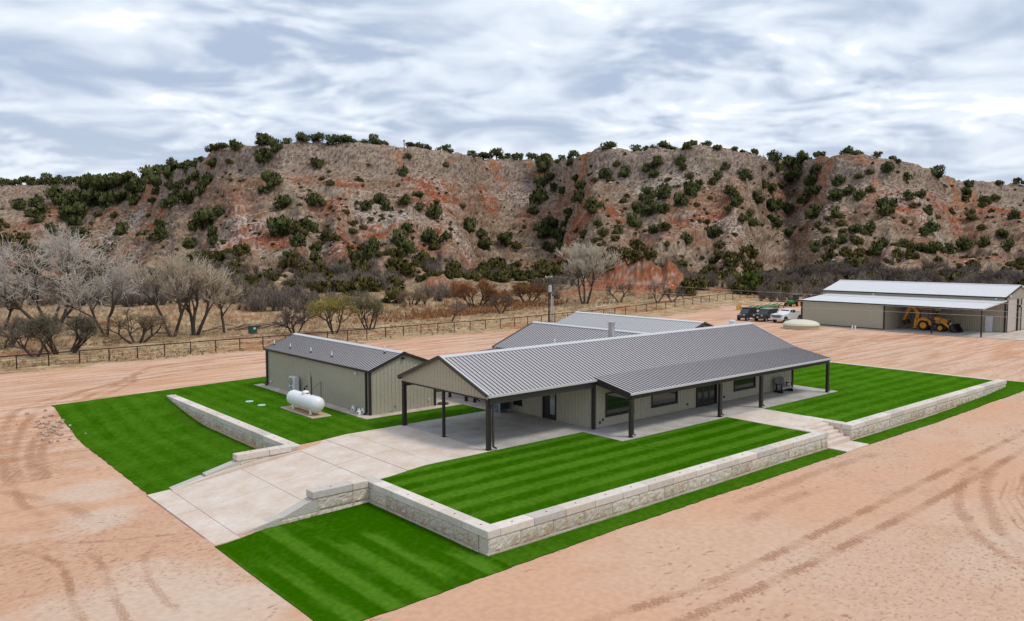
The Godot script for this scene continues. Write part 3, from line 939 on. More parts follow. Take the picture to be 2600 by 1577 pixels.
func build_lawns() -> void:
	var flat := func(x: float, z: float) -> float: return 1.02
	var low := func(x: float, z: float) -> float: return ground(x, z) + 0.03
	var lot := func(x: float, z: float) -> float: return ground(x, z) + 0.035
	var zbands := func(x: float, z: float) -> Color: return turf(x, z, band(z + x * 0.004 + t_n.get_noise_2d(x * 0.3, z * 0.2) * 0.12, 1.58), 0.8)
	var faint := func(x: float, z: float) -> Color:
		var k := turf(x, z, band(z + t_n.get_noise_2d(x * 0.3, z * 0.2) * 0.15, 1.5), 0.45)
		return k * 1.12
	var xbands := func(x: float, z: float) -> Color:
		var on := smoothstep(-0.3, 0.1, t_n.get_noise_2d(x * 0.9, z * 0.16 + 8.0))
		return turf(x, z, band(x + 0.1 + t_n.get_noise_2d(x * 0.2, z * 0.25) * 0.14, 1.5, 0.08) * on, 0.95)
	var xfaint := func(x: float, z: float) -> Color:
		return turf(x, z, lerpf(band(x, 1.25, 0.1), band(z * 0.5 + x * 0.3, 1.6), 0.3), 0.34)
	var calm := func(x: float, z: float) -> Color: return turf(x, z, 0.5, 0.2)
	sheet("front_lawn", 20.72, 46.36, 110, func(x: float) -> float: return -25.7, func(x: float) -> float:
		if x < 24.3:
			return lerpf(-34.55, -35.22, smoothstep(20.7, 24.3, x))
		return -35.22 if x < 35.9 else -31.88, 44, flat, zbands)
	sheet("side_lawn", 50.74, 76.5, 90, func(x: float) -> float: return -25.7, func(x: float) -> float: return -32.02 if x < 61.5 else -52.0, 60, flat, faint)
	sheet("upper_lawn", 20.88, 27.54, 34, func(x: float) -> float: return lerpf(-43.9, -44.3, smoothstep(20.9, 24.1, x)), func(x: float) -> float: return -68.3 - (x - 21.3) * 0.145, 110, func(x: float, z: float) -> float: return maxf(ground(x, z) + 0.03, 1.02), xfaint)
	sheet("narrow_lawn", 27.54, 35.62, 30, func(x: float) -> float: return -44.36, func(x: float) -> float: return -47.38, 14, flat, calm)
	sheet("back_lawn", 27.54, 37.0, 36, func(x: float) -> float: return -66.05, func(x: float) -> float: return -69.2 - (x - 27.5) * 0.145, 16, flat, calm)
	sheet("far_lawn", 37.0, 43.9, 24, func(x: float) -> float: return -52.7, func(x: float) -> float: return -70.6, 40, flat, calm)
	var ragged := func(x: float, z: float) -> float: return 12.35 + t_n.get_noise_2d(z * 2.0, 3.0) * 0.08 + clampf((-z - 43.4) / 24.0, 0, 1) * 0.25
	sheet("sloping_lawn", 0.0, 1.0, 36, func(x: float) -> float: return -43.42, func(x: float) -> float: return -67.0 - x * 1.25, 100, func(x: float, z: float) -> float: return ground(lerpf(ragged.call(0.0, z), 20.26, x), z) + 0.035, xfaint)
	sheet("lower_lawn", 12.2, 20.12, 44, func(x: float) -> float: return -23.6 + t_n.get_noise_2d(x * 3.0, 9.0) * 0.08, func(x: float) -> float: return lerpf(-33.75, -34.4, smoothstep(12.4, 15.0, x)), 60, low, xbands)
	sheet("strip_lawn", 20.12, 47.15, 120, func(x: float) -> float: return -23.62 - smoothstep(20.0, 28.0, x) * 0.2 + t_n.get_noise_2d(x * 3.0, 9.0) * 0.07, func(x: float) -> float: return -25.12, 10, low, calm)
	sheet("right_strip_lawn", 50.05, 80.0, 130, func(x: float) -> float: return -23.85 + t_n.get_noise_2d(x * 3.0, 9.0) * 0.07 + smoothstep(68.0, 80.0, x) * 0.5, func(x: float) -> float: return -25.12 - smoothstep(77.2, 77.6, x) * 1.1, 10, low, calm)

func strip_fix() -> void:
	# the sloping lawn is laid out across (0..1) and along; put it in its place
	var o: MeshInstance3D = get_node("sloping_lawn")
	var arr := o.mesh.surface_get_arrays(0)
	var v: PackedVector3Array = arr[Mesh.ARRAY_VERTEX]
	var c: PackedColorArray = arr[Mesh.ARRAY_COLOR]
	for i in v.size():
		var z := v[i].z
		var x := lerpf(12.35 + t_n.get_noise_2d(z * 2.0, 3.0) * 0.08 + clampf((-z - 43.4) / 24.0, 0, 1) * 0.25, 20.26 + smoothstep(-65.2, -66.0, z) * 0.0 + (1.0 - smoothstep(-66.2, -65.3, z)) * 0.63, v[i].x)
		v[i].x = x
		if arr[Mesh.ARRAY_NORMAL][i].y > 0.2:
			c[i] = turf(x, z, lerpf(band(x, 1.5, 0.1), band(z * 0.5 + x * 0.2, 1.7), 0.35), 0.36)
	arr[Mesh.ARRAY_VERTEX] = v
	arr[Mesh.ARRAY_COLOR] = c
	var m := ArrayMesh.new()
	m.add_surface_from_arrays(Mesh.PRIMITIVE_TRIANGLES, arr)
	m.surface_set_material(0, M.turf)
	o.mesh = m

# ------------------------------------------------------------------ concrete
func plate(called: String, pts: Array, y0: float, y1: float, m: Material, parent: Node) -> MeshInstance3D:
	var b := MB.new()
	b.xf = Transform3D(Basis(Vector3.RIGHT, Vector3(0, 0, -1), Vector3.UP), Vector3.ZERO)
	var poly := PackedVector2Array()
	for p in pts:
		poly.push_back(Vector2(p.x, -p.y))
	b.prism(poly, y0, y1)
	return obj(called, b, m, parent)

func rect_plate(called: String, x0: float, x1: float, z0: float, z1: float, y0: float, y1: float, m: Material, parent: Node) -> MeshInstance3D:
	return plate(called, [Vector2(x0, z0), Vector2(x1, z0), Vector2(x1, z1), Vector2(x0, z1)], y0, y1, m, parent)

func drive_y(x: float) -> float:
	if x < 13.4:
		return lerpf(-0.10, -0.04, (x - 12.2) / 1.2)
	var t := clampf((x - 13.4) / 9.4, 0, 1)
	return -0.04 + 1.08 * (t * 1.12 - 0.12 * t * t) / 1.0 if t < 1.0 else 1.04

func ramp(called: String, x0: float, x1: float, z0: float, z1: float, parent: Node) -> void:
	var b := MB.new()
	var n := 8
	for i in n:
		var a := lerpf(x0, x1, float(i) / n)
		var e := lerpf(x0, x1, float(i + 1) / n)
		var mid := Vector3((a + e) * 0.5, drive_y((a + e) * 0.5) - 0.1, (z0 + z1) * 0.5)
		var p := Vector3(a, drive_y(a), z0)
		var q := Vector3(e, drive_y(e), z0)
		var r := Vector3(e, drive_y(e), z1)
		var s := Vector3(a, drive_y(a), z1)
		var dn := Vector3(0, -0.35, 0)
		b.quad_out(p, q, r, s, mid)
		b.quad_out(p, q, q + dn, p + dn, mid)
		b.quad_out(s, r, r + dn, s + dn, mid)
		if i == 0:
			b.quad_out(p, s, s + dn, p + dn, mid)
		if i == n - 1:
			b.quad_out(q, r, r + dn, q + dn, mid)
	obj(called, b, M.drive, parent)

func build_concrete() -> void:
	var d := Node3D.new()
	d.name = "driveway"
	add_child(d)
	d.set_meta("kind", "structure")
	var g := 0.014
	for xx in [[12.27, 13.4], [13.4, 17.15], [17.15, 20.7]]:
		for zz in [[-43.3 + (0.0 if xx[0] < 13 else 0.25), -39.0], [-39.0, -33.9 if xx[0] < 13 else -34.45]]:
			ramp("slab", xx[0] + g, xx[1] - g, zz[0] + g, zz[1] - g, d)
	# the drive widens from the ramp to the carport
	var top := 1.04
	plate("slab", [Vector2(22.7 + g, -43.95), Vector2(24.3, -44.33), Vector2(24.6 - g, -44.33), Vector2(24.6 - g, -39.0 - g), Vector2(22.7 + g, -39.0 - g)], 0.9, top, M.drive, d)
	plate("slab", [Vector2(22.7 + g, -39.0 + g), Vector2(24.6 - g, -39.0 + g), Vector2(24.6 - g, -35.2), Vector2(24.0, -35.2), Vector2(22.7 + g, -34.95)], 0.9, top, M.drive, d)
	for k in 2:
		var b := MB.new()
		var z0: float = [-39.0 - g, -34.5][k]
		for i in 4:
			var a := lerpf(20.7 + g, 22.7 - g, i / 4.0)
			var e := lerpf(20.7 + g, 22.7 - g, (i + 1) / 4.0)
			var za := lerpf(-43.3, -43.95, i / 4.0) if k == 0 else lerpf(-34.5, -34.95, i / 4.0)
			var ze := lerpf(-43.3, -43.95, (i + 1) / 4.0) if k == 0 else lerpf(-34.5, -34.95, (i + 1) / 4.0)
			var zi := -39.0 - g if k == 0 else -39.0 + g
			var mid := Vector3((a + e) * 0.5, 0.7, (za + zi) * 0.5)
			var p := Vector3(a, drive_y(a), za)
			var q := Vector3(e, drive_y(e), ze)
			var r := Vector3(e, drive_y(e), zi)
			var s := Vector3(a, drive_y(a), zi)
			b.quad_out(p, q, r, s, mid)
			b.quad_out(p, q, q - Vector3(0, 0.2, 0), p - Vector3(0, 0.2, 0), mid)
		obj("slab", b, M.drive, d)
	for zz in [[-44.33, -39.0], [-39.0, -35.2]]:
		rect_plate("slab", 24.6 + g, 28.5 - g, zz[0] + g, zz[1] - g, 0.9, top, M.drive, d)
	var cf := Node3D.new()
	cf.name = "carport_floor"
	add_child(cf)
	cf.set_meta("kind", "structure")
	for xx in [[28.5, 32.7], [32.7, 36.9]]:
		for zz in [[-44.33, -39.8], [-39.8, -35.2]]:
			rect_plate("slab", xx[0] + g, xx[1] - g, zz[0] + g, zz[1] - g, 0.9, top, M.floor, cf)
	var pf := Node3D.new()
	pf.name = "porch_floor"
	add_child(pf)
	pf.set_meta("kind", "structure")
	for xx in [[35.84, 41.0], [41.0, 46.2], [46.2, 51.0], [51.0, 56.2], [56.2, 61.48]]:
		rect_plate("slab", xx[0] + g, xx[1] - g, -35.18, -31.92, 0.9, top, M.floor, pf)
	rect_plate("slab", 60.35, 61.48, -44.2, -35.2, 0.9, top, M.floor, pf)
	var w := Node3D.new()
	w.name = "walkway"
	add_child(w)
	w.set_meta("kind", "structure")
	rect_plate("slab", 46.4, 50.72, -31.9, -29.4 - g, 0.9, 1.035, M.drive, w)
	rect_plate("slab", 46.4, 50.72, -29.4 + g, -26.95, 0.9, 1.035, M.drive, w)
	rect_plate("slab", 47.22, 50.08, -25.1, -23.85, -0.1, 0.055, M.drive, w)
	var st := thing("concrete_steps", "five pale concrete steps between the two front retaining walls", "steps", Vector3(48.65, 0, -26.0))
	for i in 5:
		var top_y := 1.035 - 0.165 * (i + 1)
		boxed("step", Vector3(0, top_y - 0.1, 0.95 - 1.75 + 0.36 * i + 0.05), Vector3(2.84, 0.42, 0.42 - 0.002 * i), M.drive, st, 0.012)
	var ap := Node3D.new()
	ap.name = "apron_slab"
	add_child(ap)
	ap.set_meta("kind", "structure")
	rect_plate("slab", 27.56, 33.95, -48.28, -47.42, 0.85, 1.035, M.conc, ap)
	rect_plate("slab", 27.56, 28.38, -57.0, -48.28 - g, 0.85, 1.035, M.conc, ap)
	rect_plate("slab", 27.56, 28.38, -66.0, -57.0 - g, 0.85, 1.035, M.conc, ap)
	var pt := Node3D.new()
	pt.name = "patio"
	add_child(pt)
	pt.set_meta("kind", "structure")
	rect_plate("slab", 33.97, 37.0, -52.65, -47.42, 0.85, 1.035, M.conc, pt)
	rect_plate("slab", 35.66, 43.9, -47.4, -44.36, 0.85, 1.03, M.conc, pt)
	rect_plate("slab", 37.02, 43.9, -52.65, -47.42, 0.85, 1.03, M.conc, pt)
	var cu := Node3D.new()
	cu.name = "kerb_strip"
	add_child(cu)
	cu.set_meta("kind", "structure")
	for i in 7:
		rect_plate("slab", 76.52, 76.98, -29.4 - i * 3.7 + g, -25.75 - i * 3.7 if i == 0 else -25.7 - i * 3.7 - g, 0.8, 1.04, M.drive, cu)
	var sf := Node3D.new()
	sf.name = "shop_floor"
	add_child(sf)
	sf.set_meta("kind", "structure")
	rect_plate("slab", 111.7, 119.95, -64.2, -39.2, 0.9, 1.05, M.floor, sf)
	rect_plate("slab", 111.7, 150.0, -39.17, -30.0, 0.9, 1.05, M.conc, sf)

# ------------------------------------------------------------------ retaining walls
func block_mesh(length: float, h: float, depth: float, variant: int, key := "") -> ArrayMesh:
	var id := "b%.2f_%.2f_%.2f_%d" % [length, h, depth, variant]
	if protos.has(id):
		return protos[id]
	var b := MB.new()
	var r := RandomNumberGenerator.new()
	r.seed = 900 + variant * 13 + int(length * 100.0)
	var nf := noise(300 + variant, 1.0, 4)
	var nx := maxi(4, int(length * 9.0))
	var ny := 6
	var tone := 0.56 + r.randf() * 0.14
	var warm := r.randf()
	var rust := r.randf()
	var base := Color(tone * 1.06, tone * 0.97, tone * 0.86).lerp(Color(tone * 1.1, tone * 0.92, tone * 0.72), warm * 0.6)
	var pts := []
	var cols := []
	for j in ny + 1:
		for i in nx + 1:
			var x := lerpf(-length * 0.5 + 0.011, length * 0.5 - 0.011, float(i) / nx)
			var y := lerpf(0.005, h - 0.005, float(j) / ny)
			var rim: bool = i == 0 or j == 0 or i == nx or j == ny
			var z := depth * 0.5 + (nf.get_noise_2d(x * 2.6, y * 2.8 + variant * 9.0) * 0.035 + nf.get_noise_2d(x * 8.0, y * 9.0) * 0.04 + 0.012 if not rim else -0.02)
			pts.push_back(Vector3(x, y, z))
			var st := smoothstep(0.0, 0.5, nf.get_noise_2d(x * 1.6 + 5.0, y * 0.5) + (0.42 - float(j) / ny) * 0.75 + (rust - 0.5) * 0.5)
			cols.push_back(base.lerp(Color(0.52, 0.33, 0.20), st * 0.62) * (1.0 + nf.get_noise_2d(x * 5.0, y * 5.0) * 0.25))
	for j in ny:
		for i in nx:
			var a := j * (nx + 1) + i
			b.col = cols[a + 1]
			b.quad_out(pts[a], pts[a + 1], pts[a + nx + 2], pts[a + nx + 1], Vector3(0, h * 0.5, -1.0))
	b.col = base * 0.95
	var zf := depth * 0.5 - 0.022
	b.box(Vector3(0, h * 0.5, (zf - depth * 0.5) * 0.5), Vector3(length - 0.012, h - 0.01, zf + depth * 0.5))
	protos[id] = b.mesh(M.block)
	return protos[id]

func cap_mesh(length: float, depth: float, variant: int, h := 0.315) -> ArrayMesh:
	var id := "c%.2f_%.2f_%d_%.2f" % [length, depth, variant, h]
	if protos.has(id):
		return protos[id]
	var b := MB.new()
	var r := RandomNumberGenerator.new()
	r.seed = 500 + variant * 7
	var t := 0.54 + r.randf() * 0.2
	b.col = Color(t * 1.03, t * 0.985, t * 0.93).lerp(Color(t * 1.05, t * 0.92, t * 0.80), r.randf() * 0.7)
	b.cbox(Vector3(0, h * 0.5, 0), Vector3(length - 0.022, h, depth), 0.016)
	protos[id] = b.mesh(M.cap)
	return protos[id]

var pit: Mesh
func run(parent: Node, from: Vector3, to: Vector3, turn: float, joints: Array, kind: String, depth: float, y: float, h: float, seed_: int) -> void:
	# blocks or caps end to end along a line, between the given joints (metres from the start)
	var dir := (to - from).normalized()
	for i in joints.size() - 1:
		var a: float = joints[i]
		var e: float = joints[i + 1]
		var at := from + dir * (a + e) * 0.5
		var va := (seed_ + i * 5) % 9
		if kind == "cap":
			var o := put("cap_stone", cap_mesh(snappedf(e - a, 0.01), depth, va, h), parent, at + Vector3(0, y, 0), turn)
			if e - a > 1.2:
				put("lifting_pit", pit, o, Vector3(0.02 * (va - 4), h + 0.001, 0.0))
		else:
			put("block", block_mesh(snappedf(e - a, 0.01), h, depth, va), parent, at + Vector3(0, y, 0), turn)

func stops(first: float, step: float, last: float) -> Array:
	var l := [0.0]
	var k := first
	while k < last - 0.2:
		l.push_back(k)
		k += step
	l.push_back(last)
	return l

func build_walls() -> void:
	var pm := CylinderMesh.new()
	pm.top_radius = 0.055
	pm.bottom_radius = 0.06
	pm.height = 0.004
	pm.radial_segments = 10
	pm.rings = 0
	pm.material = M.hole
	pit = pm
	var dp := 0.62
	# ---- front wall: long run, left leg, wing beside the drive
	var w := thing("retaining_wall", "long block retaining wall round the front lawn, with a wing beside the driveway", "retaining wall")
	rect_plate("footing", 20.06, 47.2, -25.6, -25.03, -0.3, 0.10, M.conc, w)
	rect_plate("footing", 20.04, 20.6, -34.9, -25.62, -0.3, 0.098, M.conc, w)
	var zc := -25.1 - dp * 0.5
	run(w, Vector3(20.13, 0, zc + 0.02), Vector3(47.2, 0, zc + 0.02), 0.0, stops(1.75, 1.885, 27.07), "block", dp, 0.10, 0.625, 1)
	run(w, Vector3(20.74, 0, zc + 0.03), Vector3(47.2, 0, zc + 0.03), 0.0, stops(1.87, 1.865, 26.46), "cap", dp + 0.06, 0.735, 0.315, 2)
	var xc := 20.1 + dp * 0.5
	run(w, Vector3(xc, 0, -25.74), Vector3(xc, 0, -34.42), -PI / 2, [0.0, 1.75, 3.53, 5.34, 7.16, 8.68], "block", dp, 0.10, 0.625, 3)
	run(w, Vector3(xc, 0, -25.04), Vector3(xc, 0, -35.05), -PI / 2, [0.0, 1.78, 3.52, 5.38, 7.23, 8.12, 9.0, 10.01], "cap", dp + 0.06, 0.737, 0.315, 4)
	var zw := -34.42 - dp * 0.5
	run(w, Vector3(17.32, 0, zw), Vector3(20.5, 0, zw), 0.0, [0.0, 1.87, 3.18], "block", dp, 0.17, 0.62, 5)
	run(w, Vector3(15.5, 0, zw), Vector3(20.5, 0, zw), 0.0, [0.0, 1.82, 3.69, 5.0], "block", dp, -0.46, 0.62, 6)
	run(w, Vector3(17.05, 0, zw + 0.02), Vector3(20.05, 0, zw + 0.02), 0.0, [0.0, 2.13, 3.0], "cap", dp + 0.06, 0.80, 0.33, 7)
	sloped(w, 17.32, 15.5, zw, dp, 0.79, 0.27, 0.165)
	sloped(w, 15.5, 13.35, zw, dp, 0.24, -0.10, -0.5)
	# ---- right wall
	var w2 := thing("retaining_wall", "block retaining wall along the side lawn right of the steps", "retaining wall")
	rect_plate("footing", 50.05, 77.3, -25.6, -25.03, -0.3, 0.10, M.conc, w2)
	run(w2, Vector3(50.1, 0, zc + 0.02), Vector3(77.35, 0, zc + 0.02), 0.0, stops(1.72, 1.87, 27.25), "block", dp, 0.10, 0.625, 8)
	run(w2, Vector3(50.1, 0, zc + 0.03), Vector3(77.4, 0, zc + 0.03), 0.0, stops(1.85, 1.868, 27.3), "cap", dp + 0.06, 0.735, 0.315, 1)
	run(w2, Vector3(50.1 + dp * 0.5, 0, -25.76), Vector3(50.1 + dp * 0.5, 0, -27.2), -PI / 2, [0.0, 1.44], "block", dp, 0.10, 0.625, 3)
	run(w2, Vector3(50.1 + dp * 0.5, 0, -25.76), Vector3(50.1 + dp * 0.5, 0, -28.5), -PI / 2, [0.0, 1.45, 2.74], "cap", dp + 0.04, 0.736, 0.315, 5)
	run(w, Vector3(46.86, 0, -25.76), Vector3(46.86, 0, -28.4), PI / 2, [0.0, 1.45, 2.64], "cap", dp + 0.04, 0.736, 0.305, 4)
	run(w, Vector3(46.88, 0, -25.76), Vector3(46.88, 0, -27.2), PI / 2, [0.0, 1.44], "block", dp, 0.10, 0.62, 2)
	# ---- left wall
	var w3 := thing("retaining_wall", "weathered retaining wall left of the driveway, sinking into the sloping lawn", "retaining wall")
	var x3 := 20.3 + dp * 0.5
	rect_plate("footing", 20.24, 20.8, -60.0, -43.6, -0.3, 0.09, M.conc, w3)
	run(w3, Vector3(x3, 0, -43.6), Vector3(x3, 0, -63.6), -PI / 2, stops(1.4, 1.79, 20.0), "block", dp, 0.09, 0.63, 4)
	run(w3, Vector3(x3, 0, -43.55), Vector3(x3, 0, -65.5), -PI / 2, stops(1.95, 1.86, 21.95), "cap", dp + 0.05, 0.73, 0.32, 6)
	var z3 := -43.5 + 0.16
	run(w3, Vector3(17.0, 0, z3 - 0.24), Vector3(20.25, 0, z3 - 0.24), 0.0, [0.0, 1.9, 3.25], "cap", 0.6, 0.83, 0.33, 3)
	run(w3, Vector3(17.2, 0, z3 - 0.24), Vector3(20.25, 0, z3 - 0.24), 0.0, [0.0, 1.85, 3.05], "block", 0.5, 0.2, 0.625, 3)
	sloped(w3, 17.2, 15.3, z3 - 0.24, 0.56, 0.80, 0.42, 0.0, 0.24)
	sloped(w3, 15.25, 13.45, z3 - 0.24, 0.56, 0.27, -0.06, -0.5, 0.3)
	# the concrete edge of the drive under the left wing
	var b := MB.new()
	for i in 12:
		var a := lerpf(13.5, 20.7, i / 12.0)
		var e := lerpf(13.5, 20.7, (i + 1) / 12.0)
		var ha := drive_y(a) + 0.16 * smoothstep(13.5, 16.5, a) * (1.0 - smoothstep(18.0, 20.7, a) * 0.8)
		var he := drive_y(e) + 0.16 * smoothstep(13.5, 16.5, e) * (1.0 - smoothstep(18.0, 20.7, e) * 0.8)
		var mid := Vector3((a + e) * 0.5, 0.0, -43.17)
		b.quad_out(Vector3(a, ha, -43.29), Vector3(e, he, -43.29), Vector3(e, he, -43.06), Vector3(a, ha, -43.06), mid)
		b.quad_out(Vector3(a, ha, -43.06), Vector3(e, he, -43.06), Vector3(e, -0.3, -43.06), Vector3(a, -0.3, -43.06), mid)
	obj("drive_edge", b, M.drive, w3)

func sloped(parent: Node, xa: float, xb: float, zc: float, dp: float, ya: float, yb: float, y0: float, thick := -1.0) -> void:
	# a block whose top falls from ya at xa to yb at xb
	var b := MB.new()
	b.col = Color(0.60, 0.565, 0.52)
	var poly := PackedVector2Array([Vector2(xa - 0.01, y0 if thick < 0 else ya - thick), Vector2(xa - 0.01, ya), Vector2(xa - 0.12, ya), Vector2(xb + 0.2, yb), Vector2(xb + 0.01, yb - 0.05), Vector2(xb + 0.01, minf(y0, yb - 0.06) if thick < 0 else yb - thick)])
	b.prism(poly, zc - dp * 0.5, zc + dp * 0.5)
	obj("sloped_block", b, M.block, parent)

# ------------------------------------------------------------------ metal buildings
func wall(parent: Node, p: Vector3, q: Vector3, out: Vector3, y0: float, top: Callable, openings: Array, m: Material, wide := 0.915) -> void:
	# ribbed steel sheets, one mesh each, from p to q; top(u) is the height of their upper edge; openings are [u0, u1, y0, y1]
	var dir := (q - p).normalized()
	var length := (q - p).length()
	var u := 0.0
	while u < length - 0.02:
		var e := minf(u + wide, length)
		var cut := []
		var prof := []
		for r in 3:
			for s in [[0.0, 0.0], [0.20, 0.0], [0.222, 0.03], [0.283, 0.03]]:
				prof.push_back(Vector2(u + r * 0.305 + s[0], s[1]))
		prof.push_back(Vector2(u + 0.915, 0.0))
		for o in openings:
			for k in [o[0], o[1]]:
				if k > u and k < e:
					cut.push_back(k)
		cut.push_back(e)
		for k in cut:
			for i in prof.size() - 1:
				if prof[i].x < k and prof[i + 1].x > k:
					prof.insert(i + 1, Vector2(k, lerpf(prof[i].y, prof[i + 1].y, (k - prof[i].x) / (prof[i + 1].x - prof[i].x))))
					break
		var b := MB.new()
		for i in prof.size() - 1:
			var a: Vector2 = prof[i]
			var c: Vector2 = prof[i + 1]
			if c.x > e + 0.0001 or c.x - a.x < 0.0005:
				continue
			var mid := (a.x + c.x) * 0.5
			var spans := [[y0, 99.0]]
			for o in openings:
				if mid > o[0] and mid < o[1]:
					spans = [[y0, o[2]], [o[3], 99.0]]
			for s in spans:
				var ta: float = minf(s[1], top.call(a.x))
				var tc: float = minf(s[1], top.call(c.x))
				if ta - s[0] < 0.01 and tc - s[0] < 0.01:
					continue
				var pa := p + dir * a.x + out * a.y
				var pc := p + dir * c.x + out * c.y
				pa.y = s[0]
				pc.y = s[0]
				b.quad_out(pa, pc, Vector3(pc.x, tc, pc.z), Vector3(pa.x, ta, pa.z), (pa + pc) * 0.5 - out)
		if b.v.size():
			obj("wall_panel", b, m, parent)
		u = e

func roof(parent: Node, from: Vector3, axis: Vector3, length: float, across: Vector3, prof: Array, m: Material, rib: Material, tall := 0.042) -> void:
	# ribbed roof sheets laid from the ridge down; prof lists (run, height) from the ridge to the eave; ribs 0.305 apart
	var made := {}
	var u := 0.0
	while u < length - 0.05:
		var wide := minf(0.915, length - u)
		var key := snappedf(wide, 0.01)
		if not made.has(key):
			var b := MB.new()
			var rb := MB.new()
			var deep := Vector3(0, -9, 0)
			var x := 0.0
			while x < wide - 0.02:
				var xe := minf(x + 0.305, wide)
				for i in prof.size() - 1:
					var p: Vector2 = prof[i]
					var q: Vector2 = prof[i + 1]
					var a := across * p.x + Vector3(0, p.y, 0)
					var c := across * q.x + Vector3(0, q.y, 0)
					var up := axis.cross(c - a).normalized()
					if up.y < 0.0:
						up = -up
					b.quad_out(axis * (x + 0.06) + a, axis * xe + a, axis * xe + c, axis * (x + 0.06) + c, axis * x + c + deep)
					var r := up * tall
					var f0 := axis * x
					var f1 := axis * (x + 0.016)
					var f2 := axis * (x + 0.044)
					var f3 := axis * (x + 0.06)
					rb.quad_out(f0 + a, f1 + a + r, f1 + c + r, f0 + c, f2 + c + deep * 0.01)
					b.quad_out(f1 + a + r, f2 + a + r, f2 + c + r, f1 + c + r, f2 + c + deep)
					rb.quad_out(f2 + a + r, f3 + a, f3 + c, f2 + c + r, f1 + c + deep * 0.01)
				x += 0.305
			var under := MB.new()
			for i in prof.size() - 1:
				var a: Vector3 = across * prof[i].x + Vector3(0, prof[i].y - 0.05, 0)
				var c: Vector3 = across * prof[i + 1].x + Vector3(0, prof[i + 1].y - 0.05, 0)
				b.quad_out(a, axis * wide + a, axis * wide + c, c, a - deep)
			var arr := rb.mesh(rib)
			var am := b.mesh(m)
			am.add_surface_from_arrays(Mesh.PRIMITIVE_TRIANGLES, arr.surface_get_arrays(0))
			am.surface_set_material(1, rib)
			made[key] = am
		put("roof_panel", made[key], parent, from + axis * u)
		u += wide

func bar(called: String, p: Vector3, q: Vector3, w: float, h: float, m: Material, parent: Node) -> void:
	var b := MB.new()
	b.bar(p, q, w, h)
	obj(called, b, m, parent)

func ridge_cap(parent: Node, p: Vector3, q: Vector3, across: Vector3, slope: float, m: Material) -> void:
	var b := MB.new()
	for s in [1.0, -1.0]:
		var o: Vector3 = across * 0.27 * s + Vector3(0, -0.27 * slope, 0)
		var lift := Vector3(0, 0.062, 0)
		b.quad_out(p + lift, q + lift, q + o + lift, p + o + lift, (p + q) * 0.5 - Vector3(0, 5, 0))
		b.quad_out(p + o + lift, q + o + lift, q + o + lift * 0.2, p + o + lift * 0.2, p)
	obj("ridge_cap", b, m, parent)

func window(parent: Node, c: Vector3, w: float, h: float, out: Vector3, panes := 1) -> void:
	# a dark framed window lying in a wall: frame, sill and one pane or more
	var side := Vector3.UP.cross(out).normalized()
	var f := MB.new()
	var bs := Basis(side, Vector3.UP, out)
	for s in [-1.0, 1.0]:
		f.box(c + side * s * (w * 0.5 - 0.045), Vector3(0.09, h, 0.12), bs)
		f.box(c + Vector3(0, s * (h * 0.5 - 0.045), 0), Vector3(w - 0.182, 0.09, 0.12), bs)
	var o := obj("window", f, M.trim, parent)
	var g := MB.new()
	g.box(c - out * 0.02, Vector3(w - 0.16, h - 0.16, 0.02), bs)
	obj("pane", g, M.glass, o)
	var s := MB.new()
	s.box(c + out * 0.05 - Vector3(0, h * 0.5 + 0.02, 0), Vector3(w + 0.06, 0.04, 0.14), bs)
	obj("sill", s, M.trim, o)

func post(parent: Node, x: float, z: float, top: float, w := 0.2, spout := Vector3.ZERO, base := 1.035) -> void:
	var b := MB.new()
	b.cbox(Vector3(x, (top + base) * 0.5, z), Vector3(w, top - base, w), 0.012)
	b.box(Vector3(x, base + 0.012, z), Vector3(w + 0.1, 0.022, w + 0.1))
	obj("post", b, M.trim, parent)
	if spout != Vector3.ZERO:
		var p := Vector3(x, 0, z) + spout
		var d := MB.new()
		d.box(Vector3(p.x, (top + base + 0.16) * 0.5, p.z), Vector3(0.1, top - base - 0.16, 0.085))
		d.bar(Vector3(p.x, base + 0.19, p.z), Vector3(p.x, base + 0.09, p.z) + spout.normalized() * 0.2, 0.1, 0.085)
		obj("downspout", d, M.trim2, parent)

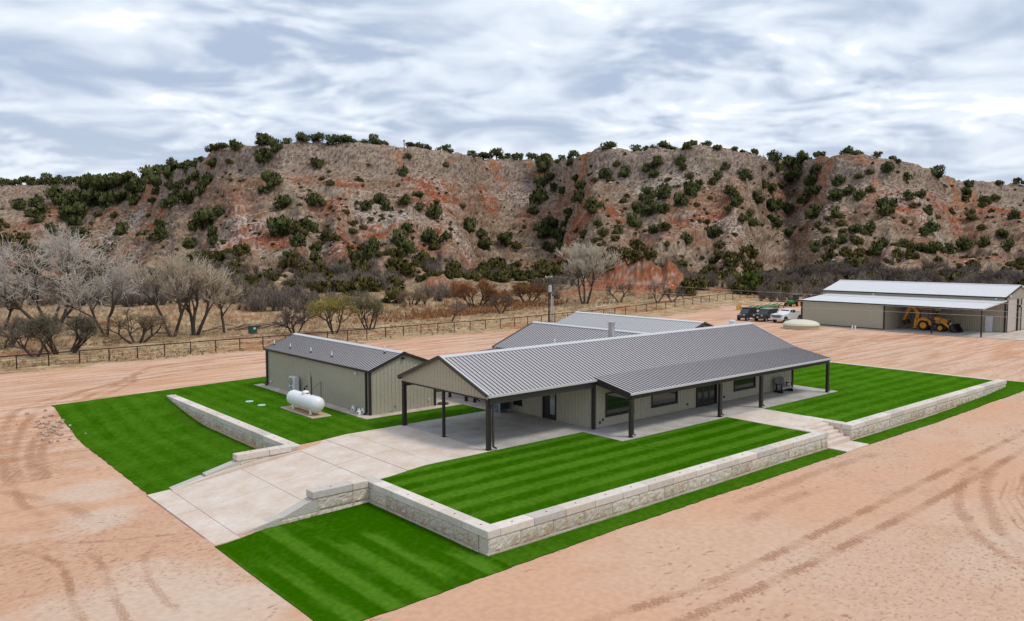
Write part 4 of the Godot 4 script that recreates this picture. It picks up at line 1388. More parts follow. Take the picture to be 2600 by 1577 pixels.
func build_house() -> void:
	var h := thing("ranch_house", "long tan metal ranch house with grey ribbed roof, open carport and front porch", "house")
	var rz := -39.75
	var ry := 5.99
	# roofs
	roof(h, Vector3(28.125, 0, rz), Vector3.RIGHT, 8.845, Vector3(0, 0, 1), [Vector2(0.0, ry), Vector2(4.62, 4.22)], M.roof, M.rib)
	roof(h, Vector3(36.97, 0, rz), Vector3.RIGHT, 23.95, Vector3(0, 0, 1), [Vector2(0.0, ry), Vector2(4.35, 4.325), Vector2(7.42, 3.70)], M.roof, M.rib)
	roof(h, Vector3(28.125, 0, rz), Vector3.RIGHT, 32.795, Vector3(0, 0, -1), [Vector2(0.0, ry), Vector2(4.55, 4.22)], M.roof, M.rib)
	ridge_cap(h, Vector3(28.1, ry, rz), Vector3(60.95, ry, rz), Vector3(0, 0, 1), 0.385, M.ridge)
	# wings behind
	roof(h, Vector3(48.0, 0, -39.9), Vector3(0, 0, -1), 13.3, Vector3(-1, 0, 0), [Vector2(0.0, 5.97), Vector2(4.7, 4.15)], M.roof, M.rib)
	roof(h, Vector3(48.0, 0, -39.9), Vector3(0, 0, -1), 13.3, Vector3(1, 0, 0), [Vector2(0.0, 5.97), Vector2(4.7, 4.15)], M.roof, M.rib)
	ridge_cap(h, Vector3(48.0, 5.98, -39.9), Vector3(48.0, 5.98, -53.25), Vector3(1, 0, 0), 0.385, M.ridge)
	bar("rake_trim", Vector3(48.0, 5.93, -53.24), Vector3(43.25, 4.09, -53.24), 0.06, 0.2, M.trim2, h)
	bar("rake_trim", Vector3(48.0, 5.93, -53.24), Vector3(52.75, 4.09, -53.24), 0.06, 0.2, M.trim2, h)
	var tall := func(u: float) -> float: return 4.15
	wall(h, Vector3(44.0, 0, -53.0), Vector3(44.0, 0, -44.1), Vector3(-1, 0, 0), 1.0, tall, [[1.5, 3.0, 1.9, 3.1]], M.siding)
	window(h, Vector3(44.0, 2.5, -50.75), 1.5, 1.2, Vector3(-1, 0, 0))
	wall(h, Vector3(52.0, 0, -53.0), Vector3(52.0, 0, -44.1), Vector3(1, 0, 0), 1.0, tall, [], M.siding)
	wall(h, Vector3(44.0, 0, -53.0), Vector3(52.0, 0, -53.0), Vector3(0, 0, -1), 1.0, func(u: float) -> float: return 5.9 - absf(u - 4.0) * 0.387, [], M.siding)
	# carport gable
	var gx := 28.36
	wall(h, Vector3(gx, 0, -44.15), Vector3(gx, 0, -35.3), Vector3(-1, 0, 0), 3.96, func(u: float) -> float: return ry - 0.1 - absf(-44.15 + u - rz) * 0.387, [], M.gable)
	bar("rake_trim", Vector3(28.1, ry - 0.02, rz), Vector3(28.1, 4.235, -35.12), 0.07, 0.19, M.trim2, h)
	bar("rake_trim", Vector3(28.1, ry - 0.02, rz), Vector3(28.1, 4.23, -44.3), 0.07, 0.19, M.trim2, h)
	bar("rake_flashing", Vector3(28.26, ry + 0.05, rz), Vector3(28.26, 4.29, -35.1), 0.16, 0.02, M.ridge, h)
	bar("gable_trim", Vector3(gx, 3.93, -44.2), Vector3(gx, 3.93, -35.25), 0.1, 0.08, M.trim, h)
	bar("beam", Vector3(28.45, 3.86, -35.32), Vector3(36.85, 3.86, -35.32), 0.16, 0.36, M.trim2, h)
	bar("beam", Vector3(28.45, 3.8, -44.16), Vector3(36.85, 3.8, -44.16), 0.16, 0.36, M.trim2, h)
	bar("gutter", Vector3(28.2, 4.17, -35.08), Vector3(36.95, 4.17, -35.08), 0.12, 0.13, M.ridge, h)
	bar("gutter", Vector3(28.2, 4.14, -44.36), Vector3(60.9, 4.14, -44.36), 0.12, 0.13, M.trim2, h)
	post(h, 28.5, -35.46, 3.9, 0.24, Vector3(0.21, 0, 0.16))
	post(h, 28.5, -39.8, 3.9, 0.16)
	post(h, 28.5, -44.16, 3.9, 0.24)
	post(h, 36.6, -48.2, 3.5, 0.18)
	post(h, 36.75, -47.35, 3.5, 0.18, Vector3(0.16, 0, 0.1))
	post(h, 36.65, -50.35, 3.5, 0.18)
	roof(h, Vector3(43.9, 0, -52.8), Vector3(0, 0, 1), 8.2, Vector3(-1, 0, 0), [Vector2(0.0, 4.1), Vector2(7.4, 3.6)], M.roof, M.rib)
	# walls under the roof
	var under := func(u: float) -> float: return 4.3
	wall(h, Vector3(36.95, 0, -35.3), Vector3(60.3, 0, -35.3), Vector3(0, 0, 1), 1.03, under, [[1.05, 3.75, 1.7, 3.2], [5.6, 8.37, 1.7, 3.2], [10.58, 12.95, 1.0, 3.12], [15.15, 18.0, 1.7, 3.2]], M.siding)
	window(h, Vector3(39.35, 2.45, -35.3), 2.72, 1.52, Vector3(0, 0, 1))
	window(h, Vector3(43.935, 2.45, -35.3), 2.79, 1.52, Vector3(0, 0, 1))
	window(h, Vector3(53.525, 2.45, -35.3), 2.87, 1.52, Vector3(0, 0, 1))
	var fd := MB.new()
	for x in [47.53, 49.9]:
		fd.box(Vector3(x, 2.07, -35.3), Vector3(0.1, 2.1, 0.16))
	fd.box(Vector3(48.715, 3.085, -35.3), Vector3(2.27, 0.09, 0.16))
	fd.box(Vector3(48.715, 1.06, -35.3), Vector3(2.27, 0.06, 0.2))
	var door := obj("front_door", fd, M.trim, h)
	for k in 3:
		var leaf := MB.new()
		var cx := 47.98 + k * 0.74
		for s in [-1.0, 1.0]:
			leaf.box(Vector3(cx + s * 0.315, 2.06, -35.33), Vector3(0.1, 1.95, 0.05))
		leaf.box(Vector3(cx, 1.2, -35.33), Vector3(0.52, 0.22, 0.05))
		leaf.box(Vector3(cx, 2.97, -35.33), Vector3(0.52, 0.13, 0.05))
		obj("door_leaf", leaf, M.black, door)
		boxed("pane", Vector3(cx, 2.11, -35.34), Vector3(0.53, 1.6, 0.02), M.glass, door)
	var side := func(u: float) -> float: return 5.85 - absf(-35.3 - u - rz) * 0.385
	wall(h, Vector3(36.9, 0, -35.36), Vector3(36.9, 0, -44.15), Vector3(-1, 0, 0), 1.03, side, [[3.33, 4.6, 1.0, 3.1], [6.8, 7.68, 1.55, 2.62]], M.siding)
	window(h, Vector3(36.9, 2.08, -42.6), 0.9, 1.09, Vector3(-1, 0, 0))
	var sd := MB.new()
	for z in [-39.93, -38.72]:
		sd.box(Vector3(36.88, 2.06, z), Vector3(0.14, 2.06, 0.09))
	sd.box(Vector3(36.88, 3.06, -39.325), Vector3(0.14, 0.09, 1.13))
	sd.box(Vector3(36.9, 2.03, -39.6), Vector3(0.06, 1.97, 0.56))
	sd.box(Vector3(36.9, 1.2, -39.05), Vector3(0.06, 0.34, 0.54))
	var door2 := obj("side_door", sd, M.black, h)
	boxed("pane", Vector3(36.88, 2.19, -39.05), Vector3(0.03, 1.62, 0.46), M.glass_pale, door2)
	wall(h, Vector3(60.3, 0, -35.3), Vector3(60.3, 0, -44.15), Vector3(1, 0, 0), 1.03, side, [], M.siding)
	wall(h, Vector3(36.95, 0, -44.15), Vector3(60.3, 0, -44.15), Vector3(0, 0, -1), 1.03, func(u: float) -> float: return 4.12, [], M.siding)
	boxed("corner_trim", Vector3(36.87, 2.55, -35.27), Vector3(0.2, 3.02, 0.2), M.trim, h)
	boxed("corner_trim", Vector3(60.31, 2.55, -35.27), Vector3(0.14, 3.02, 0.14), M.trim, h)
	# porch edge
	bar("beam", Vector3(37.1, 3.46, -32.42), Vector3(60.8, 3.46, -32.42), 0.16, 0.3, M.trim, h)
	bar("gutter", Vector3(36.95, 3.65, -32.27), Vector3(60.92, 3.65, -32.27), 0.12, 0.12, M.ridge, h)
	bar("porch_rake", Vector3(36.98, 4.12, -35.3), Vector3(36.98, 3.53, -32.3), 0.08, 0.36, M.trim, h)
	bar("porch_rake", Vector3(60.9, 4.2, -35.3), Vector3(60.9, 3.6, -32.3), 0.08, 0.22, M.trim2, h)
	bar("rake_trim", Vector3(60.9, ry - 0.02, rz), Vector3(60.9, 4.28, -35.4), 0.08, 0.16, M.ridge, h)
	bar("rake_trim", Vector3(60.9, ry - 0.02, rz), Vector3(60.9, 4.22, -44.2), 0.08, 0.16, M.ridge, h)
	for x in [36.95, 46.0, 50.95, 60.3]:
		post(h, x, -32.24, 3.32, 0.19, Vector3(0.19, 0, 0.02))
	# small things on the walls
	for q in [[46.42, 1.41], [50.85, 1.4], [37.45, 1.38], [37.72, 1.52]]:
		boxed("outlet_box", Vector3(q[0], q[1], -35.24), Vector3(0.09, 0.14, 0.08), M.black, h)
	# flue and vents
	var fl := MB.new()
	fl.xf.origin = Vector3(45.3, 0, -41.5)
	fl.lathe([Vector2(0.24, 5.2), Vector2(0.24, 6.62), Vector2(0.205, 6.63), Vector2(0.205, 6.68), Vector2(0.30, 6.7), Vector2(0.30, 6.78), Vector2(0.22, 6.79), Vector2(0.22, 6.83), Vector2(0.30, 6.85), Vector2(0.30, 6.92), Vector2(0.02, 7.0)], 18)
	obj("chimney_flue", fl, M.flue, h)
	for q in [[60.1, -41.0, 6.02, 0.24], [38.9, -41.0, 5.95, 0.05]]:
		var v := MB.new()
		v.xf.origin = Vector3(q[0], 0, q[1])
		v.lathe([Vector2(q[3], 5.3), Vector2(q[3], q[2] + 0.06), Vector2(q[3] * 1.25, q[2] + 0.07), Vector2(q[3] * 1.25, q[2] + 0.17), Vector2(0.01, q[2] + 0.2)], 14)
		obj("roof_vent", v, M.white, h)
	# the building behind, with a pale roof
	var g := thing("guest_house", "metal building with pale grey ribbed roof behind the ranch house", "house")
	roof(g, Vector3(63.0, 0, -46.0), Vector3(0, 0, -1), 16.9, Vector3(-1, 0, 0), [Vector2(0.0, 5.5), Vector2(3.1, 4.52), Vector2(6.2, 4.05)], M.roof_pale, M.rib_pale, 0.036)
	roof(g, Vector3(63.0, 0, -46.0), Vector3(0, 0, -1), 16.9, Vector3(1, 0, 0), [Vector2(0.0, 5.5), Vector2(3.6, 4.3)], M.roof_pale, M.rib_pale, 0.036)
	ridge_cap(g, Vector3(63.0, 5.5, -45.95), Vector3(63.0, 5.5, -62.95), Vector3(1, 0, 0), 0.32, M.galv)
	bar("rake_trim", Vector3(63.0, 5.46, -45.96), Vector3(66.65, 4.25, -45.96), 0.08, 0.16, M.trim2, g)
	bar("rake_trim", Vector3(63.0, 5.46, -45.96), Vector3(59.9, 4.48, -45.96), 0.08, 0.16, M.trim2, g)
	var gt := func(u: float) -> float: return 5.38 - absf(u - 3.0) * 0.32
	wall(g, Vector3(60.0, 0, -46.3), Vector3(66.4, 0, -46.3), Vector3(0, 0, 1), 1.0, gt, [], M.siding)
	wall(g, Vector3(60.0, 0, -62.6), Vector3(66.4, 0, -62.6), Vector3(0, 0, -1), 1.0, gt, [], M.siding)
	wall(g, Vector3(60.0, 0, -62.6), Vector3(60.0, 0, -46.3), Vector3(-1, 0, 0), 1.0, func(u: float) -> float: return 4.4, [], M.siding)
	wall(g, Vector3(66.4, 0, -62.6), Vector3(66.4, 0, -46.3), Vector3(1, 0, 0), 1.0, func(u: float) -> float: return 4.3, [], M.siding)
	for z in [-47.0, -54.0, -62.0]:
		post(g, 57.0, z, 4.0, 0.18)
	boxed("wall_light", Vector3(63.0, 5.0, -46.2), Vector3(0.2, 0.2, 0.16), M.black, g)

func build_shed() -> void:
	var s := thing("storage_building", "small tan metal building with dark trim behind the white propane tank", "building")
	var xr := 31.1
	var x0 := 28.4
	var x1 := 33.8
	var z0 := -48.3
	var z1 := -65.1
	roof(s, Vector3(xr, 0, z0 + 0.14), Vector3(0, 0, -1), 17.08, Vector3(-1, 0, 0), [Vector2(0.0, 5.19), Vector2(2.86, 4.14)], M.roof, M.rib)
	roof(s, Vector3(xr, 0, z0 + 0.14), Vector3(0, 0, -1), 17.08, Vector3(1, 0, 0), [Vector2(0.0, 5.19), Vector2(2.86, 4.14)], M.roof, M.rib)
	ridge_cap(s, Vector3(xr, 5.19, z0 + 0.15), Vector3(xr, 5.19, z1 - 0.15), Vector3(1, 0, 0), 0.367, M.ridge)
	var flat := func(u: float) -> float: return 4.1
	var peak := func(u: float) -> float: return 5.1 - absf(u - 2.7) * 0.367
	wall(s, Vector3(x0, 0, z1), Vector3(x0, 0, z0), Vector3(-1, 0, 0), 1.03, flat, [], M.siding)
	wall(s, Vector3(x0, 0, z0), Vector3(x1, 0, z0), Vector3(0, 0, 1), 1.03, peak, [], M.siding)
	wall(s, Vector3(x1, 0, z1), Vector3(x1, 0, z0), Vector3(1, 0, 0), 1.03, flat, [], M.siding)
	wall(s, Vector3(x0, 0, z1), Vector3(x1, 0, z1), Vector3(0, 0, -1), 1.03, peak, [], M.siding)
	for q in [[x0, z0], [x1, z0], [x0, z1], [x1, z1]]:
		boxed("corner_trim", Vector3(q[0], 2.55, q[1]), Vector3(0.15, 3.03, 0.15), M.trim, s)
	for q in [[x0 - 0.12, z0 - 0.33], [x0 - 0.1, z1 + 0.25]]:
		var d := MB.new()
		d.box(Vector3(q[0], 2.6, q[1]), Vector3(0.1, 2.85, 0.12))
		d.bar(Vector3(q[0], 1.2, q[1]), Vector3(q[0] - 0.2, 1.08, q[1]), 0.1, 0.1)
		obj("downspout", d, M.trim, s)
	for sd in [-1.0, 1.0]:
		bar("rake_trim", Vector3(xr, 5.12, z0 + 0.15), Vector3(xr + sd * 2.9, 4.06, z0 + 0.15), 0.07, 0.2, M.trim, s)
		bar("rake_trim", Vector3(xr, 5.12, z1 - 0.15), Vector3(xr + sd * 2.9, 4.06, z1 - 0.15), 0.07, 0.2, M.trim, s)
		bar("gutter", Vector3(xr + sd * 2.87, 4.08, z0 + 0.17), Vector3(xr + sd * 2.87, 4.08, z1 - 0.17), 0.12, 0.14, M.trim, s)
	for q in [[28.95, -64.75, 0.4], [28.95, -61.7, 0.4], [28.95, -58.1, 0.4], [28.95, -54.7, 0.4], [30.6, -49.9, 0.55]]:
		var v := MB.new()
		var y: float = 5.19 - (xr - q[0]) * 0.367
		v.xf.origin = Vector3(q[0], y, q[1])
		v.lathe([Vector2(0.1, -0.03), Vector2(0.085, 0.1), Vector2(0.05, 0.12)], 10)
		var o := obj("roof_vent", v, M.dark, s)
		var p := MB.new()
		p.xf.origin = Vector3(q[0], y, q[1])
		p.lathe([Vector2(0.045, 0.1), Vector2(0.045, q[2]), Vector2(0.0, q[2])], 10)
		obj("vent_pipe", p, M.white, o)
	boxed("wall_light", Vector3(28.33, 3.76, -50.1), Vector3(0.14, 0.22, 0.18), M.offwhite, s, 0.02)
	boxed("wall_light", Vector3(31.05, 4.78, -48.2), Vector3(0.22, 0.16, 0.2), M.black, s, 0.02)
	boxed("dryer_vent", Vector3(28.33, 1.46, -64.2), Vector3(0.14, 0.16, 0.16), M.offwhite, s, 0.02)
	boxed("outlet_box", Vector3(33.24, 1.56, -48.24), Vector3(0.1, 0.15, 0.1), M.offwhite, s, 0.01)
	boxed("conduit_box", Vector3(28.35, 2.2, -57.3), Vector3(0.03, 1.5, 0.5), M.siding, s)
	bar("conduit", Vector3(28.33, 1.1, -56.9), Vector3(28.33, 2.7, -56.95), 0.05, 0.05, M.trim2, s)
	var lines := MB.new()
	lines.tube([Vector3(28.15, 1.1, -57.7), Vector3(28.15, 1.75, -57.7), Vector3(28.25, 1.88, -57.65), Vector3(28.4, 1.9, -57.6)], [0.06], 8)
	obj("line_set", lines, M.black, s)

func build_shop() -> void:
	var s := thing("shop_building", "large metal shop with pale roof, lean-to bay and tall bay doors", "building")
	var xr := 125.3
	roof(s, Vector3(xr, 0, -39.25), Vector3(0, 0, -1), 26.0, Vector3(-1, 0, 0), [Vector2(0.0, 7.2), Vector2(5.45, 5.78)], M.galv, M.galv, 0.03)
	roof(s, Vector3(xr, 0, -39.25), Vector3(0, 0, -1), 26.0, Vector3(1, 0, 0), [Vector2(0.0, 7.2), Vector2(5.45, 5.78)], M.galv, M.galv, 0.03)
	roof(s, Vector3(119.95, 0, -39.25), Vector3(0, 0, -1), 25.2, Vector3(-1, 0, 0), [Vector2(0.0, 5.3), Vector2(8.15, 4.62)], M.galv, M.galv, 0.03)
	ridge_cap(s, Vector3(xr, 7.2, -39.2), Vector3(xr, 7.2, -65.3), Vector3(1, 0, 0), 0.26, M.galv)
	var f := func(y: float) -> Callable: return func(u: float) -> float: return y
	# the long wall behind the lean-to and above it
	wall(s, Vector3(120.0, 0, -65.2), Vector3(120.0, 0, -39.4), Vector3(-1, 0, 0), 1.05, f.call(5.75), [[23.45, 24.4, 1.0, 3.2]], M.siding)
	wall(s, Vector3(120.0, 0, -39.4), Vector3(130.6, 0, -39.4), Vector3(0, 0, 1), 1.05, func(u: float) -> float: return 7.1 - absf(u - 5.3) * 0.26, [[0.75, 4.35, 1.0, 5.35], [6.0, 9.6, 1.0, 5.35]], M.siding)
	wall(s, Vector3(130.6, 0, -65.2), Vector3(130.6, 0, -39.4), Vector3(1, 0, 0), 1.05, f.call(5.75), [], M.siding)
	wall(s, Vector3(120.0, 0, -65.2), Vector3(130.6, 0, -65.2), Vector3(0, 0, -1), 1.05, func(u: float) -> float: return 7.1 - absf(u - 5.3) * 0.26, [], M.siding)
	# lean-to walls: closed left half, open right half
	wall(s, Vector3(112.0, 0, -64.2), Vector3(112.0, 0, -51.85), Vector3(-1, 0, 0), 1.05, f.call(4.58), [], M.siding)
	var ltop := func(u: float) -> float: return 4.58 + u * 0.083
	wall(s, Vector3(112.0, 0, -64.2), Vector3(120.0, 0, -64.2), Vector3(0, 0, -1), 1.05, ltop, [], M.siding)
	wall(s, Vector3(112.0, 0, -51.85), Vector3(120.0, 0, -51.85), Vector3(0, 0, 1), 1.05, ltop, [], M.siding)
	boxed("corner_trim", Vector3(112.0, 2.8, -51.82), Vector3(0.16, 3.5, 0.16), M.trim, s)
	boxed("corner_trim", Vector3(112.0, 2.8, -64.2), Vector3(0.2, 3.5, 0.2), M.trim, s)
	boxed("corner_trim", Vector3(120.0, 3.4, -39.36), Vector3(0.2, 4.7, 0.2), M.trim, s)
	bar("base_trim", Vector3(111.95, 1.12, -64.2), Vector3(111.95, 1.12, -51.9), 0.1, 0.14, M.trim2, s)
	bar("eave_trim", Vector3(119.82, 5.72, -39.2), Vector3(119.82, 5.72, -65.3), 0.1, 0.16, M.trim, s)
	bar("eave_trim", Vector3(119.92, 5.18, -39.25), Vector3(119.92, 5.18, -64.4), 0.1, 0.12, M.trim, s)
	bar("eave_trim", Vector3(111.8, 4.55, -39.2), Vector3(111.8, 4.55, -64.45), 0.1, 0.16, M.trim, s)
	bar("rake_trim", Vector3(111.78, 4.63, -39.22), Vector3(119.9, 5.32, -39.22), 0.07, 0.18, M.offwhite, s)
	for sd in [-1.0, 1.0]:
		bar("rake_trim", Vector3(xr, 7.16, -39.22), Vector3(xr + sd * 5.5, 5.74, -39.22), 0.09, 0.2, M.trim if sd < 0 else M.galv, s)
	for z in [-45.45, -39.4]:
		post(s, 112.0, z, 4.5, 0.16, Vector3.ZERO, 1.05)
	# doors
	boxed("bay_door", Vector3(122.55, 3.2, -39.42), Vector3(3.5, 4.28, 0.06), M.bay, s)
	boxed("bay_door", Vector3(127.8, 3.2, -39.42), Vector3(3.5, 4.28, 0.06), M.bay, s)
	for i in 6:
		for x in [122.55, 127.8]:
			boxed("door_seam", Vector3(x, 1.75 + i * 0.6, -39.375), Vector3(3.48, 0.02, 0.02), M.offwhite, s)
	for x in [124.4, 129.6]:
		boxed("door_jamb", Vector3(x, 3.2, -39.3), Vector3(0.14, 4.4, 0.2), M.trim, s)
	for x in [120.72, 125.95]:
		boxed("door_jamb", Vector3(x, 3.2, -39.34), Vector3(0.07, 4.4, 0.1), M.trim2, s)
	var wd := boxed("walk_door", Vector3(119.97, 2.1, -41.3), Vector3(0.08, 2.12, 0.93), M.doorwhite, s)
	boxed("handle", Vector3(119.9, 2.0, -41.67), Vector3(0.07, 0.06, 0.12), M.grey, wd)
	for q in [[120.4, 4.0], [125.2, 4.35]]:
		var l := boxed("wall_light", Vector3(q[0], q[1], -39.28), Vector3(0.24, 0.3, 0.2), M.black, s, 0.02)
		boxed("lens", Vector3(q[0] + 0.12, q[1] + 0.03, -39.17), Vector3(0.14, 0.2, 0.04), M.white, l)
	var fl := boxed("flood_light", Vector3(120.35, 5.75, -39.05), Vector3(0.5, 0.16, 0.3), M.grey, s, 0.02)
	boxed("lens", Vector3(120.75, 5.95, -39.05), Vector3(0.26, 0.2, 0.16), M.white, fl)
	boxed("wall_light", Vector3(119.88, 5.55, -40.5), Vector3(0.1, 0.16, 0.26), M.white, s, 0.02)
	for z in [-58.05, -52.1, -45.8, -39.6]:
		boxed("eave_light", Vector3(111.68, 4.66 if z > -50.0 else 4.5, z), Vector3(0.14, 0.1, 0.42), M.offwhite if z > -50.0 else M.dark, s, 0.02)
	var v := MB.new()
	v.xf.origin = Vector3(118.6, 5.1, -56.6)
	v.lathe([Vector2(0.05, 0.0), Vector2(0.05, 0.55), Vector2(0.0, 0.56)], 8)
	obj("vent_pipe", v, M.white, s)
	boxed("wall_window", Vector3(119.9, 2.6, -50.9), Vector3(0.1, 1.5, 0.9), M.flue, s)

# ------------------------------------------------------------------ things in the yard
func wheel(parent: Node, at: Vector3, r: float, w: float, rim_m: Material, along_z := true) -> void:
	var turn := Basis(Vector3.RIGHT, PI / 2) if along_z else Basis(Vector3.FORWARD, PI / 2)
	var t := MB.new()
	t.xf = Transform3D(turn, at)
	t.lathe([Vector2(r * 0.6, -w * 0.46), Vector2(r * 0.9, -w * 0.5), Vector2(r, -w * 0.36), Vector2(r, w * 0.36), Vector2(r * 0.9, w * 0.5), Vector2(r * 0.6, w * 0.46)], 20)
	var o := obj("wheel", t, M.rubber, parent)
	var k := MB.new()
	k.xf = Transform3D(turn, at)
	k.lathe([Vector2(0.0, -w * 0.36), Vector2(r * 0.22, -w * 0.38), Vector2(r * 0.3, -w * 0.3), Vector2(r * 0.52, -w * 0.32), Vector2(r * 0.62, -w * 0.47)], 16)
	k.lathe([Vector2(r * 0.62, w * 0.47), Vector2(r * 0.52, w * 0.32), Vector2(r * 0.3, w * 0.3), Vector2(r * 0.22, w * 0.38), Vector2(0.0, w * 0.36)], 16)
	obj("rim", k, rim_m, o)

func frustum(b: MB, x0: float, x1: float, y0: float, z0: float, tx0: float, tx1: float, y1: float, tz: float) -> void:
	# a cab: a rectangle at y0 narrowing to one at y1
	var lo := [Vector3(x0, y0, -z0), Vector3(x1, y0, -z0), Vector3(x1, y0, z0), Vector3(x0, y0, z0)]
	var hi := [Vector3(tx0, y1, -tz), Vector3(tx1, y1, -tz), Vector3(tx1, y1, tz), Vector3(tx0, y1, tz)]
	var c := Vector3((x0 + x1) * 0.5, (y0 + y1) * 0.5, 0)
	for i in 4:
		var j := (i + 1) % 4
		b.quad_out(lo[i], lo[j], hi[j], hi[i], c)
	b.quad_out(hi[0], hi[1], hi[2], hi[3], c)

func arch_profile(pts: Array, arches: Array, r: float, y: float) -> PackedVector2Array:
	# pts: the outline clockwise from front bottom over the roof to the rear bottom; arches cut the sill from rear to front
	var poly := PackedVector2Array()
	for p in pts:
		poly.push_back(p)
	for x in arches:
		for k in 9:
			var a := PI * k / 8.0
			poly.push_back(Vector2(x + cos(a) * r, y + sin(a) * r * 0.95))
	return poly

func pane4(parent: Node, a: Vector3, b: Vector3, c: Vector3, d: Vector3, inside: Vector3, called := "window") -> void:
	var m := MB.new()
	var n := (c - a).cross(b - a).normalized() * 0.012
	if n.dot((a + c) * 0.5 - inside) < 0:
		n = -n
	m.quad_out(a + n, b + n, c + n, d + n, inside)
	obj(called, m, M.carglass, parent)

func pickup(at: Vector3) -> void:
	var t := thing("pickup_truck", "white crew cab pickup truck parked beside the shop", "truck", at)
	var b := MB.new()
	var poly := arch_profile([Vector2(-3.0, 0.62), Vector2(-3.02, 1.1), Vector2(-2.95, 1.28), Vector2(-1.25, 1.4), Vector2(1.05, 1.42), Vector2(3.0, 1.44), Vector2(3.02, 0.7)], [2.0, -2.0], 0.52, 0.5)
	b.prism(poly, -1.0, 1.0)
	obj("body", b, M.white, t)
	var bed := MB.new()
	bed.box(Vector3(2.05, 1.43, 0), Vector3(1.72, 0.05, 1.66))
	obj("bed", bed, M.dark, t)
	var cab := MB.new()
	frustum(cab, -1.2, 1.1, 1.38, 0.95, -0.42, 0.92, 1.98, 0.76)
	obj("cab", cab, M.white, t)
	var c := Vector3(0.2, 1.6, 0)
	pane4(t, Vector3(-1.1, 1.44, -0.82), Vector3(-1.1, 1.44, 0.82), Vector3(-0.48, 1.92, 0.68), Vector3(-0.48, 1.92, -0.68), c, "windscreen")
	for s in [-1.0, 1.0]:
		pane4(t, Vector3(-0.85, 1.46, s * 0.925), Vector3(0.02, 1.46, s * 0.925), Vector3(0.02, 1.9, s * 0.79), Vector3(-0.36, 1.9, s * 0.79), c)
		pane4(t, Vector3(0.1, 1.46, s * 0.925), Vector3(0.95, 1.46, s * 0.925), Vector3(0.84, 1.9, s * 0.79), Vector3(0.1, 1.9, s * 0.79), c)
		var mi := boxed("mirror", Vector3(-0.82, 1.52, s * 1.1), Vector3(0.12, 0.24, 0.22), M.white, t, 0.03)
		boxed("headlight", Vector3(-3.0, 1.08, s * 0.83), Vector3(0.1, 0.3, 0.24), M.grey, t, 0.02)
		boxed("door_handle", Vector3(0.0, 1.28, s * 1.005), Vector3(0.18, 0.04, 0.03), M.flue, t)
		for x in [-2.0, 2.0]:
			wheel(t, Vector3(x, 0.42, s * 0.86), 0.42, 0.29, M.flue)
			var a := MB.new()
			a.tube([Vector3(x - 0.55, 0.6, s * 0.99), Vector3(x - 0.4, 0.92, s * 1.0), Vector3(x, 1.06, s * 1.0), Vector3(x + 0.4, 0.92, s * 1.0), Vector3(x + 0.55, 0.6, s * 0.99)], [0.045], 6)
			obj("arch_trim", a, M.dark, t)
	boxed("grille", Vector3(-3.02, 1.02, 0), Vector3(0.08, 0.42, 1.36), M.dark, t, 0.02)
	for i in 3:
		boxed("grille_bar", Vector3(-3.07, 0.9 + i * 0.12, 0), Vector3(0.03, 0.03, 1.3), M.flue, t)
	boxed("bumper", Vector3(-3.06, 0.66, 0), Vector3(0.26, 0.24, 1.9), M.offwhite, t, 0.04)
	boxed("chassis", Vector3(0, 0.62, 0), Vector3(5.4, 0.2, 1.2), M.black, t)
	boxed("hood_scoop", Vector3(-2.0, 1.38, 0), Vector3(0.9, 0.05, 0.8), M.white, t, 0.02)

func suv(at: Vector3) -> void:
	var t := thing("suv", "dark grey boxy off-road wagon parked between the pickup and the buggy", "suv", at)
	var b := MB.new()
	b.prism(arch_profile([Vector2(-2.3, 0.6), Vector2(-2.34, 1.05), Vector2(-2.25, 1.2), Vector2(-0.95, 1.26), Vector2(2.2, 1.28), Vector2(2.3, 1.1), Vector2(2.28, 0.6)], [1.4, -1.4], 0.47, 0.48), -0.93, 0.93)
	obj("body", b, M.slate, t)
	var cab := MB.new()
	frustum(cab, -0.95, 2.2, 1.25, 0.9, -0.55, 2.1, 1.9, 0.76)
	obj("cab", cab, M.slate, t)
	boxed("roof", Vector3(0.8, 1.93, 0), Vector3(2.7, 0.06, 1.5), M.silver, t, 0.02)
	var c := Vector3(0.5, 1.5, 0)
	pane4(t, Vector3(-0.9, 1.3, -0.8), Vector3(-0.9, 1.3, 0.8), Vector3(-0.57, 1.86, 0.7), Vector3(-0.57, 1.86, -0.7), c, "windscreen")
	for s in [-1.0, 1.0]:
		for q in [[-0.75, 0.2], [0.3, 1.15], [1.25, 2.05]]:
			pane4(t, Vector3(q[0], 1.33, s * 0.885), Vector3(q[1], 1.33, s * 0.885), Vector3(minf(q[1], 1.98), 1.83, s * 0.785), Vector3(maxf(q[0], -0.45), 1.83, s * 0.785), c)
		boxed("headlight", Vector3(-2.32, 0.98, s * 0.68), Vector3(0.08, 0.18, 0.26), M.offwhite, t, 0.02)
		boxed("mirror", Vector3(-0.6, 1.36, s * 1.02), Vector3(0.1, 0.18, 0.18), M.black, t, 0.02)
		for x in [-1.4, 1.4]:
			wheel(t, Vector3(x, 0.4, s * 0.8), 0.4, 0.27, M.grey)
	boxed("grille", Vector3(-2.35, 0.96, 0), Vector3(0.07, 0.26, 1.0), M.black, t, 0.02)
	boxed("bumper", Vector3(-2.38, 0.62, 0), Vector3(0.26, 0.3, 1.8), M.black, t, 0.04)
	boxed("number_plate", Vector3(-2.53, 0.72, 0.1), Vector3(0.02, 0.14, 0.3), M.white, t)
	boxed("chassis", Vector3(0, 0.55, 0), Vector3(4.0, 0.2, 1.1), M.black, t)

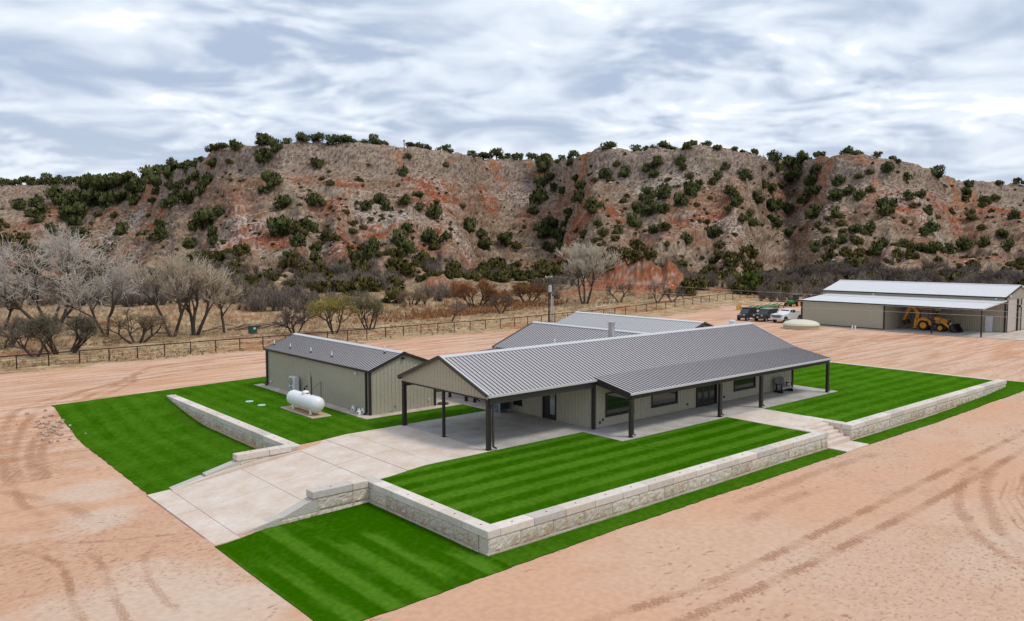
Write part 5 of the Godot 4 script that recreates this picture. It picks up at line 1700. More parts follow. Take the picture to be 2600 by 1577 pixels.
func buggy(at: Vector3) -> void:
	var t := thing("utility_buggy", "dark green enclosed side-by-side buggy parked left of the grey wagon", "utility vehicle", at)
	var b := MB.new()
	b.prism(arch_profile([Vector2(-1.8, 0.62), Vector2(-1.75, 0.95), Vector2(-1.0, 1.12), Vector2(1.9, 1.1), Vector2(1.92, 0.62)], [1.25, -1.25], 0.44, 0.42), -0.72, 0.72)
	obj("body", b, M.slate, t)
	var fr := MB.new()
	for s in [-1.0, 1.0]:
		fr.tube([Vector3(-1.0, 1.1, s * 0.72), Vector3(-0.45, 1.92, s * 0.66), Vector3(1.35, 1.95, s * 0.66), Vector3(1.5, 1.1, s * 0.72)], [0.05], 6)
		fr.tube([Vector3(0.4, 1.1, s * 0.73), Vector3(0.45, 1.93, s * 0.67)], [0.05], 6)
	obj("cab_frame", fr, M.black, t)
	boxed("roof", Vector3(0.42, 1.99, 0), Vector3(2.1, 0.08, 1.5), M.slate, t, 0.03)
	var c := Vector3(0.3, 1.5, 0)
	pane4(t, Vector3(-0.98, 1.14, -0.68), Vector3(-0.98, 1.14, 0.68), Vector3(-0.47, 1.9, 0.62), Vector3(-0.47, 1.9, -0.62), c, "windscreen")
	for s in [-1.0, 1.0]:
		pane4(t, Vector3(-0.9, 1.15, s * 0.71), Vector3(0.35, 1.15, s * 0.71), Vector3(0.4, 1.88, s * 0.66), Vector3(-0.42, 1.88, s * 0.66), c)
		pane4(t, Vector3(0.5, 1.15, s * 0.71), Vector3(1.45, 1.15, s * 0.71), Vector3(1.32, 1.88, s * 0.66), Vector3(0.52, 1.88, s * 0.66), c)
		boxed("headlight", Vector3(-1.72, 0.95, s * 0.52), Vector3(0.1, 0.12, 0.24), M.offwhite, t, 0.02)
		for x in [-1.25, 1.25]:
			wheel(t, Vector3(x, 0.37, s * 0.72), 0.37, 0.28, M.grey)
	boxed("bumper", Vector3(-1.86, 0.66, 0), Vector3(0.1, 0.2, 1.1), M.black, t, 0.03)
	boxed("cargo_bed", Vector3(1.65, 1.16, 0), Vector3(0.7, 0.16, 1.4), M.black, t, 0.02)

func backhoe(at: Vector3) -> void:
	# built with its front towards +Z; x = -1 is the side that shows
	var t := thing("backhoe_loader", "yellow backhoe loader with folded boom parked under the shop lean-to", "backhoe", at)
	for s in [-1.0, 1.0]:
		wheel(t, Vector3(s * 0.85, 0.72, -1.05), 0.72, 0.46, M.yellow, false)
		wheel(t, Vector3(s * 0.85, 0.5, 1.15), 0.5, 0.36, M.yellow, false)
		var fd := MB.new()
		for i in 8:
			var a0 := PI * (0.02 + 0.98 * i / 8.0)
			var a1 := PI * (0.02 + 0.98 * (i + 1) / 8.0)
			fd.bar(Vector3(s * 0.85, 0.72 + sin(a0) * 0.85, -1.05 + cos(a0) * 0.85), Vector3(s * 0.85, 0.72 + sin(a1) * 0.85, -1.05 + cos(a1) * 0.85), 0.5, 0.06, Vector3(1, 0.01, 0))
		fd.hexa(Vector3(s * 0.85, 1.5, -1.05), Vector3(0.25, 0, 0), Vector3(0, 0.1, 0), Vector3(0, 0, 0.55))
		obj("fender", fd, M.yellow, t)
		# loader arm
		var la := MB.new()
		la.bar(Vector3(s * 0.62, 1.75, 0.1), Vector3(s * 0.62, 1.55, 1.1), 0.16, 0.36)
		la.bar(Vector3(s * 0.62, 1.6, 1.0), Vector3(s * 0.62, 0.5, 2.35), 0.16, 0.3)
		obj("loader_arm", la, M.yellow, t)
		var ram := MB.new()
		ram.bar(Vector3(s * 0.6, 1.5, 0.3), Vector3(s * 0.6, 1.05, 1.6), 0.08, 0.08)
		ram.bar(Vector3(s * 0.42, 1.75, 1.25), Vector3(s * 0.42, 1.35, 2.0), 0.1, 0.1)
		ram.bar(Vector3(s * 0.42, 1.35, 2.0), Vector3(s * 0.45, 0.75, 2.45), 0.06, 0.06)
		obj("ram", ram, M.grey, t)
		var leg := MB.new()
		leg.bar(Vector3(s * 0.95, 0.45, -2.15), Vector3(s * 0.9, 1.6, -2.1), 0.2, 0.22, Vector3(0, 0, 1))
		leg.box(Vector3(s * 0.95, 0.35, -2.15), Vector3(0.4, 0.1, 0.4))
		obj("stabilizer", leg, M.yellow, t)
		boxed("lamp", Vector3(s * 0.5, 2.86, 0.48), Vector3(0.2, 0.12, 0.06), M.offwhite, t)
	boxed("chassis", Vector3(0, 0.85, -0.1), Vector3(0.9, 0.5, 3.6), M.dark, t, 0.05)
	boxed("step_box", Vector3(-0.75, 0.68, 0.25), Vector3(0.3, 0.34, 0.8), M.dark, t, 0.03)
	var hood := MB.new()
	hood.xf = Transform3D(Basis(Vector3(0, 0, 1), Vector3(0, 1, 0), Vector3(-1, 0, 0)), Vector3.ZERO)
	hood.prism(PackedVector2Array([Vector2(0.1, 1.1), Vector2(0.1, 2.0), Vector2(0.5, 1.95), Vector2(1.75, 1.62), Vector2(1.85, 1.1)]), -0.48, 0.48)
	obj("hood", hood, M.yellow, t)
	boxed("grille", Vector3(0, 1.3, 1.87), Vector3(0.8, 0.5, 0.06), M.black, t)
	boxed("exhaust", Vector3(-0.3, 2.0, 1.35), Vector3(0.09, 0.62, 0.09), M.black, t)
	# cab
	var fr := MB.new()
	for s in [-1.0, 1.0]:
		fr.bar(Vector3(s * 0.72, 1.2, 0.28), Vector3(s * 0.68, 2.85, 0.1), 0.09, 0.09)
		fr.bar(Vector3(s * 0.72, 1.5, -0.55), Vector3(s * 0.68, 2.85, -0.55), 0.07, 0.07)
		fr.bar(Vector3(s * 0.72, 1.6, -1.55), Vector3(s * 0.68, 2.85, -1.5), 0.09, 0.09)
	obj("cab_frame", fr, M.black, t)
	boxed("cab_base", Vector3(0, 1.3, -0.6), Vector3(1.36, 0.7, 1.7), M.black, t, 0.04)
	boxed("seat", Vector3(0, 1.85, -0.7), Vector3(0.5, 0.7, 0.5), M.dark, t, 0.08)
	var c := Vector3(0, 2.1, -0.6)
	for s in [-1.0, 1.0]:
		pane4(t, Vector3(s * 0.70, 1.62, 0.2), Vector3(s * 0.70, 1.62, -1.5), Vector3(s * 0.67, 2.82, -1.46), Vector3(s * 0.67, 2.82, 0.08), c)
	pane4(t, Vector3(-0.66, 1.7, 0.26), Vector3(0.66, 1.7, 0.26), Vector3(0.62, 2.82, 0.1), Vector3(-0.62, 2.82, 0.1), c)
	boxed("roof", Vector3(0, 2.92, -0.62), Vector3(1.6, 0.14, 2.25), M.ochre, t, 0.05)
	# bucket
	var bk := MB.new()
	bk.xf = Transform3D(Basis(Vector3(0, 0, 1), Vector3(0, 1, 0), Vector3(-1, 0, 0)), Vector3.ZERO)
	bk.prism(PackedVector2Array([Vector2(2.4, 0.35), Vector2(2.38, 0.85), Vector2(2.7, 1.12), Vector2(2.74, 1.06), Vector2(2.5, 0.8), Vector2(2.5, 0.42), Vector2(2.75, 0.14), Vector2(3.4, 0.08), Vector2(3.4, 0.02), Vector2(2.7, 0.03)]), -1.15, 1.15)
	for s in [-1.15, 1.12]:
		bk.prism(PackedVector2Array([Vector2(2.4, 0.35), Vector2(2.38, 0.85), Vector2(2.72, 1.1), Vector2(3.38, 0.06), Vector2(2.7, 0.03)]), s, s + 0.03)
	obj("bucket", bk, M.black, t)
	for q in [[-0.3, 1.15, 2.3], [-0.45, 1.0, 2.25]]:
		boxed("hose_coupling", Vector3(q[0], q[1], q[2]), Vector3(0.14, 0.14, 0.14), M.white, t, 0.03)
	# folded boom at the rear
	var kp := MB.new()
	kp.hexa(Vector3(0, 1.0, -2.15), Vector3(0.3, 0, 0), Vector3(0, 0.55, 0), Vector3(0, 0, 0.22))
	obj("king_post", kp, M.yellow, t)
	var bm := MB.new()
	bm.bar(Vector3(0, 0.75, -2.3), Vector3(0, 2.35, -2.15), 0.34, 0.5, Vector3(0, 0, 1))
	bm.bar(Vector3(0, 2.15, -1.95), Vector3(0, 3.3, -3.1), 0.32, 0.42, Vector3(0, 0.5, 1))
	obj("boom", bm, M.yellow, t)
	var sk := MB.new()
	sk.bar(Vector3(0, 3.42, -3.2), Vector3(0, 2.5, -3.5), 0.28, 0.5, Vector3(0, 0.2, 1))
	sk.bar(Vector3(0, 2.6, -3.5), Vector3(0, 1.1, -4.1), 0.26, 0.32, Vector3(0, 0.2, 1))
	obj("dipper_stick", sk, M.yellow, t)
	var rm := MB.new()
	rm.bar(Vector3(0, 3.0, -2.55), Vector3(0, 3.5, -3.05), 0.12, 0.12)
	rm.bar(Vector3(0, 2.8, -3.85), Vector3(0, 1.4, -4.25), 0.1, 0.1)
	obj("ram", rm, M.grey, t)
	var bb := MB.new()
	bb.hexa(Vector3(0, 0.95, -3.75), Vector3(0.32, 0, 0), Vector3(0, 0.3, -0.12), Vector3(0, 0.1, 0.35))
	obj("digging_bucket", bb, M.black, t)

func farm_implements() -> void:
	# behind the parked cars: a green folding mower deck and a small tractor
	var t := thing("farm_mower", "long low green farm mower lying on the dirt behind the parked cars", "farm implement", Vector3(134.0, 1.0, -83.6))
	for i in 4:
		var d := MB.new()
		d.cbox(Vector3(-5.2 + i * 2.7, 0.55, sin(i * 1.7) * 0.25), Vector3(2.4, 0.24, 1.9), 0.06)
		obj("deck", d, M.green, t)
		var w := MB.new()
		w.bar(Vector3(-6.2 + i * 2.7, 0.72, 0.6), Vector3(-4.3 + i * 2.7, 0.95, 0.5), 0.12, 0.12)
		w.bar(Vector3(-5.3 + i * 2.7, 0.6, -0.8), Vector3(-5.1 + i * 2.7, 1.1, 0.3), 0.1, 0.1)
		obj("frame", w, M.green, t)
		for s in [-0.9, 0.9]:
			wheel(t, Vector3(-5.2 + i * 2.7 + s, 0.3, 1.0), 0.3, 0.18, M.yellow)
	var k := thing("small_tractor", "small green tractor with dark canopy and yellow wheels behind the parked cars", "tractor", Vector3(141.5, 1.0, -83.0))
	boxed("hood", Vector3(-1.0, 1.15, 0), Vector3(1.7, 0.6, 0.75), M.green, k, 0.08)
	boxed("seat", Vector3(0.5, 1.25, 0), Vector3(0.5, 0.6, 0.5), M.black, k, 0.05)
	boxed("chassis", Vector3(-0.2, 0.75, 0), Vector3(2.8, 0.35, 0.6), M.green, k, 0.05)
	boxed("canopy", Vector3(0.5, 2.45, 0), Vector3(1.9, 0.1, 1.5), M.dark, k, 0.03)
	boxed("screen", Vector3(0.95, 1.95, 0), Vector3(0.06, 0.85, 1.2), M.slate, k)
	for s in [-1.0, 1.0]:
		bar("canopy_post", Vector3(1.0, 1.2, s * 0.6), Vector3(0.95, 2.42, s * 0.6), 0.07, 0.07, M.dark, k)
		wheel(k, Vector3(0.6, 0.75, s * 0.78), 0.75, 0.42, M.yellow)
		wheel(k, Vector3(-1.4, 0.48, s * 0.68), 0.48, 0.3, M.yellow)
	var l := thing("hay_rake", "green farm rake beside the shop's back corner", "farm implement", Vector3(147.0, 1.0, -82.6))
	bar("beam", Vector3(-2.2, 0.9, 0), Vector3(2.2, 1.0, 0.2), 0.2, 0.25, M.green, l)
	for i in 6:
		var r := MB.new()
		r.xf = Transform3D(Basis(Vector3(0, 1, 0), 0.6) * Basis(Vector3.RIGHT, PI / 2), Vector3(-1.9 + i * 0.75, 0.6, 0.4))
		r.lathe([Vector2(0.0, -0.03), Vector2(0.55, -0.02), Vector2(0.58, 0.0), Vector2(0.55, 0.02), Vector2(0.0, 0.03)], 14)
		obj("rake_wheel", r, M.dark if i % 2 else M.green, l)
	var m := thing("disc_implement", "yellow disc implement standing left of the green buggy", "farm implement", Vector3(125.6, 1.0, -84.3))
	var q := MB.new()
	q.xf = Transform3D(Basis(Vector3.RIGHT, PI / 2), Vector3(0, 0.75, 0))
	q.lathe([Vector2(0.0, -0.08), Vector2(0.45, -0.1), Vector2(0.75, -0.05), Vector2(0.75, 0.05), Vector2(0.45, 0.1), Vector2(0.0, 0.08)], 18)
	obj("disc", q, M.ochre, m)
	bar("drawbar", Vector3(0, 0.7, 0), Vector3(1.8, 0.6, 0.3), 0.12, 0.12, M.dark, m)

func build_yard() -> void:
	# propane tank on its bed
	rect_plate("tank_bed", 25.0, 26.25, -54.95, -50.05, 0.9, 1.06, M.bed, self)
	tag(get_node("tank_bed"), "tan gravel bed framed by timber under the white propane tank", "tank bed")
	var tb: Node = get_node("tank_bed")
	for z in [-54.97, -50.03]:
		boxed("timber", Vector3(25.62, 1.03, z), Vector3(1.34, 0.1, 0.09), M.drive, tb)
	for x in [24.97, 26.28]:
		boxed("timber", Vector3(x, 1.031, -52.5), Vector3(0.09, 0.1, 5.02), M.drive, tb)
	var t := thing("propane_tank", "large white horizontal propane tank on a bed in the lawn", "propane tank", Vector3(25.62, 1.06, -52.45))
	var b := MB.new()
	b.xf = Transform3D(Basis(Vector3.RIGHT, PI / 2), Vector3(0, 0.76, 0))
	var prof := []
	for k in 9:
		var a := -PI / 2 + PI / 2 * k / 8.0
		prof.push_back(Vector2(0.535 * cos(a), -1.78 + 0.44 * sin(a)))
	for k in 9:
		var a := PI / 2 * k / 8.0
		prof.push_back(Vector2(0.535 * cos(a), 1.78 + 0.44 * sin(a)))
	b.lathe(prof, 32)
	obj("shell", b, M.white, t)
	for z in [-1.35, 1.35]:
		for x in [-0.28, 0.28]:
			boxed("leg", Vector3(x, 0.17, z), Vector3(0.09, 0.34, 0.2), M.white, t, 0.01)
		boxed("saddle", Vector3(0, 0.28, z), Vector3(0.7, 0.1, 0.16), M.white, t, 0.02)
	var d := MB.new()
	d.xf.origin = Vector3(0, 1.24, 0.1)
	d.lathe([Vector2(0.26, 0.0), Vector2(0.27, 0.13), Vector2(0.22, 0.21), Vector2(0.1, 0.26), Vector2(0.0, 0.27)], 18)
	obj("valve_dome", d, M.white, t)
	boxed("warning_label", Vector3(0.0, 1.33, 0.4), Vector3(0.16, 0.12, 0.1), M.red, t, 0.02)
	boxed("fitting", Vector3(0.0, 1.33, 0.95), Vector3(0.08, 0.1, 0.1), M.dark, t, 0.01)
	var pz := MB.new()
	pz.tube([Vector3(0.1, 1.36, 0.4), Vector3(2.72, 1.45, -2.9), Vector3(2.72, 0.0, -2.95)], [0.018], 6)
	obj("gas_line", pz, M.dark, t)
	# cylinders
	var spots := [[28.15, -50.2, "white propane cylinder standing alone, left of the two others by the corner"], [27.82, -48.85, "white propane cylinder nearest the slab edge at the shed corner"], [28.2, -48.95, "white propane cylinder beside the downspout at the shed corner"]]
	for q in spots:
		var c := thing("propane_cylinder", q[2], "propane cylinder", Vector3(q[0], 1.035, q[1]), 0.0, "small propane cylinders by the storage building")
		var m := MB.new()
		m.lathe([Vector2(0.1, 0.0), Vector2(0.11, 0.03), Vector2(0.145, 0.07), Vector2(0.155, 0.12), Vector2(0.155, 0.26), Vector2(0.14, 0.31), Vector2(0.06, 0.345), Vector2(0.0, 0.35)], 18)
		obj("body", m, M.white, c)
		var r := MB.new()
		r.lathe([Vector2(0.095, 0.33), Vector2(0.1, 0.46), Vector2(0.09, 0.46), Vector2(0.085, 0.34)], 14)
		obj("collar", r, M.white, c)
		boxed("valve", Vector3(0, 0.4, 0), Vector3(0.06, 0.09, 0.06), M.ochre, c)
		boxed("label", Vector3(-0.14, 0.2, 0.06), Vector3(0.02, 0.14, 0.14), M.blue, c, 0.004)
	# heat pump at the shed
	var a := thing("heat_pump", "tall white two-fan heat pump unit beside the shed wall", "air conditioner", Vector3(27.95, 1.035, -59.1))
	boxed("cabinet", Vector3(0, 0.76, 0), Vector3(0.4, 1.4, 0.98), M.offwhite, a, 0.02)
	for y in [0.42, 1.08]:
		var f := MB.new()
		f.xf = Transform3D(Basis(Vector3.FORWARD, -PI / 2), Vector3(-0.2, y, -0.1))
		f.lathe([Vector2(0.02, 0.02), Vector2(0.27, 0.02), Vector2(0.29, 0.035), Vector2(0.3, 0.0)], 22)
		var o := obj("fan_grille", f, M.grey, a)
		for k in 6:
			var ang := k * PI / 6
			bar("grille_bar", Vector3(-0.235, y + sin(ang) * 0.27, -0.1 + cos(ang) * 0.27), Vector3(-0.235, y - sin(ang) * 0.27, -0.1 - cos(ang) * 0.27), 0.012, 0.012, M.offwhite, o)
	for z in [-0.35, 0.35]:
		boxed("foot", Vector3(0, 0.03, z), Vector3(0.42, 0.06, 0.08), M.dark, a)
	# carport cabinet
	var c2 := thing("ice_chest_cabinet", "blue-grey wheeled cabinet in the back corner of the carport", "cabinet", Vector3(36.1, 1.04, -43.55))
	boxed("body", Vector3(0, 0.98, 0), Vector3(0.95, 1.7, 0.9), M.bluegrey, c2, 0.02)
	for s in [-0.47, 0.47]:
		boxed("corner_strip", Vector3(-0.47, 0.98, s * 0.95), Vector3(0.06, 1.72, 0.06), M.palegrey, c2)
	boxed("door_panel", Vector3(0.02, 0.98, 0.455), Vector3(0.8, 1.56, 0.02), M.navy, c2)
	for s in [[-0.4, -0.38], [-0.4, 0.38], [0.4, -0.38], [0.4, 0.38]]:
		boxed("caster", Vector3(s[0], 0.07, s[1]), Vector3(0.09, 0.14, 0.09), M.palegrey, c2, 0.02)
	# water line and tap
	var y := thing("yard_hydrant", "green faucet handle on a short pipe at the shed gable", "faucet", Vector3(30.22, 1.035, -48.05))
	bar("pipe", Vector3(0, 0.0, 0), Vector3(0, 0.42, 0), 0.05, 0.05, M.offwhite, y)
	bar("handle", Vector3(-0.1, 0.48, 0), Vector3(0.1, 0.42, 0), 0.05, 0.05, M.teal, y)
	bar("spout", Vector3(0, 0.38, 0), Vector3(0.02, 0.3, 0.12), 0.05, 0.05, M.teal, y)
	var ho := thing("garden_hose", "coiled dark garden hose on the patio by the shed corner", "hose", Vector3(34.55, 1.04, -48.35))
	var hb := MB.new()
	var pts := []
	for k in 90:
		var an := k * 0.35
		pts.push_back(Vector3(cos(an) * (0.34 + 0.1 * sin(k * 0.21)), 0.02 + 0.03 * floorf(k / 30.0), sin(an) * (0.34 + 0.1 * cos(k * 0.17))))
	pts.push_back(Vector3(-0.72, 0.03, 0.0))
	hb.tube(pts, [0.02], 5)
	obj("coil", hb, M.navy, ho)
	# lids in the lawn
	for q in [[24.2, -58.8, "pale green round septic lid farther from the tank"], [24.3, -56.8, "pale green round septic lid nearer the tank"]]:
		var l := MB.new()
		l.lathe([Vector2(0.30, 0.0), Vector2(0.30, 0.035), Vector2(0.26, 0.05), Vector2(0.05, 0.06), Vector2(0.0, 0.06)], 20)
		var o := obj("septic_lid", l, M.mint, self, Vector3(q[0], 1.02, q[1]))
		tag(o, q[2], "septic lid", "septic lids in the upper lawn")
	# bench
	var be := thing("glider_bench", "grey two-seat glider bench with fan backs on the porch", "bench", Vector3(57.9, 1.04, -34.65))
	for s in [-0.36, 0.36]:
		for k in 4:
			var sl := MB.new()
			var x: float = s + (k - 1.5) * 0.155
			var hh := 0.66 + 0.09 * (1.0 - absf(k - 1.5) / 1.5)
			sl.bar(Vector3(s + (k - 1.5) * 0.13, 0.42, -0.18), Vector3(x, 0.42 + hh, -0.4), 0.135, 0.025, Vector3(0, 0.3, 1))
			obj("back_slat", sl, M.slatgrey, be)
	for k in 5:
		boxed("seat_slat", Vector3(0, 0.44, -0.12 + k * 0.115), Vector3(1.42, 0.03, 0.1), M.slatpale, be)
	for s in [-0.74, 0.74]:
		boxed("arm", Vector3(s, 0.68, 0.08), Vector3(0.13, 0.035, 0.68), M.black, be)
		boxed("leg", Vector3(s, 0.42, 0.32), Vector3(0.05, 0.5, 0.1), M.black, be)
		boxed("leg", Vector3(s, 0.42, -0.12), Vector3(0.05, 0.5, 0.1), M.black, be)
		boxed("rocker_base", Vector3(s, 0.1, 0.08), Vector3(0.12, 0.2, 0.74), M.black, be, 0.03)
	boxed("apron", Vector3(0, 0.36, 0.38), Vector3(1.4, 0.1, 0.03), M.slatpale, be)
	boxed("stretcher", Vector3(0, 0.12, 0.1), Vector3(1.4, 0.06, 0.06), M.black, be)
	# cistern dome by the shop
	var dm := thing("cistern", "low round cistern with a cream domed lid before the shop", "cistern", Vector3(105.8, 1.0, -60.7))
	var w := MB.new()
	w.lathe([Vector2(2.42, -0.1), Vector2(2.42, 0.55), Vector2(2.3, 0.58)], 40)
	obj("ring", w, M.cream2, dm)
	var li := MB.new()
	var lp := [Vector2(2.5, 0.5), Vector2(2.52, 0.62)]
	for k in 9:
		var an := PI / 2 * k / 8.0
		lp.push_back(Vector2(2.45 * cos(an), 0.64 + 0.62 * sin(an)))
	li.lathe(lp, 40)
	obj("domed_lid", li, M.cream, dm)
	for k in 2:
		var p := MB.new()
		p.lathe([Vector2(0.09, 0.0), Vector2(0.09, 0.52), Vector2(0.11, 0.53), Vector2(0.11, 0.62), Vector2(0.0, 0.63)], 12)
		var o := obj("riser_pipe", p, M.white, self, Vector3(108.9 + k * 0.12, 1.0, -54.75 + k * 0.36))
		tag(o, ["left one of two short white pipes standing in the dirt by the shop", "right one of two short white pipes standing in the dirt by the shop"][k], "pipe", "white riser pipes by the shop")
	# green service box beyond the fence
	var u := thing("service_pedestal", "dark green service box standing beyond the fence left of the shed roof", "utility box", Vector3(44.35, ground(44.35, -106.0), -106.0))
	boxed("cabinet", Vector3(0, 0.55, 0), Vector3(0.95, 1.0, 0.8), M.darkgreen, u, 0.04)
	boxed("lid", Vector3(0, 1.08, 0), Vector3(1.02, 0.1, 0.88), M.darkgreen, u, 0.03)
	boxed("label", Vector3(0.1, 0.75, 0.41), Vector3(0.3, 0.25, 0.02), M.offwhite, u)
	# rubble by the left lawn
	var r2 := RandomNumberGenerator.new()
	r2.seed = 77
	var rb := MultiMesh.new()
	rb.transform_format = MultiMesh.TRANSFORM_3D
	rb.mesh = rock_mesh(1, Color(0.5, 0.36, 0.29))
	rb.instance_count = 60
	for i in 60:
		var x := 12.0 + r2.randfn(-0.6, 0.55)
		var z := -62.0 + r2.randfn(0.0, 1.5)
		rb.set_instance_transform(i, Transform3D(Basis(Vector3.UP, r2.randf() * TAU).scaled(Vector3.ONE * r2.randf_range(0.05, 0.2)), Vector3(x, ground(x, z) + 0.02, z)))
	var ro := MultiMeshInstance3D.new()
	ro.name = "rubble"
	ro.multimesh = rb
	add_child(ro)
	ro.set_meta("kind", "stuff")
	tag(ro, "loose rubble at the corner of the sloping lawn", "rubble")

func build_fence() -> void:
	var f := thing("pipe_fence", "rusty pipe and wire ranch fence between the dirt lot and field", "fence")
	var xs := []
	var x := 0.35
	while x < 196.0:
		xs.push_back(x)
		x += 2.75 if x < 80.0 else 3.1
	var prev := Vector3.ZERO
	var postm := MB.new()
	postm.tube([Vector3(0, -0.4, 0), Vector3(0, 1.3, 0)], [0.06], 7)
	var pm := postm.mesh(M.rust)
	var rail := MB.new()
	var wires := []
	for k in 5:
		wires.push_back(MB.new())
	for q in xs:
		var p := Vector3(q, ground(q, fence_z(q)), fence_z(q))
		put("post", pm, f, p)
		if prev != Vector3.ZERO:
			rail.tube([prev + Vector3(0, 1.3, 0), p + Vector3(0, 1.3, 0)], [0.055], 6, false)
			for k in 5:
				var h := 0.2 + k * 0.22
				wires[k].tube([prev + Vector3(0, h, 0.05), p + Vector3(0, h, 0.05)], [0.008], 4, false)
		prev = p
	obj("top_rail", rail, M.rust, f)
	for k in 5:
		obj("wire", wires[k], M.rust, f)

func build_pole() -> void:
	var p := thing("utility_pole", "dark wooden utility pole with a pale grey transformer behind the house", "utility pole", Vector3(86.1, 1.0, -92.0))
	var b := MB.new()
	b.tube([Vector3(0, -0.5, 0), Vector3(0, 7.3, 0)], [0.15, 0.11], 10)
	obj("pole", b, M.polewood, p)
	var t := MB.new()
	t.xf.origin = Vector3(-0.1, 4.7, 0.34)
	t.lathe([Vector2(0.05, -0.02), Vector2(0.26, 0.0), Vector2(0.26, 0.9), Vector2(0.28, 0.92), Vector2(0.2, 1.0), Vector2(0.0, 1.02)], 16)
	obj("transformer", t, M.palegrey, p)
	boxed("crossarm", Vector3(-0.1, 7.0, 0.05), Vector3(1.5, 0.1, 0.1), M.palegrey, p)
	for x in [-0.75, 0.0, 0.55]:
		var i := MB.new()
		i.xf.origin = Vector3(x, 7.05, 0.05)
		i.lathe([Vector2(0.05, 0.0), Vector2(0.07, 0.08), Vector2(0.03, 0.16), Vector2(0.0, 0.17)], 8)
		obj("insulator", i, M.offwhite, p)
	for k in 2:
		var c := MB.new()
		var x := 0.32 + k * 0.34
		c.tube([Vector3(x, -0.2, 0.2), Vector3(x - k * 0.06, 3.9 + (1 - k) * 0.45, 0.2), Vector3(x - 0.05 + (0.25 if k == 0 else 0.0), 4.0 + (1 - k) * 0.5, 0.22)], [0.085], 8)
		obj("conduit", c, M.palegrey, p)
	var names := ["upper power line sloping from the pole top, carrying the orange ball", "middle power line running from the transformer to the right", "lowest power line running from the conduit past the shop"]
	var ends := [[Vector3(86.1, 8.15, -92), Vector3(52, 9.24, -12), 0.35], [Vector3(86.1, 6.9, -91.8), Vector3(52, 8.82, -12), 0.3], [Vector3(86.5, 5.4, -91.8), Vector3(52, 8.52, -12), 0.12]]
	for k in 3:
		var w := MB.new()
		var pts := []
		for i in 33:
			var s := i / 32.0
			pts.push_back(ends[k][0].lerp(ends[k][1], s) - Vector3(0, ends[k][2] * 4.0 * s * (1.0 - s), 0))
		w.tube(pts, [0.011], 5)
		tag(obj("power_line", w, M.wire, self), names[k], "power line", "power lines from the pole")
	var m := MB.new()
	m.lathe([Vector2(0.0, -0.22), Vector2(0.13, -0.18), Vector2(0.2, -0.09), Vector2(0.22, 0.0), Vector2(0.2, 0.09), Vector2(0.13, 0.18), Vector2(0.0, 0.22)], 18)
	var at: Vector3 = ends[0][0].lerp(ends[0][1], 0.45) - Vector3(0, 0.35 * 4.0 * 0.45 * 0.55, 0)
	tag(obj("marker_ball", m, M.orange, self, at), "bright orange-red marker ball hung on the upper power line", "marker ball")

# ------------------------------------------------------------------ plants and stones
func rock_mesh(variant: int, tone: Color) -> ArrayMesh:
	var b := MB.new()
	var r := RandomNumberGenerator.new()
	r.seed = 3000 + variant
	var rings := []
	for j in 4:
		var ring := []
		for k in 6:
			var a := TAU * (k + 0.3 * j) / 6.0
			var el := -0.5 + j * 0.62
			var rad := cos(el) * r.randf_range(0.75, 1.15)
			ring.push_back(Vector3(cos(a) * rad, sin(el) * 0.7 * r.randf_range(0.8, 1.1) + 0.25, sin(a) * rad * 0.8))
		rings.push_back(ring)
	for j in 3:
		for k in 6:
			b.col = tone * r.randf_range(0.8, 1.15)
			b.quad_out(rings[j][k], rings[j][(k + 1) % 6], rings[j + 1][(k + 1) % 6], rings[j + 1][k], Vector3(0, 0.2, 0))
	for k in range(1, 5):
		b.quad_out(rings[3][0], rings[3][k], rings[3][k + 1], rings[3][0], Vector3.ZERO)
	return b.mesh(M.bark)

func juniper_mesh(variant: int, lo: Color, hi: Color, lobes: int, tufts: int, flat := 0.92) -> ArrayMesh:
	# a rounded shrubby conifer about one metre wide: lobes of short sprays round dark cores, over a short trunk
	var b := MB.new()
	var r := RandomNumberGenerator.new()
	r.seed = 4000 + variant
	b.col = Color(0.09, 0.07, 0.055)
	b.tube([Vector3(0, -0.15, 0), Vector3(r.randfn(0, 0.02), 0.3, r.randfn(0, 0.02)), Vector3(0, 0.5, 0)], [0.05, 0.035, 0.015], 5)
	for l in lobes:
		var a := TAU * l / lobes + r.randf_range(-0.5, 0.5)
		var out := r.randf_range(0.14, 0.34) if l > 0 else 0.05
		var c := Vector3(cos(a) * out, r.randf_range(0.1, 0.6) * flat if l > 0 else 0.6 * flat, sin(a) * out)
		var rad := r.randf_range(0.15, 0.26)
		var lobe_tone := r.randf_range(0.75, 1.2)
		for i in tufts:
			var d := Vector3(r.randfn(0, 1), r.randfn(0.15, 1), r.randfn(0, 1)).normalized()
			var q := c + d * rad * r.randf_range(0.6, 1.08) * Vector3(1, 0.95, 1)
			if q.y < 0.02:
				q.y = r.randf_range(0.02, 0.12)
			var s := r.randf_range(0.035, 0.075)
			var side := d.cross(Vector3(r.randf() - 0.5, 1.0, r.randf() - 0.5)).normalized() * s
			var up := (d * 0.6 + Vector3(0, 0.9, 0)).normalized() * s * 1.5
			b.col = lo.lerp(hi, clampf(r.randfn(0.42, 0.28), 0, 1)) * lobe_tone
			var n := (d + Vector3(0, 0.35, 0)).normalized()
			b.leaf(q - side, q + up, q + side, n)
			b.leaf(q - side * 0.4 - up * 0.5, q + d * s * 1.2 + up * 0.2, q + side * 0.5 - up * 0.6, n)
	return b.mesh(M.leaf)

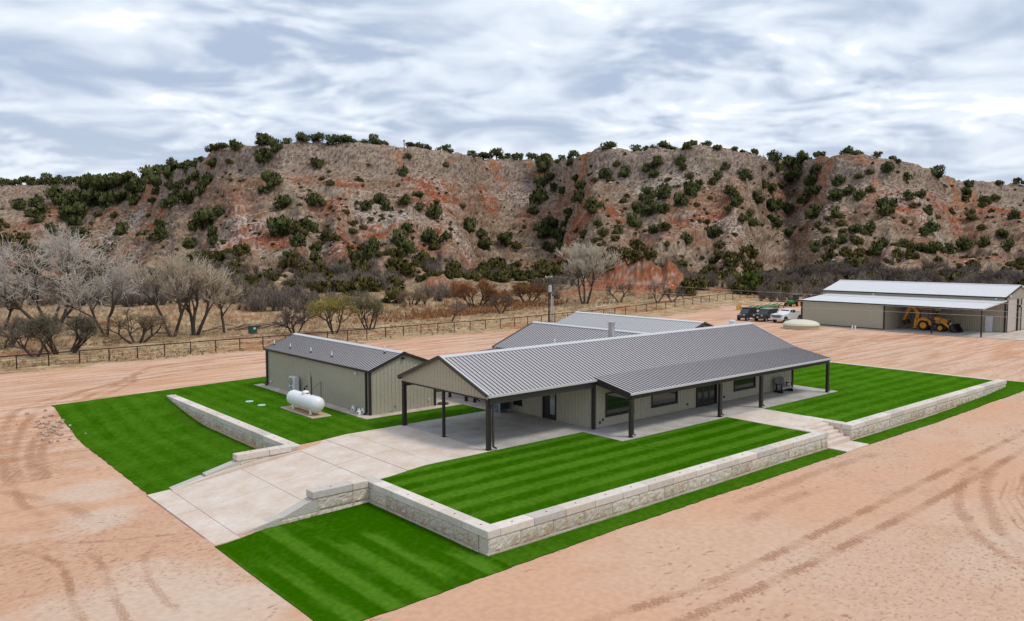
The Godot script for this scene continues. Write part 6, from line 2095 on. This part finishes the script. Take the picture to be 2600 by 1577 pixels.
func brush_mesh(variant: int, tone: Color, twigs: int) -> ArrayMesh:
	# leafless grey scrub: a fan of thin twigs
	var b := MB.new()
	var r := RandomNumberGenerator.new()
	r.seed = 5000 + variant
	for i in twigs:
		var a := r.randf() * TAU
		var lean := r.randf_range(0.1, 1.0)
		var p := Vector3(cos(a) * 0.12 * lean, 0, sin(a) * 0.12 * lean)
		var q := Vector3(cos(a) * 0.5 * lean, r.randf_range(0.35, 0.8) * (1.1 - lean * 0.4), sin(a) * 0.5 * lean)
		var m := p.lerp(q, 0.55) + Vector3(r.randfn(0, 0.05), 0.06, r.randfn(0, 0.05))
		b.col = tone * r.randf_range(0.6, 1.35)
		var w := 0.012
		var side := Vector3(-sin(a), 0, cos(a)) * w
		b.quad(p - side, m - side, m + side, p + side)
		b.tri(m - side, q, m + side)
		for k in 3:
			var e := m.lerp(q, r.randf()) + Vector3(r.randfn(0, 0.12), r.randf_range(0.03, 0.2), r.randfn(0, 0.12))
			var o := m.lerp(q, r.randf())
			b.tri(o - side * 0.8, e, o + side * 0.8)
	return b.mesh(M.bark)

func tuft_mesh(variant: int, lo: Color, hi: Color) -> ArrayMesh:
	var b := MB.new()
	var r := RandomNumberGenerator.new()
	r.seed = 6000 + variant
	for i in 9:
		var a := r.randf() * TAU
		var p := Vector3(cos(a), 0, sin(a)) * r.randf_range(0.0, 0.2)
		var q := p + Vector3(cos(a) * r.randf_range(0.05, 0.3), r.randf_range(0.25, 0.6), sin(a) * r.randf_range(0.05, 0.3))
		var side := Vector3(-sin(a), 0, cos(a)) * 0.05
		b.col = lo.lerp(hi, r.randf())
		b.leaf(p - side, q, p + side, (Vector3(cos(a), 0.5, sin(a))).normalized())
	return b.mesh(M.leaf)

func scatter(called: String, label: String, category: String, meshes: Array, places: Array) -> void:
	# places: [position, size, height factor]; the meshes take turns
	var root := Node3D.new()
	for i in meshes.size():
		var mine := []
		for k in range(i, places.size(), meshes.size()):
			mine.push_back(places[k])
		if mine.is_empty():
			continue
		var mm := MultiMesh.new()
		mm.transform_format = MultiMesh.TRANSFORM_3D
		mm.mesh = meshes[i]
		mm.instance_count = mine.size()
		for k in mine.size():
			var s: float = mine[k][1]
			var turn := Basis(Vector3.UP, fmod(k * 2.399 + i, TAU))
			mm.set_instance_transform(k, Transform3D(turn * Basis.from_scale(Vector3(s, s * mine[k][2], s)), mine[k][0]))
		var o := MultiMeshInstance3D.new()
		o.name = numbered(called)
		o.multimesh = mm
		add_child(o)
		o.set_meta("kind", "stuff")
		tag(o, label, category)
	root.free()

class Grower:
	var wood := MB.new()
	var twig := MB.new()
	var r := RandomNumberGenerator.new()
	var levels := 5
	var kids := [4, 4, 4, 3, 3]
	var spread := 0.55
	var up := 0.25
	var taper := 0.62
	var bark := Color(0.1, 0.085, 0.07)
	var tip := Color(0.4, 0.36, 0.31)
	var thin := 0.012
	var shrink := 0.66
	var ends := []
	func grow(p: Vector3, d: Vector3, len: float, rad: float, level: int) -> void:
		var pts := [p]
		var n := 3 if level < 3 else 2
		var q := p
		var dd := d
		for i in n:
			var bend := 0.1 if level == 0 else 0.22
			dd = (dd + Vector3(r.randfn(0, bend), r.randfn(0.02, 0.1), r.randfn(0, bend))).normalized()
			q += dd * len / n
			pts.push_back(q)
		var r1 := maxf(rad * taper, thin * 0.5)
		var radii := []
		for i in pts.size():
			radii.push_back(maxf(lerpf(rad, r1, float(i) / n), thin * 0.6))
		var mb := wood if level < 2 else twig
		var k := clampf((level - 1.3) / 2.2, 0, 1)
		mb.col = bark.lerp(tip, k) * r.randf_range(0.8, 1.2)
		mb.tube(pts, radii, 7 if level == 0 else (5 if level < 2 else 3), false)
		if level >= levels:
			ends.push_back(q)
			return
		var count: int = kids[mini(level, kids.size() - 1)]
		var base := r.randf() * TAU
		for i in count:
			var s := 1.0 if i == 0 else r.randf_range(0.45, 0.98)
			var at: Vector3 = pts[n - 1].lerp(pts[n], clampf((s - 0.45) / 0.55, 0, 1)) if s > 0.45 else pts[1]
			if level == 0 and i > 0:
				at = p.lerp(q, r.randf_range(0.55, 1.0))
				at = pts[n] if r.randf() < 0.5 else pts[n - 1]
			var a := base + TAU * i / count + r.randf_range(-0.4, 0.4)
			var side := dd.cross(Vector3(0.3, 0.2, 0.9)).normalized()
			var oth := dd.cross(side)
			var ang := r.randf_range(0.55, 1.25) * spread * (0.4 if i == 0 else 1.0)
			var nd := (dd * cos(ang) + (side * cos(a) + oth * sin(a)) * sin(ang) + Vector3(0, up, 0)).normalized()
			grow(at, nd, len * shrink * r.randf_range(0.8, 1.15), rad * (0.72 if i == 0 else 0.58), level + 1)

func bare_tree(called: String, label: String, x: float, z: float, height: float, how: Dictionary) -> void:
	var t := thing(called, label, how.get("category", "tree"), Vector3(x, ground(x, z) - 0.05, z), 0.0, how.get("group", ""))
	var g := Grower.new()
	g.r.seed = int(x * 131.0 - z * 17.0)
	for key in ["levels", "kids", "spread", "up", "bark", "tip", "thin", "shrink", "taper"]:
		if how.has(key):
			g.set(key, how[key])
	var stems: int = how.get("stems", 1)
	for s in stems:
		var a := TAU * s / stems + g.r.randf() * 0.8
		var lean: float = how.get("lean", 0.12) * (1.0 if stems > 1 else 0.5)
		var d := Vector3(cos(a) * lean, 1.0, sin(a) * lean).normalized()
		g.grow(Vector3(cos(a), 0, sin(a)) * 0.12 * (stems - 1), d, height * how.get("trunk", 0.34), how.get("girth", 0.16), 0)
	# to its height
	var top := 0.1
	for e in g.ends:
		top = maxf(top, e.y)
	var k := height / top
	for mb in [g.wood, g.twig]:
		for i in mb.v.size():
			mb.v[i] = mb.v[i] * k
	if how.has("leaf"):
		var leaf: Color = how.leaf
		for e in g.ends:
			for i in how.get("leaves", 2):
				var q: Vector3 = e * k + Vector3(g.r.randfn(0, 0.16), g.r.randfn(0, 0.16), g.r.randfn(0, 0.16))
				var s: float = g.r.randf_range(0.03, 0.075) * how.get("leaf_size", 1.0)
				var w := Vector3(g.r.randfn(0, 1), g.r.randfn(0, 1), g.r.randfn(0, 1)).normalized()
				var u := w.cross(Vector3(0.3, 0.9, 0.2)).normalized()
				g.twig.col = leaf * g.r.randf_range(0.7, 1.3)
				g.twig.leaf(q - u * s, q + w * s * 1.6, q + u * s, (w + Vector3(0, 0.9, 0)).normalized())
	obj("trunk", g.wood, M.bark, t)
	obj("crown", g.twig, M.leaf if how.has("leaf") else M.bark, t)

func build_trees() -> void:
	var pale := {"levels": 5, "kids": [4, 4, 4, 3, 3], "spread": 0.62, "up": 0.22, "bark": Color(0.085, 0.07, 0.058), "tip": Color(0.46, 0.41, 0.345), "thin": 0.019, "trunk": 0.26, "girth": 0.15, "category": "tree", "group": "bare cottonwoods beyond the fence"}
	var mk := func(more: Dictionary, from: Dictionary) -> Dictionary:
		var d := from.duplicate()
		d.merge(more, true)
		return d
	bare_tree("bare_cottonwood", "pale bare cottonwood with twin dark trunks, left of the orange-tipped group", 28.5, -116.0, 10.6, mk.call({"stems": 2, "lean": 0.3, "tip": Color(0.50, 0.45, 0.39)}, pale))
	bare_tree("bare_cottonwood", "broadest pale grey cottonwood of the left group, with tangled white limbs", 26.0, -134.0, 15.5, mk.call({"stems": 3, "lean": 0.55, "spread": 0.85, "up": 0.1, "tip": Color(0.56, 0.51, 0.455), "kids": [4, 4, 4, 4, 3]}, pale))
	bare_tree("bare_cottonwood", "spreading pale tree cut by the left edge of the picture", 19.5, -135.0, 11.5, mk.call({"stems": 3, "lean": 0.5, "spread": 0.85, "up": 0.08, "tip": Color(0.53, 0.48, 0.43)}, pale))
	bare_tree("bare_cottonwood", "pale dead snag leaning low among the left cottonwoods", 24.0, -127.0, 8.5, mk.call({"stems": 2, "lean": 0.9, "spread": 0.9, "up": 0.02, "tip": Color(0.52, 0.47, 0.42), "levels": 4}, pale))
	bare_tree("bare_cottonwood", "tall slender bare cottonwood leaning left, first of the tan trio", 35.0, -109.5, 11.3, mk.call({"stems": 2, "lean": 0.3, "spread": 0.5, "up": 0.34, "tip": Color(0.52, 0.45, 0.35)}, pale))
	bare_tree("bare_cottonwood", "tallest tan cottonwood, middle of the trio, with a forked dark trunk", 38.0, -110.0, 11.4, mk.call({"stems": 3, "lean": 0.28, "spread": 0.5, "up": 0.34, "tip": Color(0.50, 0.425, 0.33), "girth": 0.17}, pale))
	bare_tree("bare_cottonwood", "tan cottonwood holding a few orange leaves, right of the trio", 41.8, -109.5, 9.4, mk.call({"stems": 1, "spread": 0.62, "up": 0.25, "tip": Color(0.50, 0.43, 0.335), "leaf": Color(0.55, 0.33, 0.08), "leaves": 1, "leaf_size": 0.8, "levels": 5, "kids": [5, 4, 4, 4, 2]}, pale))
	bare_tree("bare_cottonwood", "great pale fan-shaped cottonwood right of the utility pole", 114.0, -111.5, 12.6, mk.call({"stems": 4, "lean": 0.4, "spread": 0.5, "up": 0.36, "tip": Color(0.56, 0.50, 0.41), "thin": 0.03, "kids": [5, 4, 4, 4, 4]}, pale))
	var mes := {"levels": 4, "kids": [4, 4, 5, 4], "spread": 0.85, "up": 0.1, "bark": Color(0.075, 0.06, 0.05), "tip": Color(0.19, 0.15, 0.12), "thin": 0.019, "trunk": 0.3, "girth": 0.1, "stems": 3, "lean": 0.6, "category": "tree", "group": "mesquites beyond the fence"}
	bare_tree("mesquite", "many-stemmed mesquite spreading below the tan cottonwoods", 29.3, -105.0, 4.4, mk.call({"stems": 5, "lean": 0.9, "tip": Color(0.24, 0.18, 0.12)}, mes))
	bare_tree("mesquite", "dark mesquite leaning over the fence near the left edge", 17.2, -98.6, 4.4, mk.call({"tip": Color(0.2, 0.17, 0.12), "stems": 2}, mes))
	bare_tree("scrub_bush", "dense grey-olive bush behind the fence at far left", 20.3, -101.0, 4.6, mk.call({"stems": 9, "lean": 0.7, "spread": 0.6, "tip": Color(0.21, 0.18, 0.14), "leaf": Color(0.13, 0.125, 0.075), "leaves": 3, "category": "bush"}, mes))
	bare_tree("scrub_bush", "grey bush at the very left edge beyond the fence", 16.0, -111.0, 4.2, mk.call({"stems": 8, "lean": 0.7, "spread": 0.6, "tip": Color(0.24, 0.2, 0.16), "category": "bush"}, mes))
	bare_tree("mesquite", "low dark mesquite reaching sideways, left of the yellow-green tree", 49.5, -104.0, 3.8, mk.call({"stems": 4, "lean": 1.0, "tip": Color(0.17, 0.135, 0.125)}, mes))
	bare_tree("willow", "yellow-green tree with dark limbs behind the storage building roof", 52.6, -98.8, 5.5, mk.call({"stems": 3, "lean": 0.75, "kids": [4, 5, 5, 5], "tip": Color(0.26, 0.22, 0.10), "leaf": Color(0.42, 0.36, 0.085), "leaves": 4, "spread": 0.7, "up": 0.2}, mes))
	bare_tree("willow", "thin grey-green tree right of the yellow-green one", 59.2, -100.5, 4.9, mk.call({"stems": 4, "lean": 0.5, "kids": [4, 5, 4, 4], "tip": Color(0.21, 0.19, 0.13), "leaf": Color(0.25, 0.23, 0.10), "leaves": 2, "spread": 0.6, "up": 0.25}, mes))
	bare_tree("mesquite", "small bare mesquite on one stem in the open dry grass", 75.5, -103.0, 3.9, mk.call({"stems": 1, "tip": Color(0.24, 0.19, 0.16)}, mes))
	bare_tree("rust_bush", "large orange-brown bush in the field left of the pole", 96.0, -123.0, 5.6, mk.call({"stems": 8, "lean": 0.8, "spread": 0.65, "tip": Color(0.26, 0.13, 0.06), "leaf": Color(0.42, 0.215, 0.10), "leaves": 5, "category": "bush", "group": "orange-brown bushes"}, mes))
	bare_tree("rust_bush", "orange-brown thicket close behind the utility pole", 112.0, -126.0, 4.4, mk.call({"stems": 7, "lean": 0.8, "tip": Color(0.24, 0.12, 0.06), "leaf": Color(0.38, 0.19, 0.09), "leaves": 3, "category": "bush", "group": "orange-brown bushes"}, mes))
	bare_tree("rust_bush", "low russet thicket between the big orange bush and pole", 103.0, -125.5, 3.2, mk.call({"stems": 7, "lean": 0.9, "tip": Color(0.25, 0.13, 0.06), "leaf": Color(0.36, 0.17, 0.07), "leaves": 3, "category": "bush", "group": "orange-brown bushes"}, mes))
	bare_tree("scrub_bush", "tan leafless bush right of the dark green juniper in mid field", 87.0, -132.0, 3.3, mk.call({"stems": 8, "lean": 0.7, "tip": Color(0.33, 0.24, 0.15), "category": "bush"}, mes))
	bare_tree("mesquite", "bare mesquite just left of the pole beyond the fence", 91.0, -109.5, 3.6, mk.call({"stems": 2}, mes))
	bare_tree("mesquite", "bent bare mesquite at the left foot of the red bank", 119.5, -107.5, 4.0, mk.call({"stems": 2, "lean": 0.8}, mes))
	bare_tree("mesquite", "round-topped bare mesquite before the red cut bank", 124.5, -102.0, 4.2, mk.call({"stems": 2, "lean": 0.6, "tip": Color(0.25, 0.18, 0.15)}, mes))
	bare_tree("mesquite", "forked bare mesquite right below the orange ball", 127.5, -100.8, 3.0, mk.call({"stems": 2, "lean": 0.7}, mes))
	bare_tree("grey_tree", "tall grey bare tree right of the conical juniper behind the parked cars", 164.0, -104.5, 6.2, mk.call({"stems": 3, "lean": 0.35, "up": 0.3, "spread": 0.55, "tip": Color(0.25, 0.21, 0.19), "kids": [4, 5, 5, 4]}, mes))
	bare_tree("grey_tree", "bare tree with a dark crown, behind the shop's left roof end", 174.0, -104.0, 5.0, mk.call({"stems": 3}, mes))
	bare_tree("grey_tree", "leaning bare tree above the shop roof's left corner", 181.0, -104.0, 4.6, mk.call({"stems": 4, "lean": 0.9}, mes))
	var r := RandomNumberGenerator.new()
	r.seed = 8
	for i in 12:
		var phi := 59.5 + i * 1.15 + r.randf() * 0.5
		var d := r.randf_range(205.0, 250.0)
		var x := d * sin(deg_to_rad(phi))
		var z := -d * cos(deg_to_rad(phi))
		bare_tree("brush_tree", "grey leafless tree, %s from the left in the dense brush behind the shop" % ["first", "second", "third", "fourth", "fifth", "sixth", "seventh", "eighth", "ninth", "tenth", "eleventh", "twelfth"][i], x, z, r.randf_range(4.5, 6.5), mk.call({"stems": 5, "lean": 0.5, "levels": 3, "kids": [5, 5, 6], "tip": Color(0.2, 0.165, 0.15), "thin": 0.05, "category": "tree", "group": "leafless brush trees behind the shop"}, mes))

func polar(phi: float, d: float) -> Vector3:
	var x := d * sin(deg_to_rad(phi))
	var z := -d * cos(deg_to_rad(phi))
	return Vector3(x, (1.0 + bluff(phi, d)) if d > 150.0 else ground(x, z), z)

func build_scrub() -> void:
	var dark := []
	for v in 5:
		dark.push_back(juniper_mesh(v, Color(0.030, 0.039, 0.015), Color(0.128, 0.142, 0.058), 8, 66, 0.8))
	var olive := []
	for v in 5:
		olive.push_back(juniper_mesh(20 + v, Color(0.040, 0.040, 0.014), Color(0.155, 0.138, 0.054), 8, 62, 0.74))
	var lots := [[FOOT, FOOT.size() / 3, "olive green juniper in the brush at the foot of the bluffs", "junipers at the foot of the bluffs", olive], [RIM, 50, "dark juniper on the caprock rim, seen against the sky", "junipers along the rim", dark], [SLOPE, 300 - 50 - FOOT.size() / 3, "dark green juniper dotting the steep bluff slope", "junipers on the bluff slopes", dark]]
	var rest := []
	var n := 0
	for q in lots:
		var list: Array = q[0]
		for i in range(0, list.size(), 3):
			var x: float = list[i]
			var z: float = list[i + 1]
			var w: float = list[i + 2] * 0.1 * 1.08
			var phi := rad_to_deg(atan2(x, -z))
			var d := sqrt(x * x + z * z)
			var p := Vector3(x, 1.0 + bluff(phi, d) - 0.06 * w, z)
			n += 1
			if list == RIM:
				w *= 1.2
			if i / 3 < q[1]:
				var meshes: Array = q[4]
				if q[4] == dark and d < 285.0 and n % 3 == 0:
					meshes = olive
				var o := put("juniper", meshes[n % 5], self, p, n * 2.4)
				o.scale = Vector3(w, w * ((0.62 if list == RIM else 0.9) + 0.06 * (n % 6)), w)
				var word: String = q[2]
				if q[4] == dark and q[1] > 60:
					var area := 0
					while area < 6 and phi > [14.5, 21.0, 33.0, 43.5, 56.0, 61.0, 90.0][area]:
						area += 1
					var tt := (d - at_phi(foot_d, phi)) / (at_phi(rim_d, phi) - at_phi(foot_d, phi))
					var lo: float = [0.0, 14.5, 21.0, 33.0, 43.5, 56.0, 61.0][area]
					var hi: float = [14.5, 21.0, 33.0, 43.5, 56.0, 61.0, 75.0][area]
					var third := clampi(int((phi - lo) / (hi - lo) * 3.0), 0, 2)
					word = "%s %s juniper %s %s" % ["large" if w > 7.0 else ("middling" if w > 5.2 else "small"), "olive green" if meshes == olive else "dark green", "low on" if tt < 0.45 else ("halfway up" if tt < 0.72 else "high on"), ["the far left canyon side", "the long left spur", "the left bluff face", "the gully right of the left bluff", "the middle bluff face", "the gully beside the right bluff", "the right bluff face"][area] + [", to its left", "", ", to its right"][third]]
				elif q[4] == dark:
					word = ("broad" if w > 8.0 else ("dark" if w > 6.0 else "small dark")) + " juniper on the caprock rim " + ("at far left above the canyon" if phi < 16.0 else ("above the left bluff" if phi < 34.0 else ("above the gully between the bluffs" if phi < 45.0 else ("above the middle bluff" if phi < 57.0 else "above the right bluff"))))
				else:
					word = ("broad" if w > 7.5 else ("middling" if w > 5.6 else "small")) + " olive juniper in the brush at the %s foot of the " % ["left", "middle", "right"][clampi(int(fposmod(phi - 10.0, 20.0) / 6.7), 0, 2)] + ("left bluff" if phi < 36.0 else ("middle bluff" if phi < 56.0 else "right bluff"))
				tag(o, word, "juniper", q[3])
			else:
				rest.push_back([p, w, 0.9])
	# one that stands out: the conical juniper behind the cars
	var cz := polar(56.9, 187.0)
	var co := put("conical_juniper", juniper_mesh(40, Color(0.03, 0.045, 0.012), Color(0.11, 0.14, 0.035), 9, 90, 1.25), self, cz, 0.4)
	co.scale = Vector3(5.2, 5.4, 5.2)
	tag(co, "bright green conical juniper behind the parked cars", "juniper")
	var r := RandomNumberGenerator.new()
	r.seed = 21
	for i in 1150:
		var phi := r.randf_range(5.0, 76.0)
		var df := minf(at_phi(foot_d, phi), 236.0)
		var d := df + r.randf_range(-46.0, 66.0)
		if n_big.get_noise_2d(phi * 6.0, d * 1.2) < -0.04 or (phi > 34.0 and phi < 42.0 and d < minf(df + 14.0, 215.0) and d > 150.0 and phi < 41.0) or (phi > 45.0 and phi < 52.5 and d < 222.0):
			continue
		rest.push_back([polar(phi, d) - Vector3(0, 0.1, 0), r.randf_range(2.0, 5.6), r.randf_range(0.7, 1.1)])
	for i in 1500:
		var phi := r.randf_range(4.0, 77.0)
		var d := lerpf(at_phi(foot_d, phi), at_phi(rim_d, phi) * 0.99, r.randf())
		if n_big.get_noise_2d(phi * 9.0, d * 1.6) < -0.05:
			continue
		rest.push_back([polar(phi, d) - Vector3(0, 0.05, 0), r.randf_range(0.7, 2.3), r.randf_range(0.7, 1.1)])
	scatter("juniper_scrub", "further junipers and evergreen scrub over the bluffs", "scrub", olive, rest)
	# leafless brush
	var greys := []
	for v in 4:
		greys.push_back(brush_mesh(v, [Color(0.20, 0.165, 0.145), Color(0.235, 0.185, 0.15), Color(0.165, 0.135, 0.115), Color(0.26, 0.22, 0.17)][v], 46))
	var spots := []
	for i in 5200:
		var phi := r.randf_range(4.0, 77.0)
		var df := minf(at_phi(foot_d, phi), 236.0)
		var d := df + r.randf_range(-62.0, 45.0)
		var want := n_big.get_noise_2d(phi * 5.0 + 30.0, d * 1.1) + (0.5 if phi > 57.5 and d < df + 20.0 else 0.0) + (0.25 if phi < 33.0 and d > 150.0 else 0.0)
		if want < 0.1 + r.randf() * 0.25 or d < 132.0 or (phi > 45.0 and phi < 52.3 and d < 206.0) or (phi > 34.0 and phi < 42.0 and d < df - 5.0 and d > 185.0):
			continue
		spots.push_back([polar(phi, d), r.randf_range(2.0, 4.6), r.randf_range(0.7, 1.2)])
	scatter("leafless_brush", "grey leafless brush massed along the foot of the bluffs", "brush", greys, spots)
	var low := []
	for i in 4200:
		var phi := r.randf_range(4.0, 77.0)
		var df := at_phi(foot_d, phi)
		var dr := at_phi(rim_d, phi)
		var d := lerpf(df, dr * 1.0, r.randf())
		if n_rock.get_noise_2d(phi * 20.0, d) < -0.02:
			continue
		low.push_back([polar(phi, d) - Vector3(0, 0.05, 0), r.randf_range(0.7, 2.2), r.randf_range(0.5, 0.9)])
	scatter("slope_brush", "low grey brush scattered over the bluff slopes", "brush", greys, low)
	var gold := []
	for i in 60:
		var phi := r.randf_range(12.0, 66.0)
		var d := minf(at_phi(foot_d, phi), 236.0) + r.randf_range(-8.0, 50.0)
		gold.push_back([polar(phi, d), r.randf_range(1.6, 3.6), 0.8])
	scatter("yellow_brush", "bushes with yellow autumn leaves among the junipers", "brush", [juniper_mesh(60, Color(0.20, 0.16, 0.05), Color(0.46, 0.33, 0.085), 6, 26)], gold)
	# stones
	var stones := []
	for i in 3600:
		var phi := r.randf_range(4.0, 77.0)
		var df := at_phi(foot_d, phi)
		var dr := at_phi(rim_d, phi)
		var d := lerpf(df + 20.0, dr, pow(r.randf(), 0.7))
		var x := d * sin(deg_to_rad(phi))
		var z := -d * cos(deg_to_rad(phi))
		var near := 0.0
		for k in range(0, WHITE.size(), 3):
			if absf(x - WHITE[k]) < WHITE[k + 2] and absf(z - WHITE[k + 1]) < WHITE[k + 2]:
				near = 0.6
		if n_rock.get_noise_2d(x * 0.6, z * 0.6) + near < 0.12 + r.randf() * 0.2:
			continue
		stones.push_back([polar(phi, d), r.randf_range(0.25, 0.75) * (1.6 if r.randf() < 0.08 else 1.0), r.randf_range(0.5, 0.9)])
	scatter("slope_rocks", "pale fallen rocks strewn on the bluff slopes", "rocks", [rock_mesh(2, Color(0.50, 0.45, 0.405)), rock_mesh(3, Color(0.42, 0.34, 0.285)), rock_mesh(4, Color(0.56, 0.51, 0.475))], stones)
	# dry grass
	var grass := []
	for i in 26000:
		var phi := r.randf_range(3.0, 76.0)
		var d := 92.0 + 150.0 * pow(r.randf(), 1.5)
		var x := d * sin(deg_to_rad(phi))
		var z := -d * cos(deg_to_rad(phi))
		if z > fence_z(x) + 1.9 - clampf((x - 60.0) / 40.0, 0, 1) * 1.0 or n_mid.get_noise_2d(x, z) < -0.25:
			continue
		grass.push_back([polar(phi, d) - Vector3(0, 0.04, 0), r.randf_range(0.4, 0.85), r.randf_range(0.5, 1.0)])
	scatter("dry_grass", "tufts of dry tan grass in the field beyond the fence", "grass", [tuft_mesh(1, Color(0.33, 0.235, 0.13), Color(0.48, 0.36, 0.22)), tuft_mesh(2, Color(0.29, 0.19, 0.105), Color(0.42, 0.29, 0.17)), tuft_mesh(3, Color(0.36, 0.275, 0.165), Color(0.52, 0.41, 0.265))], grass)
	var russet := []
	for i in 500:
		var x := r.randfn(84.0, 8.0)
		var z := -110.0 - absf(r.randfn(0.0, 6.0)) - (x - 84.0) * 0.15
		russet.push_back([Vector3(x, ground(x, z), z), r.randf_range(1.0, 2.0), r.randf_range(0.7, 1.2)])
	for i in 260:
		var x := r.randfn(106.0, 6.0)
		var z := -121.0 + r.randfn(0.0, 4.0)
		russet.push_back([Vector3(x, ground(x, z), z), r.randf_range(1.0, 2.2), r.randf_range(0.7, 1.2)])
	scatter("russet_grass", "tall russet grass in the field left of the pole", "grass", [tuft_mesh(5, Color(0.30, 0.14, 0.07), Color(0.44, 0.24, 0.13))], russet)
	# a dead branch pile and white fallen limbs
	var lg := MB.new()
	lg.col = Color(0.17, 0.13, 0.105)
	for i in 14:
		var p := Vector3(r.randfn(0, 2.2), 0.15, r.randfn(0, 0.5))
		lg.tube([p, p + Vector3(r.randf_range(1, 3), r.randf_range(0.1, 0.7), r.randfn(0, 0.4)), p + Vector3(r.randf_range(3, 5), r.randf_range(0.0, 0.4), r.randfn(0, 0.6))], [0.1, 0.07, 0.03], 5)
	tag(obj("brush_pile", lg, M.bark, self, Vector3(45.0, ground(46.0, -112.0), -112.0)), "heap of dead branches behind the green service box", "brush pile")
	var wl := MB.new()
	wl.col = Color(0.60, 0.55, 0.49)
	wl.tube([Vector3(0, 0, 0), Vector3(0.2, 0.9, 0), Vector3(0.0, 1.5, 0.2)], [0.09, 0.08, 0.03], 6)
	wl.tube([Vector3(1.5, 0, 0), Vector3(1.9, 1.3, 0.2)], [0.08, 0.04], 6)
	wl.tube([Vector3(0.1, 0.1, 0), Vector3(2.0, 0.35, 0.4), Vector3(3.6, 0.2, 0.2)], [0.1, 0.07, 0.04], 6)
	wl.tube([Vector3(3.6, 0.0, 0.2), Vector3(3.8, 1.3, 0.2), Vector3(4.1, 1.9, 0.3)], [0.08, 0.07, 0.03], 6)
	tag(obj("fallen_limbs", wl, M.bark, self, Vector3(109.0, ground(109.0, -104.0), -104.0)), "white barkless fallen limbs under the great fan-shaped cottonwood", "fallen tree")
	var mk2 := polar(33.05, 372.5)
	var ms := MB.new()
	ms.tube([Vector3(0, 0, 0), Vector3(0, 3.0, 0)], [0.22, 0.2], 8)
	ms.lathe([Vector2(0.0, 2.8), Vector2(0.45, 3.0), Vector2(0.45, 3.5), Vector2(0.0, 3.8)], 8)
	tag(obj("survey_marker", ms, M.redpost, self, mk2), "small red marker post standing on the rim of the bluff", "marker post")

# ------------------------------------------------------------------ the scene
func _ready() -> void:
	var cam := Camera3D.new()
	cam.name = "camera"
	cam.position = Vector3(0, CAM_H, 0)
	cam.rotation_order = EULER_ORDER_YXZ
	cam.rotation_degrees = Vector3(-4.404, -40.489, -0.15)
	cam.fov = 41.83
	cam.near = 0.1
	cam.far = 3000.0
	add_child(cam)
	var env := Environment.new()
	env.background_mode = Environment.BG_SKY
	var sky := Sky.new()
	var pano := PanoramaSkyMaterial.new()
	pano.panorama = sky_texture()
	pano.energy_multiplier = 1.0
	sky.sky_material = pano
	env.sky = sky
	env.tonemap_mode = Environment.TONE_MAPPER_LINEAR
	env.tonemap_exposure = 1.2
	env.sdfgi_enabled = true
	env.ssao_enabled = true
	env.ssil_enabled = true
	var we := WorldEnvironment.new()
	we.name = "world"
	we.environment = env
	add_child(we)
	var sun := DirectionalLight3D.new()
	sun.name = "sun"
	sun.light_color = Color(1.0, 0.96, 0.9)
	sun.light_energy = 0.5
	sun.light_angular_distance = 14.0
	sun.shadow_enabled = true
	add_child(sun)
	sun.look_at_from_position(Vector3(0.42, 1.15, 0.62) * 100.0, Vector3.ZERO)

	materials()
	M.glass_pale = mat(0.42, 0.46, 0.48, 0.05, 0.4, 0.8)
	M.carglass = mat(0.05, 0.06, 0.065, 0.04, 0.5, 0.9)
	M.bay = mat(0.46, 0.405, 0.36, 0.5)
	M.doorwhite = mat(0.66, 0.70, 0.72, 0.4)
	M.slate = mat(0.05, 0.056, 0.06, 0.25, 0.2, 0.6)
	M.silver = mat(0.34, 0.36, 0.37, 0.3, 0.2, 0.6)
	M.ochre = mat(0.50, 0.26, 0.05, 0.5)
	M.bluegrey = mat(0.115, 0.165, 0.21, 0.4)
	M.navy = mat(0.028, 0.04, 0.06, 0.4)
	M.blue = mat(0.03, 0.14, 0.33, 0.5)
	M.palegrey = mat(0.45, 0.49, 0.52, 0.45, 0.1)
	M.teal = mat(0.02, 0.10, 0.075, 0.5)
	M.mint = mat(0.36, 0.60, 0.46, 0.6)
	M.slatgrey = mat(0.125, 0.125, 0.135, 0.7)
	M.slatpale = mat(0.32, 0.31, 0.29, 0.7)
	M.cream = mat(0.62, 0.60, 0.47, 0.6)
	M.cream2 = mat(0.44, 0.38, 0.24, 0.7)
	M.darkgreen = mat(0.012, 0.075, 0.05, 0.5)
	M.polewood = mat(0.06, 0.042, 0.034, 0.9)
	M.wire = mat(0.42, 0.41, 0.40, 0.6)
	M.orange = mat(0.85, 0.10, 0.015, 0.4)
	M.redpost = mat(0.45, 0.12, 0.07, 0.6)
	M.bed = tri(mat(0.50, 0.33, 0.22, 0.95), 0.5)
	ridge_tables()
	build_ground()
	build_bluffs()
	build_concrete()
	build_walls()
	build_lawns()
	strip_fix()
	build_house()
	build_shed()
	build_shop()
	build_fence()
	build_pole()
	build_yard()
	pickup(Vector3(113.55, 1.0, -67.55))
	suv(Vector3(112.6, 1.0, -70.6))
	buggy(Vector3(111.6, 1.0, -73.3))
	backhoe(Vector3(116.0, 1.05, -46.75))
	farm_implements()
	build_trees()
	build_scrub()
